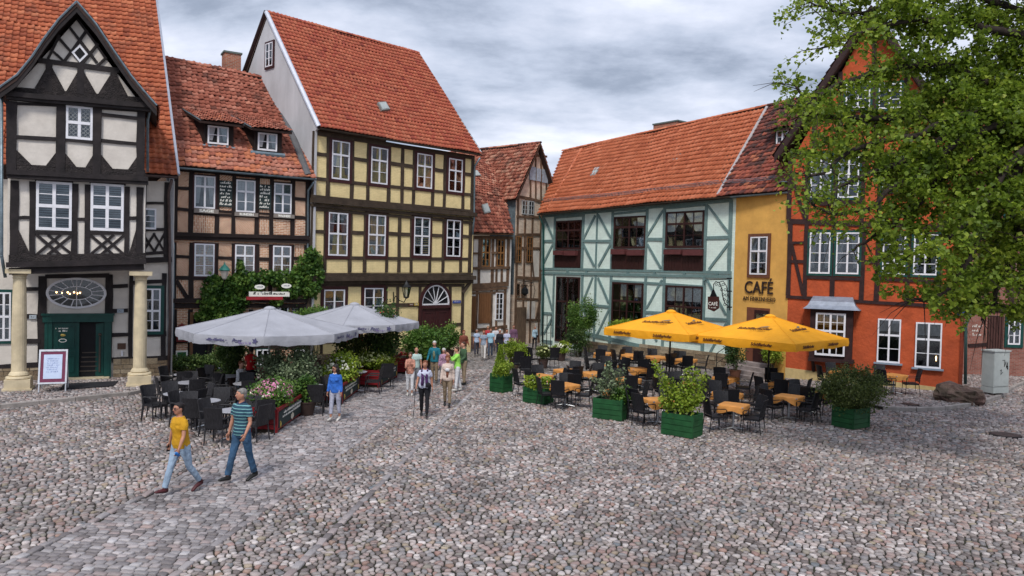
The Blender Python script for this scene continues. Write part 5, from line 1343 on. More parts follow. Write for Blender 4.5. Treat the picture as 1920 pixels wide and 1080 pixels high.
posts(Th, fT, (968, 366, 1040, 380), (966, 645, 1036, 648), [(968, 5), (982, 4), (996, 4), (1012, 5), (1024, 4), (1036, 4)], GW)
for x, y0, y1 in ((994, 312, 370), (1004, 290, 373), (1014, 285, 376), (1024, 310, 380)): beam(Th, fT, 'post', x, y0, x, y1, 3.5, GW)
M_bluew = mat('faded_blue_boards', (0.30, 0.36, 0.42), rough=0.85, var=0.2)
for (x0, y0, x1, y1) in ((992, 313, 1003, 338), (1005, 316, 1013, 340), (1016, 318, 1026, 343)):
    u0, z0, u1, z1 = uzrect(fT, x0, y0, x1, y1); mb = MB(); fbox(mb, fT, u0, z0, u1, z1, 0.01, 0.07); mb.obj('shutter', M_bluew, Th)
for (x0, y0, x1, y1) in ((978, 376, 988, 402), (990, 377, 1000, 403)): window(Th, fT, x0, y0, x1, y1, mat('grey_frame', (0.35, 0.36, 0.36)), cols=2, low=3, fw=0.04, mull=0.04, name='window')
for (x0, y0, x1, y1) in ((966, 443, 976, 492), (987, 444, 997, 492)): window(Th, fT, x0, y0, x1, y1, M_amber, cols=2, low=4, fw=0.05, mull=0.04, casing=GW, cas_w=0.05)
for (x0, y0, x1, y1) in ((966, 531, 973, 555), (977, 533, 986, 556)): window(Th, fT, x0, y0, x1, y1, GW, cols=1, low=2)
for a in ((996, 470, 1000, 520), (1024, 470, 1012, 520), (1018, 530, 1004, 600), (1024, 565, 1012, 640)): beam(Th, fT, 'brace', *a, 3.5, GW)
u0, z0, u1, z1 = uzrect(fT, 967, 576, 985, 640); mb = MB(); fbox(mb, fT, u0, 0, u1, z1, 0.01, 0.06); mb.obj('wooden_door', mat('old_door', (0.13, 0.085, 0.055), var=0.3, stretch=(5, 5, 0.5)), Th)
for i, (x0, y0, x1, y1) in enumerate(((997, 470, 1011, 519), (1012, 528, 1023, 560), (988, 565, 1003, 598), (1003, 605, 1017, 640))):
    u0, z0, u1, z1 = uzrect(fT, x0, y0, x1, y1); mb = MB(); fbox(mb, fT, u0, z0, u1, z1, 0.0, 0.02); mb.obj('plaster_panel', M_white2, Th)
# boarded side towards the lane
V, F = prism([fT.P(-0.03, z, d) for d, z in ((0, 3.0), (0, zeT - 0.2), (-2.0, zeT - 0.2), (-2.0, 3.0))], [fT.P(0.0, z, d) for d, z in ((0, 3.0), (0, zeT - 0.2), (-2.0, zeT - 0.2), (-2.0, 3.0))]); solid('side_boarding', V, F, mat('slate_boarding', (0.11, 0.14, 0.16), rough=0.8, var=0.3), Th)

# ------------------------------------------------------------------ E: pale green cafe house
E = hroot('green_timbered_house', fE, 'long two-storey house with mint plaster, teal timbers and brown shop windows under orange tiles')
M_mint = mat_brick('mint_wash', (0.60, 0.72, 0.65), (0.64, 0.75, 0.68), (0.55, 0.66, 0.60), bw=0.26, bh=0.08, bump=0.3, dirt=0.12)
EW = M_tealwood
M_shop = mat('shop_frame', (0.035, 0.013, 0.012), rough=0.45, var=0.15, bump=0.05)
house_walls(E, fE, (1015, 403, 1373, 372), M_mint, 9.0)
DRE = -4.4
e0 = fE.px(1010, 400, 0.4); e1 = fE.px(1372, 366, 0.4); r0 = fE.px(1055, 284, DRE); r1 = fE.px(1440, 199, DRE)
eX = fE.px(1346, 368, 0.4)
qE = [fE.P(*e0, 0.4), fE.P(*eX, 0.4), fE.P(*r1, DRE), fE.P(*r0, DRE)]
eback = [fE.P(e0[0], e0[1], 2 * DRE), fE.P(eX[0], eX[1], 2 * DRE), qE[2], qE[3]]
rE = roof_slab(E, [qE, eback], M_roofbase)
roof_patch(rE, qE, T_E, 0.235, 0.36, single=300, messy=0.004)
ridge_tiles(rE, qE[3], qE[2], T_E, 0.13)
qH = [qE[0], eback[0], qE[3]]
V, F = side_quad(fE, 0.0, [(0, 0), (0, e0[1]), (DRE, r0[1] - 0.3), (2 * DRE, e0[1]), (2 * DRE, 0)], 0.1); solid('gable_wall', V, F, M_mint, E)
# hip tiles on the left edge
mb = MB(); p0, _ = on_plane(qE, 1026, 396); p1, _ = on_plane(qE, 1090, 281); 
def tile_row(roof, P, Q, mt): ridge_tiles(roof, P, Q, mt, 0.1, 0.36)
tile_row(rE, p0 + Vector((0, 0, 0.03)), p1 + Vector((0, 0, 0.03)), T_E)
skylight(rE, qE, [(1108, 333), (1118, 331), (1128, 316), (1117, 317)]); skylight(rE, qE, [(1258, 309), (1273, 307), (1283, 289), (1270, 290)])
chimney(rE, fE, 1225, 231, 1270, 250, DRE - 0.5, 0.7, M_brickR)
gutter(E, fE.P(e0[0], e0[1] - 0.05, 0.48), fE.P(e1[0], e1[1] - 0.05, 0.48), M_brownwood)
# snow guard along the eave
def snowguard(h, quad, pts, name='snow_guard'):
    P = []
    for x, y in pts: p, n_ = on_plane(quad, x, y); P.append(p + n_ * 0.03)
    mb = MB()
    for z in (0.06, 0.14, 0.22): mb.tube([p + n_ * z for p in P], 0.012, 4)
    for a, b in zip(P[:-1], P[1:]):
        n = max(2, int((b - a).length / 0.5))
        for i in range(n): c = a + (b - a) * (i / n); mb.tube([c, c + n_ * 0.24], 0.012, 4)
    return mb.obj(name, M_zinc, h)
snowguard(rE, qE, [(1021, 380), (1150, 369), (1260, 357), (1352, 346)])
tE = (1016, 405, 1373, 374); mE = (1016, 503, 1372, 510); mE2 = (1016, 511, 1372, 519); bE = (1016, 650, 1368, 688)
bE0 = (1016, 628, 1368, 688)
posts(E, fE, tE, mE, [(1018, 7), (1040, 5), (1093, 6), (1119, 4), (1148, 6), (1212, 6), (1245, 6), (1323, 6), (1369, 8)], EW)
posts(E, fE, mE2, bE0, [(1017, 6), (1038, 5), (1091, 6), (1116, 5), (1145, 6), (1210, 6), (1245, 6), (1320, 7), (1367, 8)], EW)
for a in ((1018, 452, 1039, 452, 5), (1095, 452, 1146, 452, 5), (1213, 449, 1244, 449, 6), (1325, 446, 1370, 445, 6), (1016, 504, 1372, 511, 5), (1016, 512, 1372, 519, 5), (1044, 408, 1092, 404, 4), (1150, 401, 1211, 395, 4), (1247, 391, 1322, 384, 4), (1018, 406, 1373, 376, 5),
          (1148, 526, 1318, 537, 4), (1018, 587, 1037, 588, 5), (1092, 572, 1143, 575, 5), (1211, 585, 1243, 587, 5), (1323, 598, 1365, 600, 6), (1092, 624, 1368, 688, 8), (1018, 640, 1036, 642, 6)): beam(E, fE, 'rail', *a, EW)
for x in (1065, 1100, 1178, 1228, 1284, 1345): beam(E, fE, 'rail', x, 505 + (x - 1016) * 0.02, x, 511 + (x - 1016) * 0.022, 6, EW)
for a in ((1021, 410, 1038, 447), (1037, 458, 1020, 494), (1117, 404, 1095, 447), (1122, 403, 1146, 446), (1094, 457, 1115, 499), (1146, 457, 1123, 499), (1244, 394, 1214, 443), (1214, 458, 1240, 503), (1328, 386, 1368, 438), (1368, 455, 1330, 505),
          (1020, 519, 1036, 582), (1036, 597, 1021, 626), (1112, 520, 1094, 565), (1122, 521, 1142, 568), (1094, 580, 1112, 612), (1143, 580, 1120, 628), (1242, 525, 1213, 578), (1213, 594, 1232, 640), (1326, 524, 1362, 590), (1362, 607, 1330, 665)):
    beam(E, fE, 'brace', *a, 4.5, EW)
M_pinkbrown = mat('planter_wood', (0.10, 0.03, 0.03), rough=0.6)
CURT[0] = M_lace
for i, (w_, p_, bxs) in enumerate((((1043.5, 413.5, 1091, 468), (1041, 469, 1089, 502.5), ((1038, 470, 1056, 478), (1058, 470, 1079, 479))), ((1152, 405.5, 1211.5, 466), (1148, 468, 1208, 506.5), ((1146, 467, 1172, 477), (1176, 468, 1204, 479))), ((1249.5, 396, 1321, 465), (1246, 467, 1320, 509.5), ((1245, 468, 1277, 477), (1281, 468, 1314, 479))))):
    window(E, fE, *w_, M_shop, cols=4, tr=0.34, up=1, low=2, curtain='swag', fw=0.09, mull=0.09)
    u0, z0, u1, z1 = uzrect(fE, *p_); mb = MB(); fbox(mb, fE, u0, z0, u1, z1, 0.005, 0.05); pn = mb.obj('wood_panel', M_shop, E); n = 14
    for k in range(n): mb = MB(); a = u0 + (u1 - u0) * k / n; b = u0 + (u1 - u0) * (k + 1) / n; fbox(mb, fE, a + 0.008, z0 + 0.04, b - 0.008, z1 - 0.35, 0.05, 0.07); mb.obj('board', M_shop, pn)
    for bx_ in bxs:
        u0, z0, u1, z1 = uzrect(fE, *bx_, 0.25); mb = MB(); fbox(mb, fE, u0, z0, u1, z1, 0.06, 0.30); mb.obj('window_box', M_pinkbrown, pn)
for i, (w_, c_) in enumerate((((1043, 519, 1087, 642), 'top'), ((1148, 530, 1206, 622), 'top'), ((1248, 536, 1318, 640), 'top'))):
    wn = window(E, fE, *w_, M_shop, cols=4, tr=0.38, up=1, low=3, curtain=c_, fw=0.09, mull=0.09)
    # goods on display: small lamps, figures and crockery
    u0, z0, u1, z1 = uzrect(fE, *w_)
    for k in range(26):
        a = random.uniform(u0 + 0.15, u1 - 0.15); z = z0 + (z1 - z0) * random.choice((0.12, 0.30, 0.34, 0.52, 0.60)); r_ = random.uniform(0.07, 0.15)
        mb = MB(); mb.lathe(fE.P(a, z, 0.021), [(0.012, -r_), (r_ * 0.2, -r_ * .8), (0.018, 0), (0.02, r_ * .6), (0.006, r_)], 6)
        mb.V = [v if True else v for v in mb.V]
        mb.obj('shop_display', random.choice((M_signwhite, M_signwhite, M_pinkbrown, M_gold, M_curtain)), wn)
stone_course(E, fE, 1092, 645, 1368, 690, 0.0, 0.62, w_=0.5, hh=0.22, d=0.08)
stone_course(E, fE, 1200, 660, 1368, 690, 0.62, 0.80, w_=0.5, hh=0.2, d=0.08)
downpipe(E, [fE.P(*fE.px(x, y, 0.14 if i else 0.45), 0.14 if i else 0.45) for i, (x, y) in enumerate(((1011, 404), (1019, 425), (1019, 520), (1017, 642)))], 0.05, M_green)

CURT[0] = None
# ------------------------------------------------------------------ K: yellow cafe annexe
K = hroot('cafe_annexe', fK, 'narrow ochre-yellow rendered cafe front lettered above its door, under mossy dark tiles')
M_ochre = mat('ochre_render', (0.68, 0.38, 0.095), rough=0.9, var=0.08, scale=2, bump=0.3, bscale=14, dirt=0.5, dirtcol=(0.40, 0.20, 0.055), dist=0.02)
house_walls(K, fK, (1375, 372, 1477, 362), M_ochre, 7.0)
kx = fE.px(1478, 357, 0.42); kr = fE.px(1560, 172, DRE)
qK = [fE.P(*eX, 0.42), fE.P(*kx, 0.42), fE.P(*kr, DRE), fE.P(*r1, DRE)]
rK = roof_slab(K, [qK], M_roofbase)
roof_patch(rK, qK, T_F, 0.25, 0.29, single=300, messy=0.016, bias=lambda a, b: 0.12 if b < 3 else -0.08)
ridge_tiles(rK, qK[3], qK[2], T_F, 0.13)
mb = MB(); mb.tube([qK[0] + Vector((0, 0, 0.07)), qK[3] + Vector((0, 0, 0.07))], (0.07, 0.03), 6); mb.obj('verge_trim', mat('verge_grey', (0.36, 0.33, 0.33)), K)
gutter(K, qK[0] + Vector((0, 0, -0.06)), qK[1] + Vector((0, 0, -0.06)))
snowguard(rK, qK, [(1356, 346), (1400, 344), (1460, 338)])
mb = MB()
p, n_ = on_plane(qK, 1474, 345); mb.box(p + n_ * 0.1, (0.5, 0.5, 0.04)); mb.obj('flashing', M_zinc, K)
# small dormer window beside the gable
p, n_ = on_plane(qK, 1468, 272); 
fk2 = Fac((fE.P(0, 0, 0).xy + (p.xy - fE.P((p - fE.A).dot(fE.u), 0, 0).xy)), (fE.P(fE.len, 0, 0).xy + (p.xy - fE.P((p - fE.A).dot(fE.u), 0, 0).xy)))
u0, z0, u1, z1 = uzrect(fk2, 1457, 244, 1480, 270)
dm = MB(); fbox(dm, fk2, u0 - 0.1, z0 - 0.4, u1 + 0.1, z1 + 0.1, -2.0, -0.01); dm.obj('dormer', M_green, K)
window_uz(K, fk2, u0, z0, u1, z1, M_white, cols=2, low=2)
Q = [fk2.P(u0 - 0.5, z1 + 0.06, 0.3), fk2.P(u1 + 0.5, z1 + 0.06, 0.3), fk2.P(u1 + 0.5, z1 + 0.9, -2.4), fk2.P(u0 - 0.5, z1 + 0.9, -2.4)]
rs = roof_slab(K, [Q], M_roofbase, 'dormer_roof'); roof_patch(rs, Q, T_F, 0.2, 0.24, messy=0.012)
window(K, fK, 1408, 444, 1440, 515, M_white, cols=2, tr=0.38, up=1, low=2, casing=mat('casing_brown', (0.14, 0.055, 0.03), rough=0.7), cas_w=0.14, curtain='sides')
M_letter = mat('iron_letters', (0.035, 0.02, 0.015), rough=0.6, bump=0)
u0, z0, u1, z1 = uzrect(fK, 1396, 532, 1449, 553, 0.05); u_ = (u0 + u1) / 2
mp_ = fK.mpp(1420, 540)
put_text('CAFÉ', 0.78, fK.M(u_, (z0 + z1) / 2 + 0.05, 0.05), M_letter, K, ext=0.015, bold=0.008, fit=(u1 - u0))
u0, z0, u1, z1 = uzrect(fK, 1393, 556, 1454, 566, 0.05)
put_text('AM FINKENHERD', 0.27, fK.M((u0 + u1) / 2, (z0 + z1) / 2, 0.05), M_letter, K, ext=0.01, fit=(u1 - u0))
u0, z0, u1, z1 = uzrect(fK, 1399, 577, 1442, 700); um_ = u0 + (u1 - u0) * 0.36
mb = MB(); fbox(mb, fK, u0, 0.5, u1, z1, 0.0, 0.02); kd = mb.obj('door_recess', mat('recess_brown', (0.16, 0.055, 0.03), rough=0.8), K)
mb = MB(); fbox(mb, fK, um_, 0.5, u1 - 0.05, z1 - 0.1, 0.02, 0.06); mb.obj('glazed_door', M_shop, kd)
mb = MB(); fbox(mb, fK, um_ + 0.12, 1.5, u1 - 0.16, z1 - 0.25, 0.06, 0.07); mb.obj('pane', M_glass, kd)
for i in range(4): mb = MB(); fbox(mb, fK, u0 - 0.5, -0.05, u1 + 0.3, 0.62 - i * 0.16, 0.02 if i == 0 else 0.45 + (i - 1) * 0.3, 0.45 + i * 0.3); mb.obj('step', mat('step_stone', (0.26, 0.22, 0.21), var=0.25, scale=3, bump=0.4), K)
M_iron = mat('wrought_iron', (0.015, 0.016, 0.018), rough=0.5, metal=0.6, bump=0)
mb = MB(); 
for sx in (u0 - 0.45,):
    mb.tube([fK.P(sx, 0.5, 0.3), fK.P(sx, 1.45, 0.3), fK.P(sx, 0.95, 1.4), fK.P(sx, 0.0, 1.4)], 0.02, 6); mb.tube([fK.P(sx, 1.0, 0.3), fK.P(sx, 0.5, 1.4)], 0.014, 5)
mb.obj('handrail', M_iron, K)

# ------------------------------------------------------------------ F: orange gabled house
Fh = hroot('orange_timbered_house', fF, 'bright orange house with dark timber, a pointed gable and a lead-roofed bay window')
M_orange = mat('orange_render', (0.43, 0.082, 0.028), rough=0.9, var=0.14, scale=2.5, bump=0.8, bscale=9, dirt=0.45, dirtcol=(0.30, 0.06, 0.028), dist=0.03)
FW = M_darkred
zle = fF.px(1478, 300)[1]
ap = fF.px(1634, 14, 0.4); rtu, rtz = fF.px(1816, 300)
P = [(0, -0.05), (fF.len, -0.05), (fF.len, rtz), (ap[0], ap[1] - 0.3), (0, zle)]
V, F = prism([fF.P(u, z, 0) for u, z in P], [fF.P(u, z, -9) for u, z in P]); solid('wall', V, F, M_orange, Fh)
lft = fF.px(1452, 292, 0.45); rgt_ = (2 * ap[0] - lft[0], lft[1])
rfs = [[fF.P(*lft, -9), fF.P(*lft, 0.45), fF.P(*ap, 0.45), fF.P(*ap, -9)], [fF.P(*rgt_, 0.45), fF.P(*rgt_, -9), fF.P(*ap, -9), fF.P(*ap, 0.45)]]
rF = roof_slab(Fh, rfs, M_roofbase, th=0.2); roof_patch(rF, rfs[0], T_F, 0.25, 0.3, single=60); roof_patch(rF, rfs[1], T_E, 0.25, 0.33)
for a, b in ((lft, ap), (ap, rgt_)):
    P_ = [fF.P(a[0], a[1] + .05, 0.47), fF.P(b[0], b[1] + .05, 0.47), fF.P(b[0], b[1] - 0.35, 0.47), fF.P(a[0], a[1] - 0.3, 0.47)]
    V, F = prism(P_, [p - fF.n * 0.07 for p in P_]); solid('verge_board', V, F, FW, Fh)
l1 = (1478, 286, 1812, 300)
# rails
for a in ((1478, 286, 1800, 292, 8), (1476, 415, 1812, 428, 10), (1474, 556, 1812, 578, 6), (1500, 208, 1770, 208, 7), (1480, 350, 1512, 352, 7), (1480, 490, 1514, 491, 6), (1618, 490, 1648, 492, 7), (1766, 492, 1810, 495, 7), (1515, 376, 1615, 380, 6), (1650, 360, 1800, 365, 6), (1514, 520, 1617, 524, 6), (1650, 524, 1762, 528, 6), (1514, 431, 1617, 434, 4), (1650, 433, 1762, 437, 4), (1480, 455, 1512, 455, 5)):
    beam(Fh, fF, 'rail', *a, FW)
posts(Fh, fF, (1478, 290, 1812, 304), (1476, 411, 1812, 424), [(1481, 8), (1513, 8), (1564, 8), (1618, 8), (1650, 8), (1708, 8), (1765, 8), (1809, 9)], FW)
posts(Fh, fF, (1476, 419, 1812, 432), (1474, 553, 1812, 575), [(1480, 8), (1511, 8), (1562, 8), (1618, 8), (1646, 9), (1703, 8), (1762, 9), (1810, 9)], FW)
for x, y0 in ((1527, 225), (1576, 135), (1640, 50), (1700, 135), (1750, 215)): beam(Fh, fF, 'post', x, y0, x, 284, 8, FW)
for a in ((1484, 330, 1510, 412), (1484, 455, 1506, 552), (1806, 330, 1770, 420), (1800, 552, 1775, 500), (1740, 290, 1700, 210)): beam(Fh, fF, 'brace', *a, 6, FW)
GC = M_green
for (x0, y0, x1, y1) in ((1520.5, 289, 1559, 370), (1572, 290, 1611, 371), (1655, 292, 1701, 357), (1716, 293, 1760, 357)):
    window(Fh, fF, x0, y0, x1, y1, M_white, cols=2, tr=0.45, up=2, low=2, casing=GC, cas_w=0.09, curtain='sides')
for (x0, y0, x1, y1) in ((1518, 436, 1557, 513), (1568, 436, 1611, 514), (1655, 438, 1698, 515), (1713, 439, 1758, 516)):
    window(Fh, fF, x0, y0, x1, y1, M_white, cols=2, low=4, casing=GC, cas_w=0.09, curtain='sides')
for (x0, y0, x1, y1) in ((1586, 155, 1632, 203), (1648, 157, 1690, 204)): window(Fh, fF, x0, y0, x1, y1, M_white, cols=2, low=3, casing=GC, cas_w=0.09)
u0, z0, u1, z1 = uzrect(fF, 1536, 374, 1592, 385, 0.3); mb = MB(); fbox(mb, fF, u0, z0, u1, z1, 0.05, 0.3); mb.obj('window_box', FW, Fh)
# bay window with a curved lead roof
u0, z0, u1, z1 = uzrect(fF, 1518, 580, 1598, 673, 0.45); db = 0.45
mb = MB(); fbox(mb, fF, u0, z0, u1, z1, 0, db - 0.02); bw_ = mb.obj('bay_window', FW, Fh)
wx = uzrect(fF, 1529, 587, 1585, 667, db)
window_uz(Fh, fF, wx[0], wx[1], wx[2], wx[3], M_white, cols=4, tr=0.42, up=2, low=2, casing=None, d=db, curtain='top', fw=0.07, mull=0.08, back=mat('amber_room_plate', (0.05, 0.028, 0.01), bump=0))
mb = MB(); fbox(mb, fF, u0 - 0.02, z0 - 0.14, u1 + 0.08, z0, 0, db + 0.08)
for uu in (u0 + 0.15, u1 - 0.15): mb.tube([fF.P(uu, z0 - 0.1, db - 0.05), fF.P(uu, z0 - 0.35, 0.15), fF.P(uu, z0 - 0.6, 0.02)], (0.07, 0.09), 6)
mb.obj('bay_bracket', FW, bw_)
prof = [(0.28, 0.0), (0.20, 0.06), (0.10, 0.16), (0.02, 0.32), (-0.05, 0.52)]
V = []; F = []
zt = z1
for (o_, h_) in prof:
    k = o_
    V += [fF.P(u0 - k, zt + h_, 0.0), fF.P(u0 - k, zt + h_, db + k * 0.9 if k > 0 else db * 0.35 + k), fF.P(u1 + k, zt + h_, db + k * 0.9 if k > 0 else db * 0.35 + k), fF.P(u1 + k, zt + h_, 0.0)]
for i in range(len(prof) - 1):
    for k in range(3): F.append((i * 4 + k, i * 4 + k + 1, i * 4 + 5 + k, i * 4 + 4 + k))
e = (len(prof) - 1) * 4; F.append((e, e + 1, e + 2, e + 3)); F.append((3, 2, 1, 0))
M_lead = mat('lead_roof', (0.24, 0.27, 0.33), rough=0.5, metal=0.3, var=0.15, scale=4, bump=0.1)
solid('lead_roof', V, F, M_lead, bw_)
for (x0, y0, x1, y1) in ((1645, 598, 1688.5, 680), (1716, 605, 1765.5, 690)):
    wn = window(Fh, fF, x0, y0, x1, y1, M_white, cols=2, tr=0.37, up=1, low=2, curtain='top', sill=mat('blue_sill', (0.22, 0.27, 0.33), rough=0.5, bump=0), casing=None)
u_, z_ = fF.px(1755, 676); mb = MB(); mb.lathe(fF.P(u_, z_, 0.028), [(0.012, -0.02), (0.02, 0.1), (0.015, 0.18)], 10); mb.obj('table_lamp', M_bulb, Fh)
P = [(-0.02, -0.05), (fF.len + 0.02, -0.05)]
lnp = fF.line(1480, 690, 1760, 733); uu = [fF.len * i / 6 for i in range(7)]
for i in range(6):
    pts = [(uu[i], -0.05), (uu[i + 1], -0.05), (uu[i + 1], max(0.18, zl(lnp, uu[i + 1]))), (uu[i], max(0.18, zl(lnp, uu[i])))]
V, F = prism([fF.P(u, z, 0.06) for u, z in [(0, -0.05), (fF.len, -0.05), (fF.len, max(0.2, zl(lnp, fF.len))), (0, zl(lnp, 0))]], [fF.P(u, z, 0.0) for u, z in [(0, -0.05), (fF.len, -0.05), (fF.len, max(0.2, zl(lnp, fF.len))), (0, zl(lnp, 0))]])
solid('plinth', V, F, mat('cream_plinth', (0.50, 0.38, 0.18), rough=0.9, var=0.12, dirt=0.3, dirtcol=(0.3, 0.24, 0.14)), Fh)
for (x0, y0, x1, y1, nm) in ((1487, 606, 1509, 612, 'wall_lettering'),):
    u0, z0, u1, z1 = uzrect(fF, x0, y0, x1, y1); put_scribble(u1 - u0, z1 - z0, 1, fF.M((u0 + u1) / 2, (z0 + z1) / 2, 0.03), M_letter, Fh, 51, 0.2)
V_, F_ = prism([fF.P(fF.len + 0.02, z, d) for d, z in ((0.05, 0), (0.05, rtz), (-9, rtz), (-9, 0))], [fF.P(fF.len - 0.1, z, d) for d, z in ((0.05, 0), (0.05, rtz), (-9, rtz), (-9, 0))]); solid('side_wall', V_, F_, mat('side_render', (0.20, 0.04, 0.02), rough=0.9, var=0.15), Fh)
u_, z_ = fF.px(1803, 587, 0.1); mb = MB(); fbox(mb, fF, u_ - 0.14, z_ - 0.09, u_ + 0.14, z_ + 0.09, 0.06, 0.12); mb.obj('street_sign', M_bluesign, Fh)
downpipe(Fh, [fF.P(*fF.px(x, y, dd), dd) for x, y, dd in ((1829, 480, -0.4), (1829, 572, -0.4), (1818, 592, 0.02), (1811, 610, 0.1), (1810, 720, 0.1))], 0.06, mat('green_pipe', (0.05, 0.10, 0.095), rough=0.5, metal=0.3, bump=0))

# ------------------------------------------------------------------ G: dark house behind, at the right edge
Gh = hroot('rear_corner_house', fG, 'shaded red-brick timbered house with plank gate and green-framed window, set back beyond the orange one')
M_brickG = mat_brick('dark_pink_brick', (0.25, 0.075, 0.055), (0.33, 0.13, 0.10), (0.26, 0.20, 0.17))
house_walls(Gh, fG, (1815, 330, 1960, 330), M_brickG, 7.0)
ez = fG.px(1860, 330)[1]; q = [fG.P(-2.5, ez, 0.5), fG.P(fG.len, ez, 0.5), fG.P(fG.len, ez + 5.0, -4), fG.P(-2.5, ez + 5.0, -4)]
rG = roof_slab(Gh, [q], M_roofbase); roof_patch(rG, q, T_D, 0.25, 0.3, single=100, messy=0.012)
posts(Gh, fG, (1815, 470, 1960, 470), (1815, 570, 1960, 568), [(1835, 8), (1866, 8), (1898, 8), (1925, 8)], FW)
for a in ((1815, 465, 1940, 462, 10), (1815, 580, 1940, 576, 14), (1815, 648, 1850, 645, 6), (1815, 522, 1940, 520, 6)): beam(Gh, fG, 'rail', *a, FW)
for a in ((1838, 570, 1860, 525), (1895, 568, 1872, 475)): beam(Gh, fG, 'brace', *a, 5, FW)
window(Gh, fG, 1889, 597, 1912, 646, M_white, cols=2, low=3, casing=M_green, cas_w=0.14, curtain='full')
window(Gh, fG, 1885, 360, 1912, 420, M_white, cols=2, low=3, casing=M_green, cas_w=0.1)
u0, z0, u1, z1 = uzrect(fG, 1850, 592, 1880, 700); sh = MB(); fbox(sh, fG, u0, 0, u1, z1, 0.0, 0.03); so_ = sh.obj('plank_gate', FW, Gh)
for i in range(6): mb = MB(); a = u0 + (u1 - u0) * i / 6; b = u0 + (u1 - u0) * (i + 1) / 6; fbox(mb, fG, a + .02, 0.05, b - .02, z1 - .05, 0.03, 0.06); mb.obj('plank', mat('dark_plank', (0.07, 0.03, 0.025), rough=0.8), so_)
u0, z0, u1, z1 = uzrect(fG, 1822, 608, 1842, 632); mb = MB(); put_scribble(u1 - u0, z1 - z0, 3, fG.M((u0 + u1) / 2, (z0 + z1) / 2, 0.02), M_signwhite, Gh, 60)

# ================================================================== FURNITURE
M_wicker = mat('charcoal_wicker', (0.022, 0.021, 0.024), rough=0.5, var=0.3, scale=30, bump=0.9, bscale=90, stretch=(1, 1, 0.25), dist=0.01)
M_wickerR = mat('black_wicker', (0.012, 0.012, 0.015), rough=0.45, var=0.3, scale=30, bump=0.9, bscale=90, stretch=(1, 1, 0.25), dist=0.01)
M_wickerG = mat('grey_cushion', (0.09, 0.095, 0.11), rough=0.7, var=0.15, bump=0.3)
M_frameB = mat('black_metal', (0.012, 0.012, 0.013), rough=0.4, metal=0.3, bump=0)
M_alu = mat('aluminium', (0.45, 0.46, 0.48), rough=0.35, metal=0.8, bump=0)
M_topgrey = mat('stone_tabletop', (0.34, 0.34, 0.37), rough=0.35, var=0.1, scale=9, bump=0.05)
M_cloth = mat('orange_tablecloth', (0.55, 0.24, 0.06), rough=0.85, var=0.16, scale=2.2, bump=0.4, bscale=7, dist=0.03, dirt=0.35, dirtcol=(0.60, 0.22, 0.12))
def mv(mb, z=0): return mb
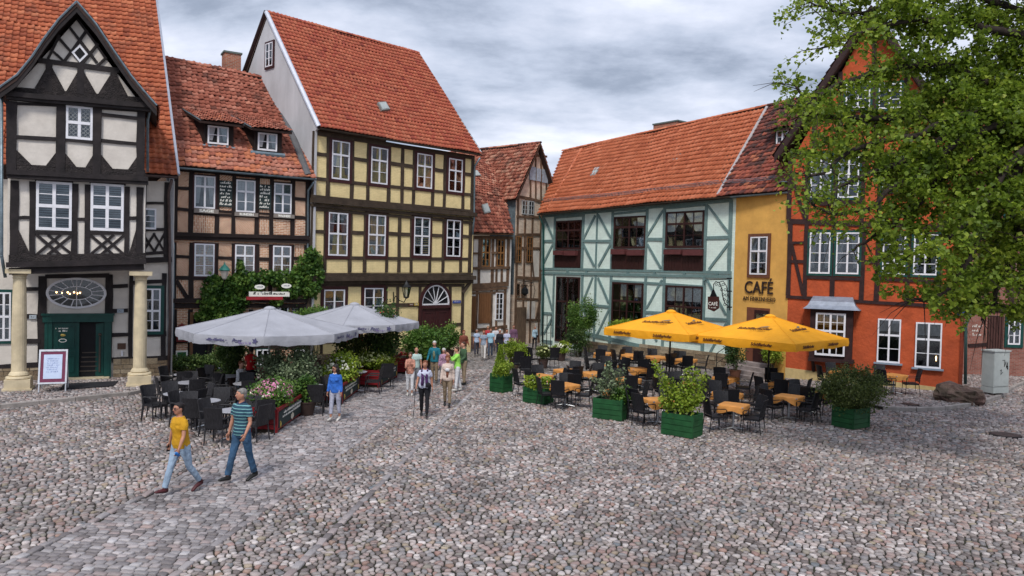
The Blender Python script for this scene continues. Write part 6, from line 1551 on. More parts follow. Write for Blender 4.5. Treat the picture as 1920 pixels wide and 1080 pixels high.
def make_chair(name, label, group, metal):
    """built round its own foot point, front towards -Y"""
    r = empty(name, (0, 0, 0), label, 'chair', group)
    wk = M_wickerR if metal else M_wicker
    # seat: slightly domed pad with a rounded front
    V = []; F = []; n = 5
    for i in range(n + 1):
        for j in range(n + 1):
            x = -0.23 + 0.46 * i / n; y = -0.24 + 0.46 * j / n
            V.append((x, y, 0.45 - 0.022 * math.sin(math.pi * i / n) * math.sin(math.pi * j / n) - (0.02 if j == 0 else 0)))
    m_ = n + 1
    for i in range(n):
        for j in range(n): F.append((i * m_ + j, (i + 1) * m_ + j, (i + 1) * m_ + j + 1, i * m_ + j + 1))
    o = len(V); V += [(x, y, z - 0.06) for x, y, z in V]
    for i in range(n):
        for j in range(n): F.append((o + i * m_ + j, o + i * m_ + j + 1, o + (i + 1) * m_ + j + 1, o + (i + 1) * m_ + j))
    for i in range(n):
        for a, b in (((i) * m_, (i + 1) * m_), (i * m_ + n, (i + 1) * m_ + n), (i, i + 1), (n * m_ + i, n * m_ + i + 1)): F.append((a, b, b + o, a + o))
    mb = MB(); mb.add(V, F); mb.local('seat', wk, r, smooth=False)
    V = []; F = []; H0, H1 = (0.50, 0.98) if metal else (0.42, 0.94)
    for i in range(n + 1):
        for j in range(n + 1):
            x = (-0.22 + 0.44 * i / n) * (1.0 + 0.06 * j / n); t = j / n
            V.append((x, 0.22 + 0.10 * t ** 1.3 - 0.05 * (1 - (2 * i / n - 1) ** 2) * 0 + 0.035 * (1 - (2 * i / n - 1) ** 2), H0 + (H1 - H0) * t + 0.012 * math.sin(math.pi * i / n) * (j == n)))
    o = len(V); V += [(x, y + 0.03, z) for x, y, z in V]; F = []
    for i in range(n):
        for j in range(n):
            F.append((i * m_ + j, (i + 1) * m_ + j, (i + 1) * m_ + j + 1, i * m_ + j + 1)); F.append((o + i * m_ + j, o + i * m_ + j + 1, o + (i + 1) * m_ + j + 1, o + (i + 1) * m_ + j))
    for i in range(n):
        for a, b in (((i) * m_, (i + 1) * m_), (i * m_ + n, (i + 1) * m_ + n), (i, i + 1), (n * m_ + i, n * m_ + i + 1)): F.append((a, b, b + o, a + o))
    mb = MB(); mb.add(V, F); mb.local('backrest', wk, r)
    lr = 0.013 if metal else 0.021; lm = M_frameB if metal else wk
    for sx in (-1, 1):
        mb = MB(); mb.tube([(sx * 0.215, -0.21, 0.42), (sx * 0.225, -0.235, 0.0)], [lr, lr * 0.8], 6); mb.local('leg', lm, r)
        mb = MB(); mb.tube([(sx * 0.215, 0.27, 0.58), (sx * 0.215, 0.23, 0.42), (sx * 0.225, 0.29, 0.0)], [lr, lr, lr * 0.8], 6); mb.local('leg', lm, r)
        mb = MB()
        if metal: mb.tube([(sx * 0.225, -0.21, 0.42), (sx * 0.25, -0.22, 0.62), (sx * 0.25, -0.18, 0.66), (sx * 0.25, 0.2, 0.67), (sx * 0.23, 0.28, 0.67)], 0.014, 6)
        else: mb.tube([(sx * 0.225, -0.2, 0.42), (sx * 0.25, -0.2, 0.62), (sx * 0.255, -0.1, 0.655), (sx * 0.245, 0.24, 0.66)], [0.018, 0.018, 0.024, 0.02], 6)
        mb.local('armrest', lm, r)
    return r
CH_L = make_chair('wicker_chair', 'chair', 'charcoal wicker chairs at the grey umbrella cafe', False)
CH_R = make_chair('metal_frame_chair', 'chair', 'black wicker chairs at the yellow umbrella cafe', True)
used = {'L': False, 'R': False}
def chair(kind, p, face, label):
    proto = CH_L if kind == 'L' else CH_R
    g = proto['group']
    if not used[kind]:
        used[kind] = True; proto.location = p; proto.rotation_euler = (0, 0, face); proto['label'] = label; return proto
    return copy_thing(proto, p, face, label, g)
def face_to(p, q):
    """rotation that turns a chair's front (-Y) from p towards q"""
    d = Vector((q[0] - p[0], q[1] - p[1])); return math.atan2(d.x, -d.y)
def make_table(name, label, group, round_, cloth_):
    r = empty(name, (0, 0, 0), label, 'table', group)
    mb = MB()
    if round_: mb.lathe((0, 0, 0), [(0.36, 0.705), (0.385, 0.715), (0.385, 0.73), (0.36, 0.735)], 20)
    else:
        mb.box((0, 0, 0.72), (0.74, 0.74, 0.03))
        mb.box((0, 0, 0.70), (0.66, 0.66, 0.02))
    mb.local('tabletop', M_topgrey, r)
    mb = MB(); mb.tube([(0, 0, 0.05), (0, 0, 0.69)], 0.035, 10); mb.local('pedestal', M_alu, r)
    for k in range(4):
        a = math.pi / 4 + k * math.pi / 2; mb = MB(); mb.tube([(0, 0, 0.06), (0.16 * math.cos(a), 0.16 * math.sin(a), 0.045), (0.33 * math.cos(a), 0.33 * math.sin(a), 0.012)], [0.03, 0.022, 0.016], 6); mb.local('foot', M_alu, r)
    return r
TB_L = make_table('cafe_table', 't', 'bare grey tables at the grey umbrella cafe', True, False)
TB_R = make_table('cafe_table', 't', 'tables under orange cloths at the yellow umbrella cafe', False, True)
def cloth_mesh(seed):
    r = random.Random(seed); V = []; F = []; n = 36; a = 0.34
    ph = r.random() * 6
    def sq(q, h):
        c, s = math.cos(q), math.sin(q); m_ = max(abs(c), abs(s)); return c / m_ * h, s / m_ * h
    V.append((0, 0, 0.742))
    rings = [(0.35, 0.742, 0), (0.378, 0.738, 0), (0.385, 0.71, 0.25), (0.39, 0.66, 0.7), (0.395, 0.61, 1.0)]
    for h, z, wv in rings:
        for i in range(n):
            q = 2 * math.pi * i / n; x, y = sq(q, h)
            co_ = abs(math.sin(2 * q)) ** 2
            k = 1 + wv * (0.05 * math.sin(q * 9 + ph) + 0.03 * math.sin(q * 5 + ph * 2))
            zz_ = z - wv * (0.10 * co_ + 0.03 * math.sin(q * 3 + ph)) 
            V.append((x * k, y * k, zz_))
    for i in range(n): F.append((0, 1 + i, 1 + (i + 1) % n))
    for k in range(len(rings) - 1):
        for i in range(n): F.append((1 + k * n + i, 1 + (k + 1) * n + i, 1 + (k + 1) * n + (i + 1) % n, 1 + k * n + (i + 1) % n))
    me = mesh('tablecloth', V, F, True); me.materials.append(M_cloth); return me
CLOTHS = [cloth_mesh(i) for i in range(5)]
tfirst = {'L': True, 'R': True}
def table(kind, p, rz, label):
    proto = TB_L if kind == 'L' else TB_R
    if tfirst[kind]:
        tfirst[kind] = False; proto.location = p; proto.rotation_euler = (0, 0, rz); proto['label'] = label; t = proto
    else: t = copy_thing(proto, p, rz, label, proto['group'])
    return t
ti = 0
def table_set(kind, x, y, where, chairs, rz=0.0, size=1.0, gz=0.0):
    """x,y: px of the table top; chairs: angles (deg, 0 = towards the camera, 90 = to its right) and optional distance"""
    global ti
    P = gp(x, y, 0.74 + gz); p = Vector((P.x, P.y, gz)); ti += 1
    if kind == 'L': lab = 'round grey table ' + where
    else: lab = 'cloth-covered square table ' + where
    table(kind, p, rz, lab)
    if kind == 'R':
        c = bpy.data.objects.new('tablecloth', CLOTHS[ti % 5]); link(c); c.location = p + Vector((0, 0, 0.0)); c.rotation_euler = (0, 0, rz)
        tag(c, 'orange cloth on the table ' + where, 'tablecloth', 'orange tablecloths')
    names = {0: 'camera side', 1: 'right side', 2: 'far side', 3: 'left side'}
    cnt = {}
    if kind == 'R' and len(chairs) == 3: chairs = tuple(chairs) + ((max(((b - a) % 360, a) for a, b in zip(sorted(chairs), sorted(chairs)[1:] + [sorted(chairs)[0] + 360]))[1] + 60) % 360,)
    for c in chairs:
        a, dist = (c if isinstance(c, tuple) else (c, 0.62)); q = R(a)
        cp = p + Vector((math.sin(q), -math.cos(q), 0)) * dist
        k = int(((a + 45) % 360) // 90); cnt[k] = cnt.get(k, 0) + 1
        extra = '' if cnt[k] == 1 else 'second on '
        chair(kind, cp, face_to(cp, p) + random.uniform(-0.25, 0.25), ('wicker' if kind == 'L' else 'black') + ' chair, ' + extra + names[k] + ' of table ' + where)
# left terrace
for x, y, wh, ch in (
    (333, 737, 'nearest the street on the far left', (60, 130, 215, 275)),
    (386, 750, 'behind the woman in the mustard top', (0, 95, 170, 265)),
    (438, 768, 'just behind the man in the striped shirt', (345, 75, 165, 250)),
    (355, 716, 'second row on the left', (40, 120, 200, 290)),
    (349, 701, 'closest to the stone column', (20, 150, 250)),
    (461, 718, 'beside the grey umbrella pole', (30, 120, 200, 290)),
    (583, 722, 'between the flower box and the blue woman', (0, 150, 270)),
    (668, 696, 'right of the white-flowered box', (80, 200, 300)),
    (425, 704, 'in front of the dark doorway', (0, 100, 260)),
    (520, 698, 'behind the silver-leaved bush', (20, 180, 270))):
    table_set('L', x, y, wh, ch)
for x, y, a, wh in ((290, 786, 60, 'outermost chair left of the terrace'), (352, 803, 20, 'leftmost chair behind the mustard top'), (497, 812, 200, 'beside the nearest red planter'), (545, 775, 250, 'between the first and second red planters'), (592, 777, 190, 'just left of the blue woman'), (623, 760, 120, 'behind the blue woman'), (723, 727, 200, 'between the second and third red planters')):
    chair('L', gp(x, y), R(a), 'charcoal wicker chair, ' + wh)
# right terrace
for x, y, wh, ch in (
    (1133, 661, 'furthest left below the shop windows', (60, 180, 280)),
    (1181, 664, 'second from the left by the stone plinth', (20, 180, 300)),
    (1231, 668, 'by the plinth left of the first yellow umbrella pole', (40, 180, 300)),
    (1287, 673, 'by the plinth right of the first yellow umbrella pole', (60, 180, 290)),
    (1141, 684, 'behind the tall leafy planter', (0, 120, 250)),
    (1194, 690, 'in the middle row left of the pole', (30, 150, 260)),
    (1112, 698, 'behind the low flower planter at right', (20, 160, 270)),
    (1062, 693, 'left of centre near the climbing rose', (20, 150, 270)),
    (1012, 703, 'directly behind the low flower planter', (100, 180, 280)),
    (1060, 720, 'beside the lone pair of near chairs', (75, 175, 280)),
    (1178, 710, 'in the third row behind the leafy planter', (80, 200, 300)),
    (1160, 731, 'hidden behind the leafy planter', (100, 200)),
    (1234, 748, 'between the two leafy planters', (40, 150, 250)),
    (1277, 717, 'behind the bright yellow-green shrub', (90, 180, 280)),
    (1361, 707, 'left of the second yellow umbrella pole', (60, 180, 270)),
    (1364, 736, 'middle row right of the yellow-green shrub', (80, 190, 290)),
    (1376, 758, 'nearest the street with a hanging corner', (45, 290, 190)),
    (1466, 718, 'behind the second umbrella pole', (60, 170, 280)),
    (1480, 742, 'long one under the second umbrella', (35, 75, 150, 215, 290)),
    (1520, 733, 'beside the round green bush', (60, 130, 330))):
    table_set('R', x, y, wh, ch, rz=R(random.uniform(20, 60)))
table_set('R', 1579, 697, 'below the bay window', (275, 180), rz=R(20), gz=0.12)
table_set('R', 1676, 702, 'against the orange wall by the boulder', (85, 190, 250), rz=R(30), gz=0.12)
for x, y, a, wh in ((1075, 752, 178, 'standing alone nearest the camera'), (1073, 741, 178, 'tucked behind the lone near chair'), (968, 700, 200, 'beside the conifer planter'), (985, 712, 180, 'right of the conifer planter'), (995, 690, 150, 'in the far left corner of the terrace'), (1035, 690, 200, 'near the climbing rose'), (1197, 787, 130, 'right of the tall leafy planter'), (1445, 735, 160, 'by the second umbrella pole')):
    chair('R', gp(x, y), R(a), 'black high-backed chair, ' + wh)

# ------------------------------------------------------------------ umbrellas
M_grey = mat('grey_canvas', (0.33, 0.335, 0.37), rough=0.8, var=0.09, scale=1.2, bump=0.55, bscale=2.6, dist=0.09, dirt=0.15, dirtcol=(0.26, 0.26, 0.28))
M_yc = mat('yellow_canvas', (0.78, 0.34, 0.012), rough=0.75, var=0.09, scale=1.2, bump=0.55, bscale=3, dist=0.08)
M_pole = mat('light_pole', (0.42, 0.42, 0.42), rough=0.4, metal=0.5, bump=0)
M_print = mat('brown_print', (0.10, 0.035, 0.012), rough=0.8, bump=0)
M_printb = mat('blue_print', (0.08, 0.075, 0.16), rough=0.8, bump=0)
M_concrete = mat('concrete', (0.30, 0.30, 0.29), rough=0.9)
def umbrella(name, c, rz, n, rad, zr, za, val, mt, pole, label, group, corner_drop=0.0, lobes=None):
    r = empty(name, c, label, 'umbrella', group)
    O = Vector(c); sagk = 0.13 if n > 4 else 0.06
    mb = MB(); V = []; F = []; sub = 6; rings = 5
    # canopy: panels stretched between ribs, sagging between them
    cor = [Vector((math.cos(rz + 2 * math.pi * k / n), math.sin(rz + 2 * math.pi * k / n), 0)) * (rad[k] if isinstance(rad, list) else rad) for k in range(n)]
    def P(k, s, t):
        e = cor[k] * (1 - s) + cor[(k + 1) % n] * s
        sg = math.sin(math.pi * s)
        x = e * t * (1 - 0.03 * sg * t)
        z = za + (zr - za) * (t ** 0.93) - sagk * sg * t * (1 - t * 0.5) 
        return O + Vector((x.x, x.y, z + 0.04 * sg * t * t))
    for k in range(n):
        o = len(V)
        for i in range(sub + 1):
            for j in range(rings + 1): V.append(P(k, i / sub, 0.02 + 0.98 * j / rings))
        for i in range(sub):
            for j in range(rings): F.append((o + i * (rings + 1) + j, o + i * (rings + 1) + j + 1, o + (i + 1) * (rings + 1) + j + 1, o + (i + 1) * (rings + 1) + j))
    mb.add(V, F); can = mb.obj('canopy', mt, r, smooth=False)
    for k in range(n):
        sm = MB(); sm.tube([P(k, 0, 0.05 + 0.95 * j / 6) + Vector((0, 0, 0.006)) for j in range(7)], 0.012, 4); sm.obj('seam', mt, can)
    # valance
    V = []; F = []; sb = 12
    for k in range(n):
        o = len(V)
        for i in range(sb + 1):
            p = P(k, i / sb, 1.0); out = Vector((p.x - O.x, p.y - O.y, 0)).normalized(); wv = 0.03 * math.sin(i * 2.1 + k) * (0 < i < sb)
            V.append(p + Vector((0, 0, 0.004))); V.append(p + out * (0.02 + wv) + Vector((0, 0, -val * 0.5))); V.append(p + out * wv * 1.3 + Vector((0, 0, -val + 0.02 * math.sin(i * 1.3 + k * 2) - 0.03 * math.sin(math.pi * i / sb))))
        for i in range(sb):
            for j in (0, 1): F.append((o + i * 3 + j, o + i * 3 + j + 1, o + (i + 1) * 3 + j + 1, o + (i + 1) * 3 + j))
    mb = MB(); mb.add(V, F); mb.obj('valance', mt, can, smooth=True)
    mb = MB(); mb.lathe(O + Vector((0, 0, za)), [(0.20, -0.08), (0.20, -0.02), (0.12, 0.03), (0.03, 0.05)], 12); mb.obj('cap', mt, can, smooth=False)
    mb = MB(); mb.tube([O + Vector((0, 0, 0.05)), O + Vector((0, 0, za - 0.05))], 0.035, 10); mb.obj('pole', pole, r)
    mb = MB(); mb.box(O + Vector((0, 0, 0.05)), (0.8, 0.8, 0.1)); mb.lathe(O, [(0.07, 0.1), (0.06, 0.35), (0.04, 0.36)], 10); mb.obj('base', M_concrete, r)
    for k in range(n if n > 4 else 8):
        s = 0 if n > 4 or k % 2 == 0 else 0.5; kk = k if n > 4 else k // 2
        a = P(kk, s, 0.05) - Vector((0, 0, 0.04)); b = P(kk, s, 0.97) - Vector((0, 0, 0.04)); m_ = P(kk, s, 0.5) - Vector((0, 0, 0.06))
        mb = MB(); mb.tube([a, m_, b], 0.014, 4); rb = mb.obj('rib', pole, r)
        mb = MB(); mb.tube([m_, O + Vector((0, 0, zr - 0.35 + (za - zr) * 0.2))], 0.011, 4); mb.obj('strut', pole, rb)
    def panelM(k, s, t, lift=0.015):
        p = P(k, s, t); ex = (P(k, s + 0.05, t) - P(k, s - 0.05, t)).normalized(); ey = (P(k, s, t - 0.08) - P(k, s, t + 0.08)); ey = (ey - ex * ey.dot(ex)).normalized(); nz = ex.cross(ey)
        if nz.z < 0: ex = -ex; nz = -nz
        p = p + nz * lift
        return Matrix(((ex.x, ey.x, nz.x, p.x), (ex.y, ey.y, nz.y, p.y), (ex.z, ey.z, nz.z, p.z), (0, 0, 0, 1)))
    def valM(k, s, lift=0.05):
        p = P(k, s, 1.0) + Vector((0, 0, -val * 0.5)); ex = (cor[(k + 1) % n] - cor[k]).normalized(); nz = Vector((ex.y, -ex.x, 0)); 
        if nz.dot(p - O) < 0: nz = -nz
        ex = Vector((-nz.y, nz.x, 0)); p = p + nz * lift
        return Matrix(((ex.x, 0, nz.x, p.x), (ex.y, 0, nz.y, p.y), (0, 1, 0, p.z), (0, 0, 0, 1)))
    return r, can, panelM, valM
def brand(can, pM, vM, panels_, vals, txt, size, mt):
    for k, s, t in panels_:
        M_ = pM(k, s, t, 0.03); put_text(txt, size, M_ @ Matrix.Rotation(R(4), 4, 'Z'), mt, can, shear=0.25, bold=0.006, ext=0.002)
        mb = scribble(size * 3, size * 0.35, 1, 5, 0.2); mb.V = [M_ @ (v + Vector((size, -size * 0.75, 0))) for v in mb.V]; mb.obj('lettering', mt, can)
        # feather-like device above the name
        mb = MB(); V_ = [M_ @ Vector(q) for q in ((size * 0.2, size * 0.5, 0), (size * 1.6, size * 1.15, 0), (size * 2.1, size * 1.1, 0), (size * 1.5, size * 0.65, 0))]; mb.add(V_, [(0, 1, 2, 3)]); mb.obj('emblem', mat('print_greybrown', (0.20, 0.17, 0.13), bump=0), can)
    for k, s in vals: put_text(txt, size * 0.62, vM(k, s), mt, can, shear=0.2, bold=0.006, ext=0.002)
# two grey octagonal umbrellas
cg = gp(503, 742); cg.z = 0
u1, can, pM, vM = umbrella('parasol', cg, R(22.5 - 8), 8, 2.95, 2.28, 3.0, 0.27, M_grey, M_pole, 'large pale grey umbrella over the left terrace, the nearer of the two grey ones', 'grey parasols over the left terrace')
def facing(vM, n):
    best = []
    for k in range(n):
        m_ = vM(k, 0.5); nz = m_.col[2].xyz; best.append((nz.dot((CAM - m_.col[3].xyz).normalized()), k))
    return [k for _, k in sorted(best, reverse=True)]
def post_print(can, vM, ks):
    for i, k in enumerate(ks):
        M1 = vM(k, 0.30); mb = scribble(0.75, 0.12, 1, 7 + i, 0.25); mb.V = [M1 @ v for v in mb.V]; mb.obj('lettering', M_printb, can)
        put_text('Post', 0.17, vM(k, 0.6), M_printb, can, shear=0.4, bold=0.004, ext=0.002)
        M2 = vM(k, 0.68); mb = scribble(0.5, 0.11, 1, 17 + i, 0.22); mb.V = [M2 @ (v + Vector((0.15, -0.07, 0))) for v in mb.V]; mb.obj('lettering', mat('mauve_print', (0.20, 0.15, 0.32), bump=0), can)
        M3 = vM(k, 0.88); V_ = []
        for j in range(10): q = 2 * math.pi * j / 10; rr = 0.11 if j % 2 == 0 else 0.05; V_.append(M3 @ Vector((rr * math.cos(q), rr * math.sin(q), 0.002)))
        solid('emblem', V_, [tuple(range(10))], M_printb, can)
fs = facing(vM, 8); post_print(can, vM, [fs[1], fs[2]])
cg2 = gp(662, 714)
u2, can, pM, vM = umbrella('parasol', cg2, R(22.5 - 20), 8, 2.5, 2.35, 3.02, 0.24, M_grey, M_pole, 'pale grey umbrella behind and right of the nearer grey one', 'grey parasols over the left terrace')
fs = facing(vM, 8); post_print(can, vM, [fs[0], fs[1]])
# two yellow square umbrellas
M_polek = M_frameB
for i, (x, y, hd_, rz, lab) in enumerate(((1254, 727, 2.62, R(3), 'square golden yellow umbrella on the left of the right terrace'), (1439, 747, 2.86, R(-2), 'square golden yellow umbrella on the right, before the orange house'))):
    c = gp(x, y)
    u_, can, pM, vM = umbrella('parasol', c, rz, 4, hd_, 2.30 if i == 0 else 2.26, 3.03 if i == 0 else 3.05, 0.26, M_yc, M_polek, lab, 'yellow parasols over the right terrace')
    fs = facing(vM, 4)[:2]
    brand(can, pM, vM, [(k, 0.5, 0.55) for k in fs], [(k, s_) for k in fs for s_ in (0.22, 0.7)], 'Schöfferhofer', 0.23, M_print)

# ------------------------------------------------------------------ planters
M_gbox = mat('green_stained_planks', (0.010, 0.070, 0.020), rough=0.6, var=0.25, scale=4, bump=0.4, bscale=20, dirt=0.25, dirtcol=(0.03, 0.08, 0.03))
M_rbox = mat('red_planter_paint', (0.20, 0.010, 0.014), rough=0.5, var=0.2, scale=4, bump=0.2, dirt=0.25, dirtcol=(0.10, 0.02, 0.02))
M_soil = mat('soil', (0.03, 0.022, 0.016), rough=1.0, bump=0.8)
def green_planter(x, y, w_, d_, h_, rz, label):
    """px of the near bottom corner; w_ runs away to the left, d_ to the right"""
    c = gp(x, y)
    a = Vector((-math.cos(rz), math.sin(rz), 0)); b = Vector((math.sin(rz), math.cos(rz), 0))
    ctr = c + a * (w_ / 2) + b * (d_ / 2)
    r = empty('wooden_planter', (ctr.x, ctr.y, 0), label, 'planter', 'green wooden planters along the right terrace')
    rot = Matrix.Rotation(-rz, 3, 'Z'); n = 4
    for k in range(n):
        z = h_ * (k + 0.5) / n; e = random.uniform(-0.006, 0.006)
        for (ox, oy, sx, sy) in ((0, -d_ / 2, w_, 0.04), (0, d_ / 2, w_, 0.04), (-w_ / 2 + 0.02, 0, 0.04, d_ - 0.05), (w_ / 2 - 0.02, 0, 0.04, d_ - 0.05)):
            mb = MB(); mb.box(rot @ Vector((ox + e, oy + e, z)) + ctr, (sx + e, sy, h_ / n - 0.012), rot); mb.obj('plank', M_gbox, r)
    for ox in (-w_ / 2 + 0.03, w_ / 2 - 0.03):
        for oy in (-d_ / 2 + 0.03, d_ / 2 - 0.03): mb = MB(); mb.box(rot @ Vector((ox, oy, h_ / 2 + 0.01)) + ctr, (0.07, 0.07, h_ + 0.01), rot); mb.obj('corner_post', M_gbox, r)
    mb = MB(); mb.box(ctr + Vector((0, 0, h_ * 0.45)), (w_ - 0.06, d_ - 0.06, h_ * 0.86), rot); mb.obj('soil', M_soil, r)
    return ctr, h_
GP = [green_planter(943, 737, 0.62, 0.55, 0.66, R(38), 'green plank planter holding a small conifer, at the lane end of the terrace'),
      green_planter(1021, 759, 0.85, 0.6, 0.52, R(32), 'low green plank planter with small flowers, second from the lane'),
      green_planter(1166, 790, 0.95, 0.6, 0.62, R(28), 'green plank planter with a tall sparse shrub, third from the lane'),
      green_planter(1299, 823, 0.95, 0.62, 0.62, R(38), 'green plank planter with a bright yellow-green shrub, closest to the camera'),
      green_planter(1601, 806, 0.72, 0.85, 0.60, R(55), 'green plank planter with a round drooping bush, furthest right')]
def red_planter(x, y, x2, y2, depth, h_, label, seed):
    c = gp(x, y); e = gp(x2, y2); u = (e - c).normalized(); L_ = (e - c).length; b = Vector((-u.y, u.x, 0))    # b points left, away from the walkway
    if b.x > 0: b = -b
    ctr = c + u * (L_ / 2) + b * (depth / 2)
    r = empty('red_flower_box', (ctr.x, ctr.y, 0), label, 'planter', 'red wooden flower boxes along the walkway')
    rot = Matrix(((b.x * -1, u.x, 0), (b.y * -1, u.y, 0), (0, 0, 1)))
    for (oy) in (-L_ / 2, L_ / 2):
        for k in range(4):
            mb = MB(); mb.box(ctr + rot @ Vector((0, oy, 0.09 + h_ * 0.9 * (k + 0.5) / 4)), (depth, 0.035, h_ * 0.9 / 4 - 0.02), rot); mb.obj('slat', M_rbox, r)
    for ox in (-depth / 2, depth / 2):
        mb = MB(); mb.box(ctr + rot @ Vector((ox, 0, h_ / 2 + 0.03)), (0.04, L_ - 0.04, h_ - 0.06), rot); mb.obj('side_panel', M_rbox, r)
        for oy in (-L_ / 2, L_ / 2): mb = MB(); mb.box(ctr + rot @ Vector((ox, oy, h_ / 2 + 0.02)), (0.075, 0.075, h_ + 0.06), rot); mb.obj('corner_post', M_rbox, r)
    mb = MB(); mb.box(ctr + rot @ Vector((depth / 2 + 0.03, 0, h_ + 0.0)), (0.05, L_ - 0.08, 0.07), rot); mb.obj('top_rail', M_rbox, r)
    mb = MB(); mb.box(ctr + rot @ Vector((0, 0, h_ * 0.4)), (depth - 0.05, L_ - 0.05, h_ * 0.8), rot); mb.obj('soil', M_soil, r)
    mb = MB(); mb.box(ctr + rot @ Vector((depth / 2 + 0.035, 0, h_ * 0.53)), (0.02, L_ - 0.16, h_ * 0.68), rot); bd_ = mb.obj('chalk_sign', M_slate, r)
    n_ = -b; M0 = Matrix(((u.x, 0, n_.x, 0), (u.y, 0, n_.y, 0), (0, 1, 0, 0), (0, 0, 0, 1)))
    pc = ctr + rot @ Vector((depth / 2 + 0.05, 0, h_ * 0.53)); M0[0][3], M0[1][3], M0[2][3] = pc
    hb = h_ * 0.68
    for j in range(2):
        mb = scribble(L_ * 0.78, hb * 0.24, 1, seed + j, 0.3); mb.V = [M0 @ (v + Vector((0, hb * (0.30 - 0.24 * j), 0))) for v in mb.V]; mb.obj('lettering', M_signwhite, bd_)
    V_ = [M0 @ Vector((0.16 * math.cos(2 * math.pi * j / 12), -hb * 0.28 + (0.10 if j % 2 else 0.075) * math.sin(2 * math.pi * j / 12), 0.003)) for j in range(12)]
    solid('emblem', V_, [tuple(range(12))], mat('flower_print', (0.55, 0.50, 0.40), bump=0), bd_)
    for sx in (-1, 1): mb = MB(); mb.V = []; mb.ball(M0 @ Vector((sx * (L_ / 2 - 0.2), -hb * 0.3, 0.0)), (0.03, 0.03, 0.09), 6, 4); mb.obj('emblem', M_gold, bd_)
    return ctr, u, L_, b
RP = [red_planter(518, 812, 568, 776, 0.62, 0.62, 'red flower box with a black lettered sign, nearest the camera, full of pink flowers', 70),
      red_planter(640, 757, 671, 734, 0.6, 0.62, 'red flower box with a black lettered sign, beside the woman in blue', 80),
      red_planter(710, 727, 743, 708, 0.9, 0.62, 'red flower box with cream flowers, third along the walkway', 90),
      red_planter(768, 702, 785, 690, 0.8, 0.66, 'red flower box furthest along the walkway, under the shrubs', 95)]

# ------------------------------------------------------------------ small street furniture
c = gp(1860, 742); 
cab = empty('utility_cabinet', (c.x, c.y, 0.1), 'pale grey electrical cabinet with dark graffiti, right of the boulder', 'utility cabinet')
M_cab = mat('cabinet_grey', (0.42, 0.45, 0.43), rough=0.7, var=0.08, scale=3, bump=0.1, dirt=0.35, dirtcol=(0.22, 0.23, 0.21))
f1 = Fac(gp(1845, 733, 0.1).xy, gp(1861, 742, 0.1).xy); nr = gp(1863, 742, 0.1); 
ua_ = Vector((0.93, 0.36, 0)).normalized(); ub_ = Vector((-0.36, 0.93, 0)).normalized()
rotc = Matrix(((ua_.x, ub_.x, 0), (ua_.y, ub_.y, 0), (0, 0, 1)))
cc = nr + ua_ * 0.42 + ub_ * 0.28
hc = 1.62
mb = MB(); mb.box(cc + Vector((0, 0, 0.1 + hc * 0.56)), (0.84, 0.50, hc * 0.84), rotc); mb.obj('housing', M_cab, cab)
mb = MB(); mb.box(cc + Vector((0, 0, 0.1 + hc * 0.06)), (0.86, 0.52, hc * 0.14), rotc); mb.obj('plinth', M_cab, cab)
mb = MB(); mb.box(cc + Vector((0, 0, 0.1 + hc * 0.995)), (0.92, 0.58, 0.05), rotc); mb.obj('lid', M_cab, cab)
mb = MB(); mb.box(cc + rotc @ Vector((0, -0.255, 0.1 + hc * 0.55)), (0.78, 0.012, hc * 0.78), rotc); dd_ = mb.obj('door', M_cab, cab)
mb = MB(); mb.box(cc + rotc @ Vector((0.30, -0.27, 0.1 + hc * 0.6)), (0.03, 0.03, 0.14), rotc); mb.obj('handle', M_dark, dd_)
mb = MB(); 
gr_ = [(0.02, 1.35), (0.14, 1.37), (0.12, 1.1), (0.20, 1.3), (0.24, 1.05), (0.30, 1.28), (0.33, 1.0)]
mb.tube([cc + rotc @ Vector((x, -0.267, z)) for x, z in gr_], 0.012, 4); mb.tube([cc + rotc @ Vector((x, -0.267, z)) for x, z in ((-0.1, 0.95), (-0.02, 1.0), (-0.06, 0.8), (0.05, 0.9))], 0.010, 4); mb.obj('graffiti', M_dark, dd_)
# boulder
import mathutils.noise as mn
def boulder(p, sx, sy, sz, label):
    mb = MB(); mb.ball((0, 0, 0), 1.0, 26, 18); V = []
    for v in mb.V:
        n_ = mn.fractal(v * 1.3 + Vector((3.1, 0, 5)), 0.8, 2.0, 4) ; k = 1 + 0.30 * n_ + 0.16 * abs(mn.noise(v * 2.6)); V.append(Vector((v.x * sx * k, v.y * sy * k, v.z * sz * k + sz * 0.25)) + p)
    M_r = mat('boulder_stone', (0.15, 0.09, 0.075), rough=0.85, var=0.5, scale=2.2, bump=1.0, bscale=9, dirt=0.7, dirtcol=(0.06, 0.075, 0.035), dist=0.06)
    o = solid('boulder', V, mb.F, M_r, smooth=False); tag(o, label, 'boulder'); return o
boulder(gp(1798, 752, 0.1), 0.82, 0.5, 0.5, 'rough brown and mossy boulder at the corner of the orange house')
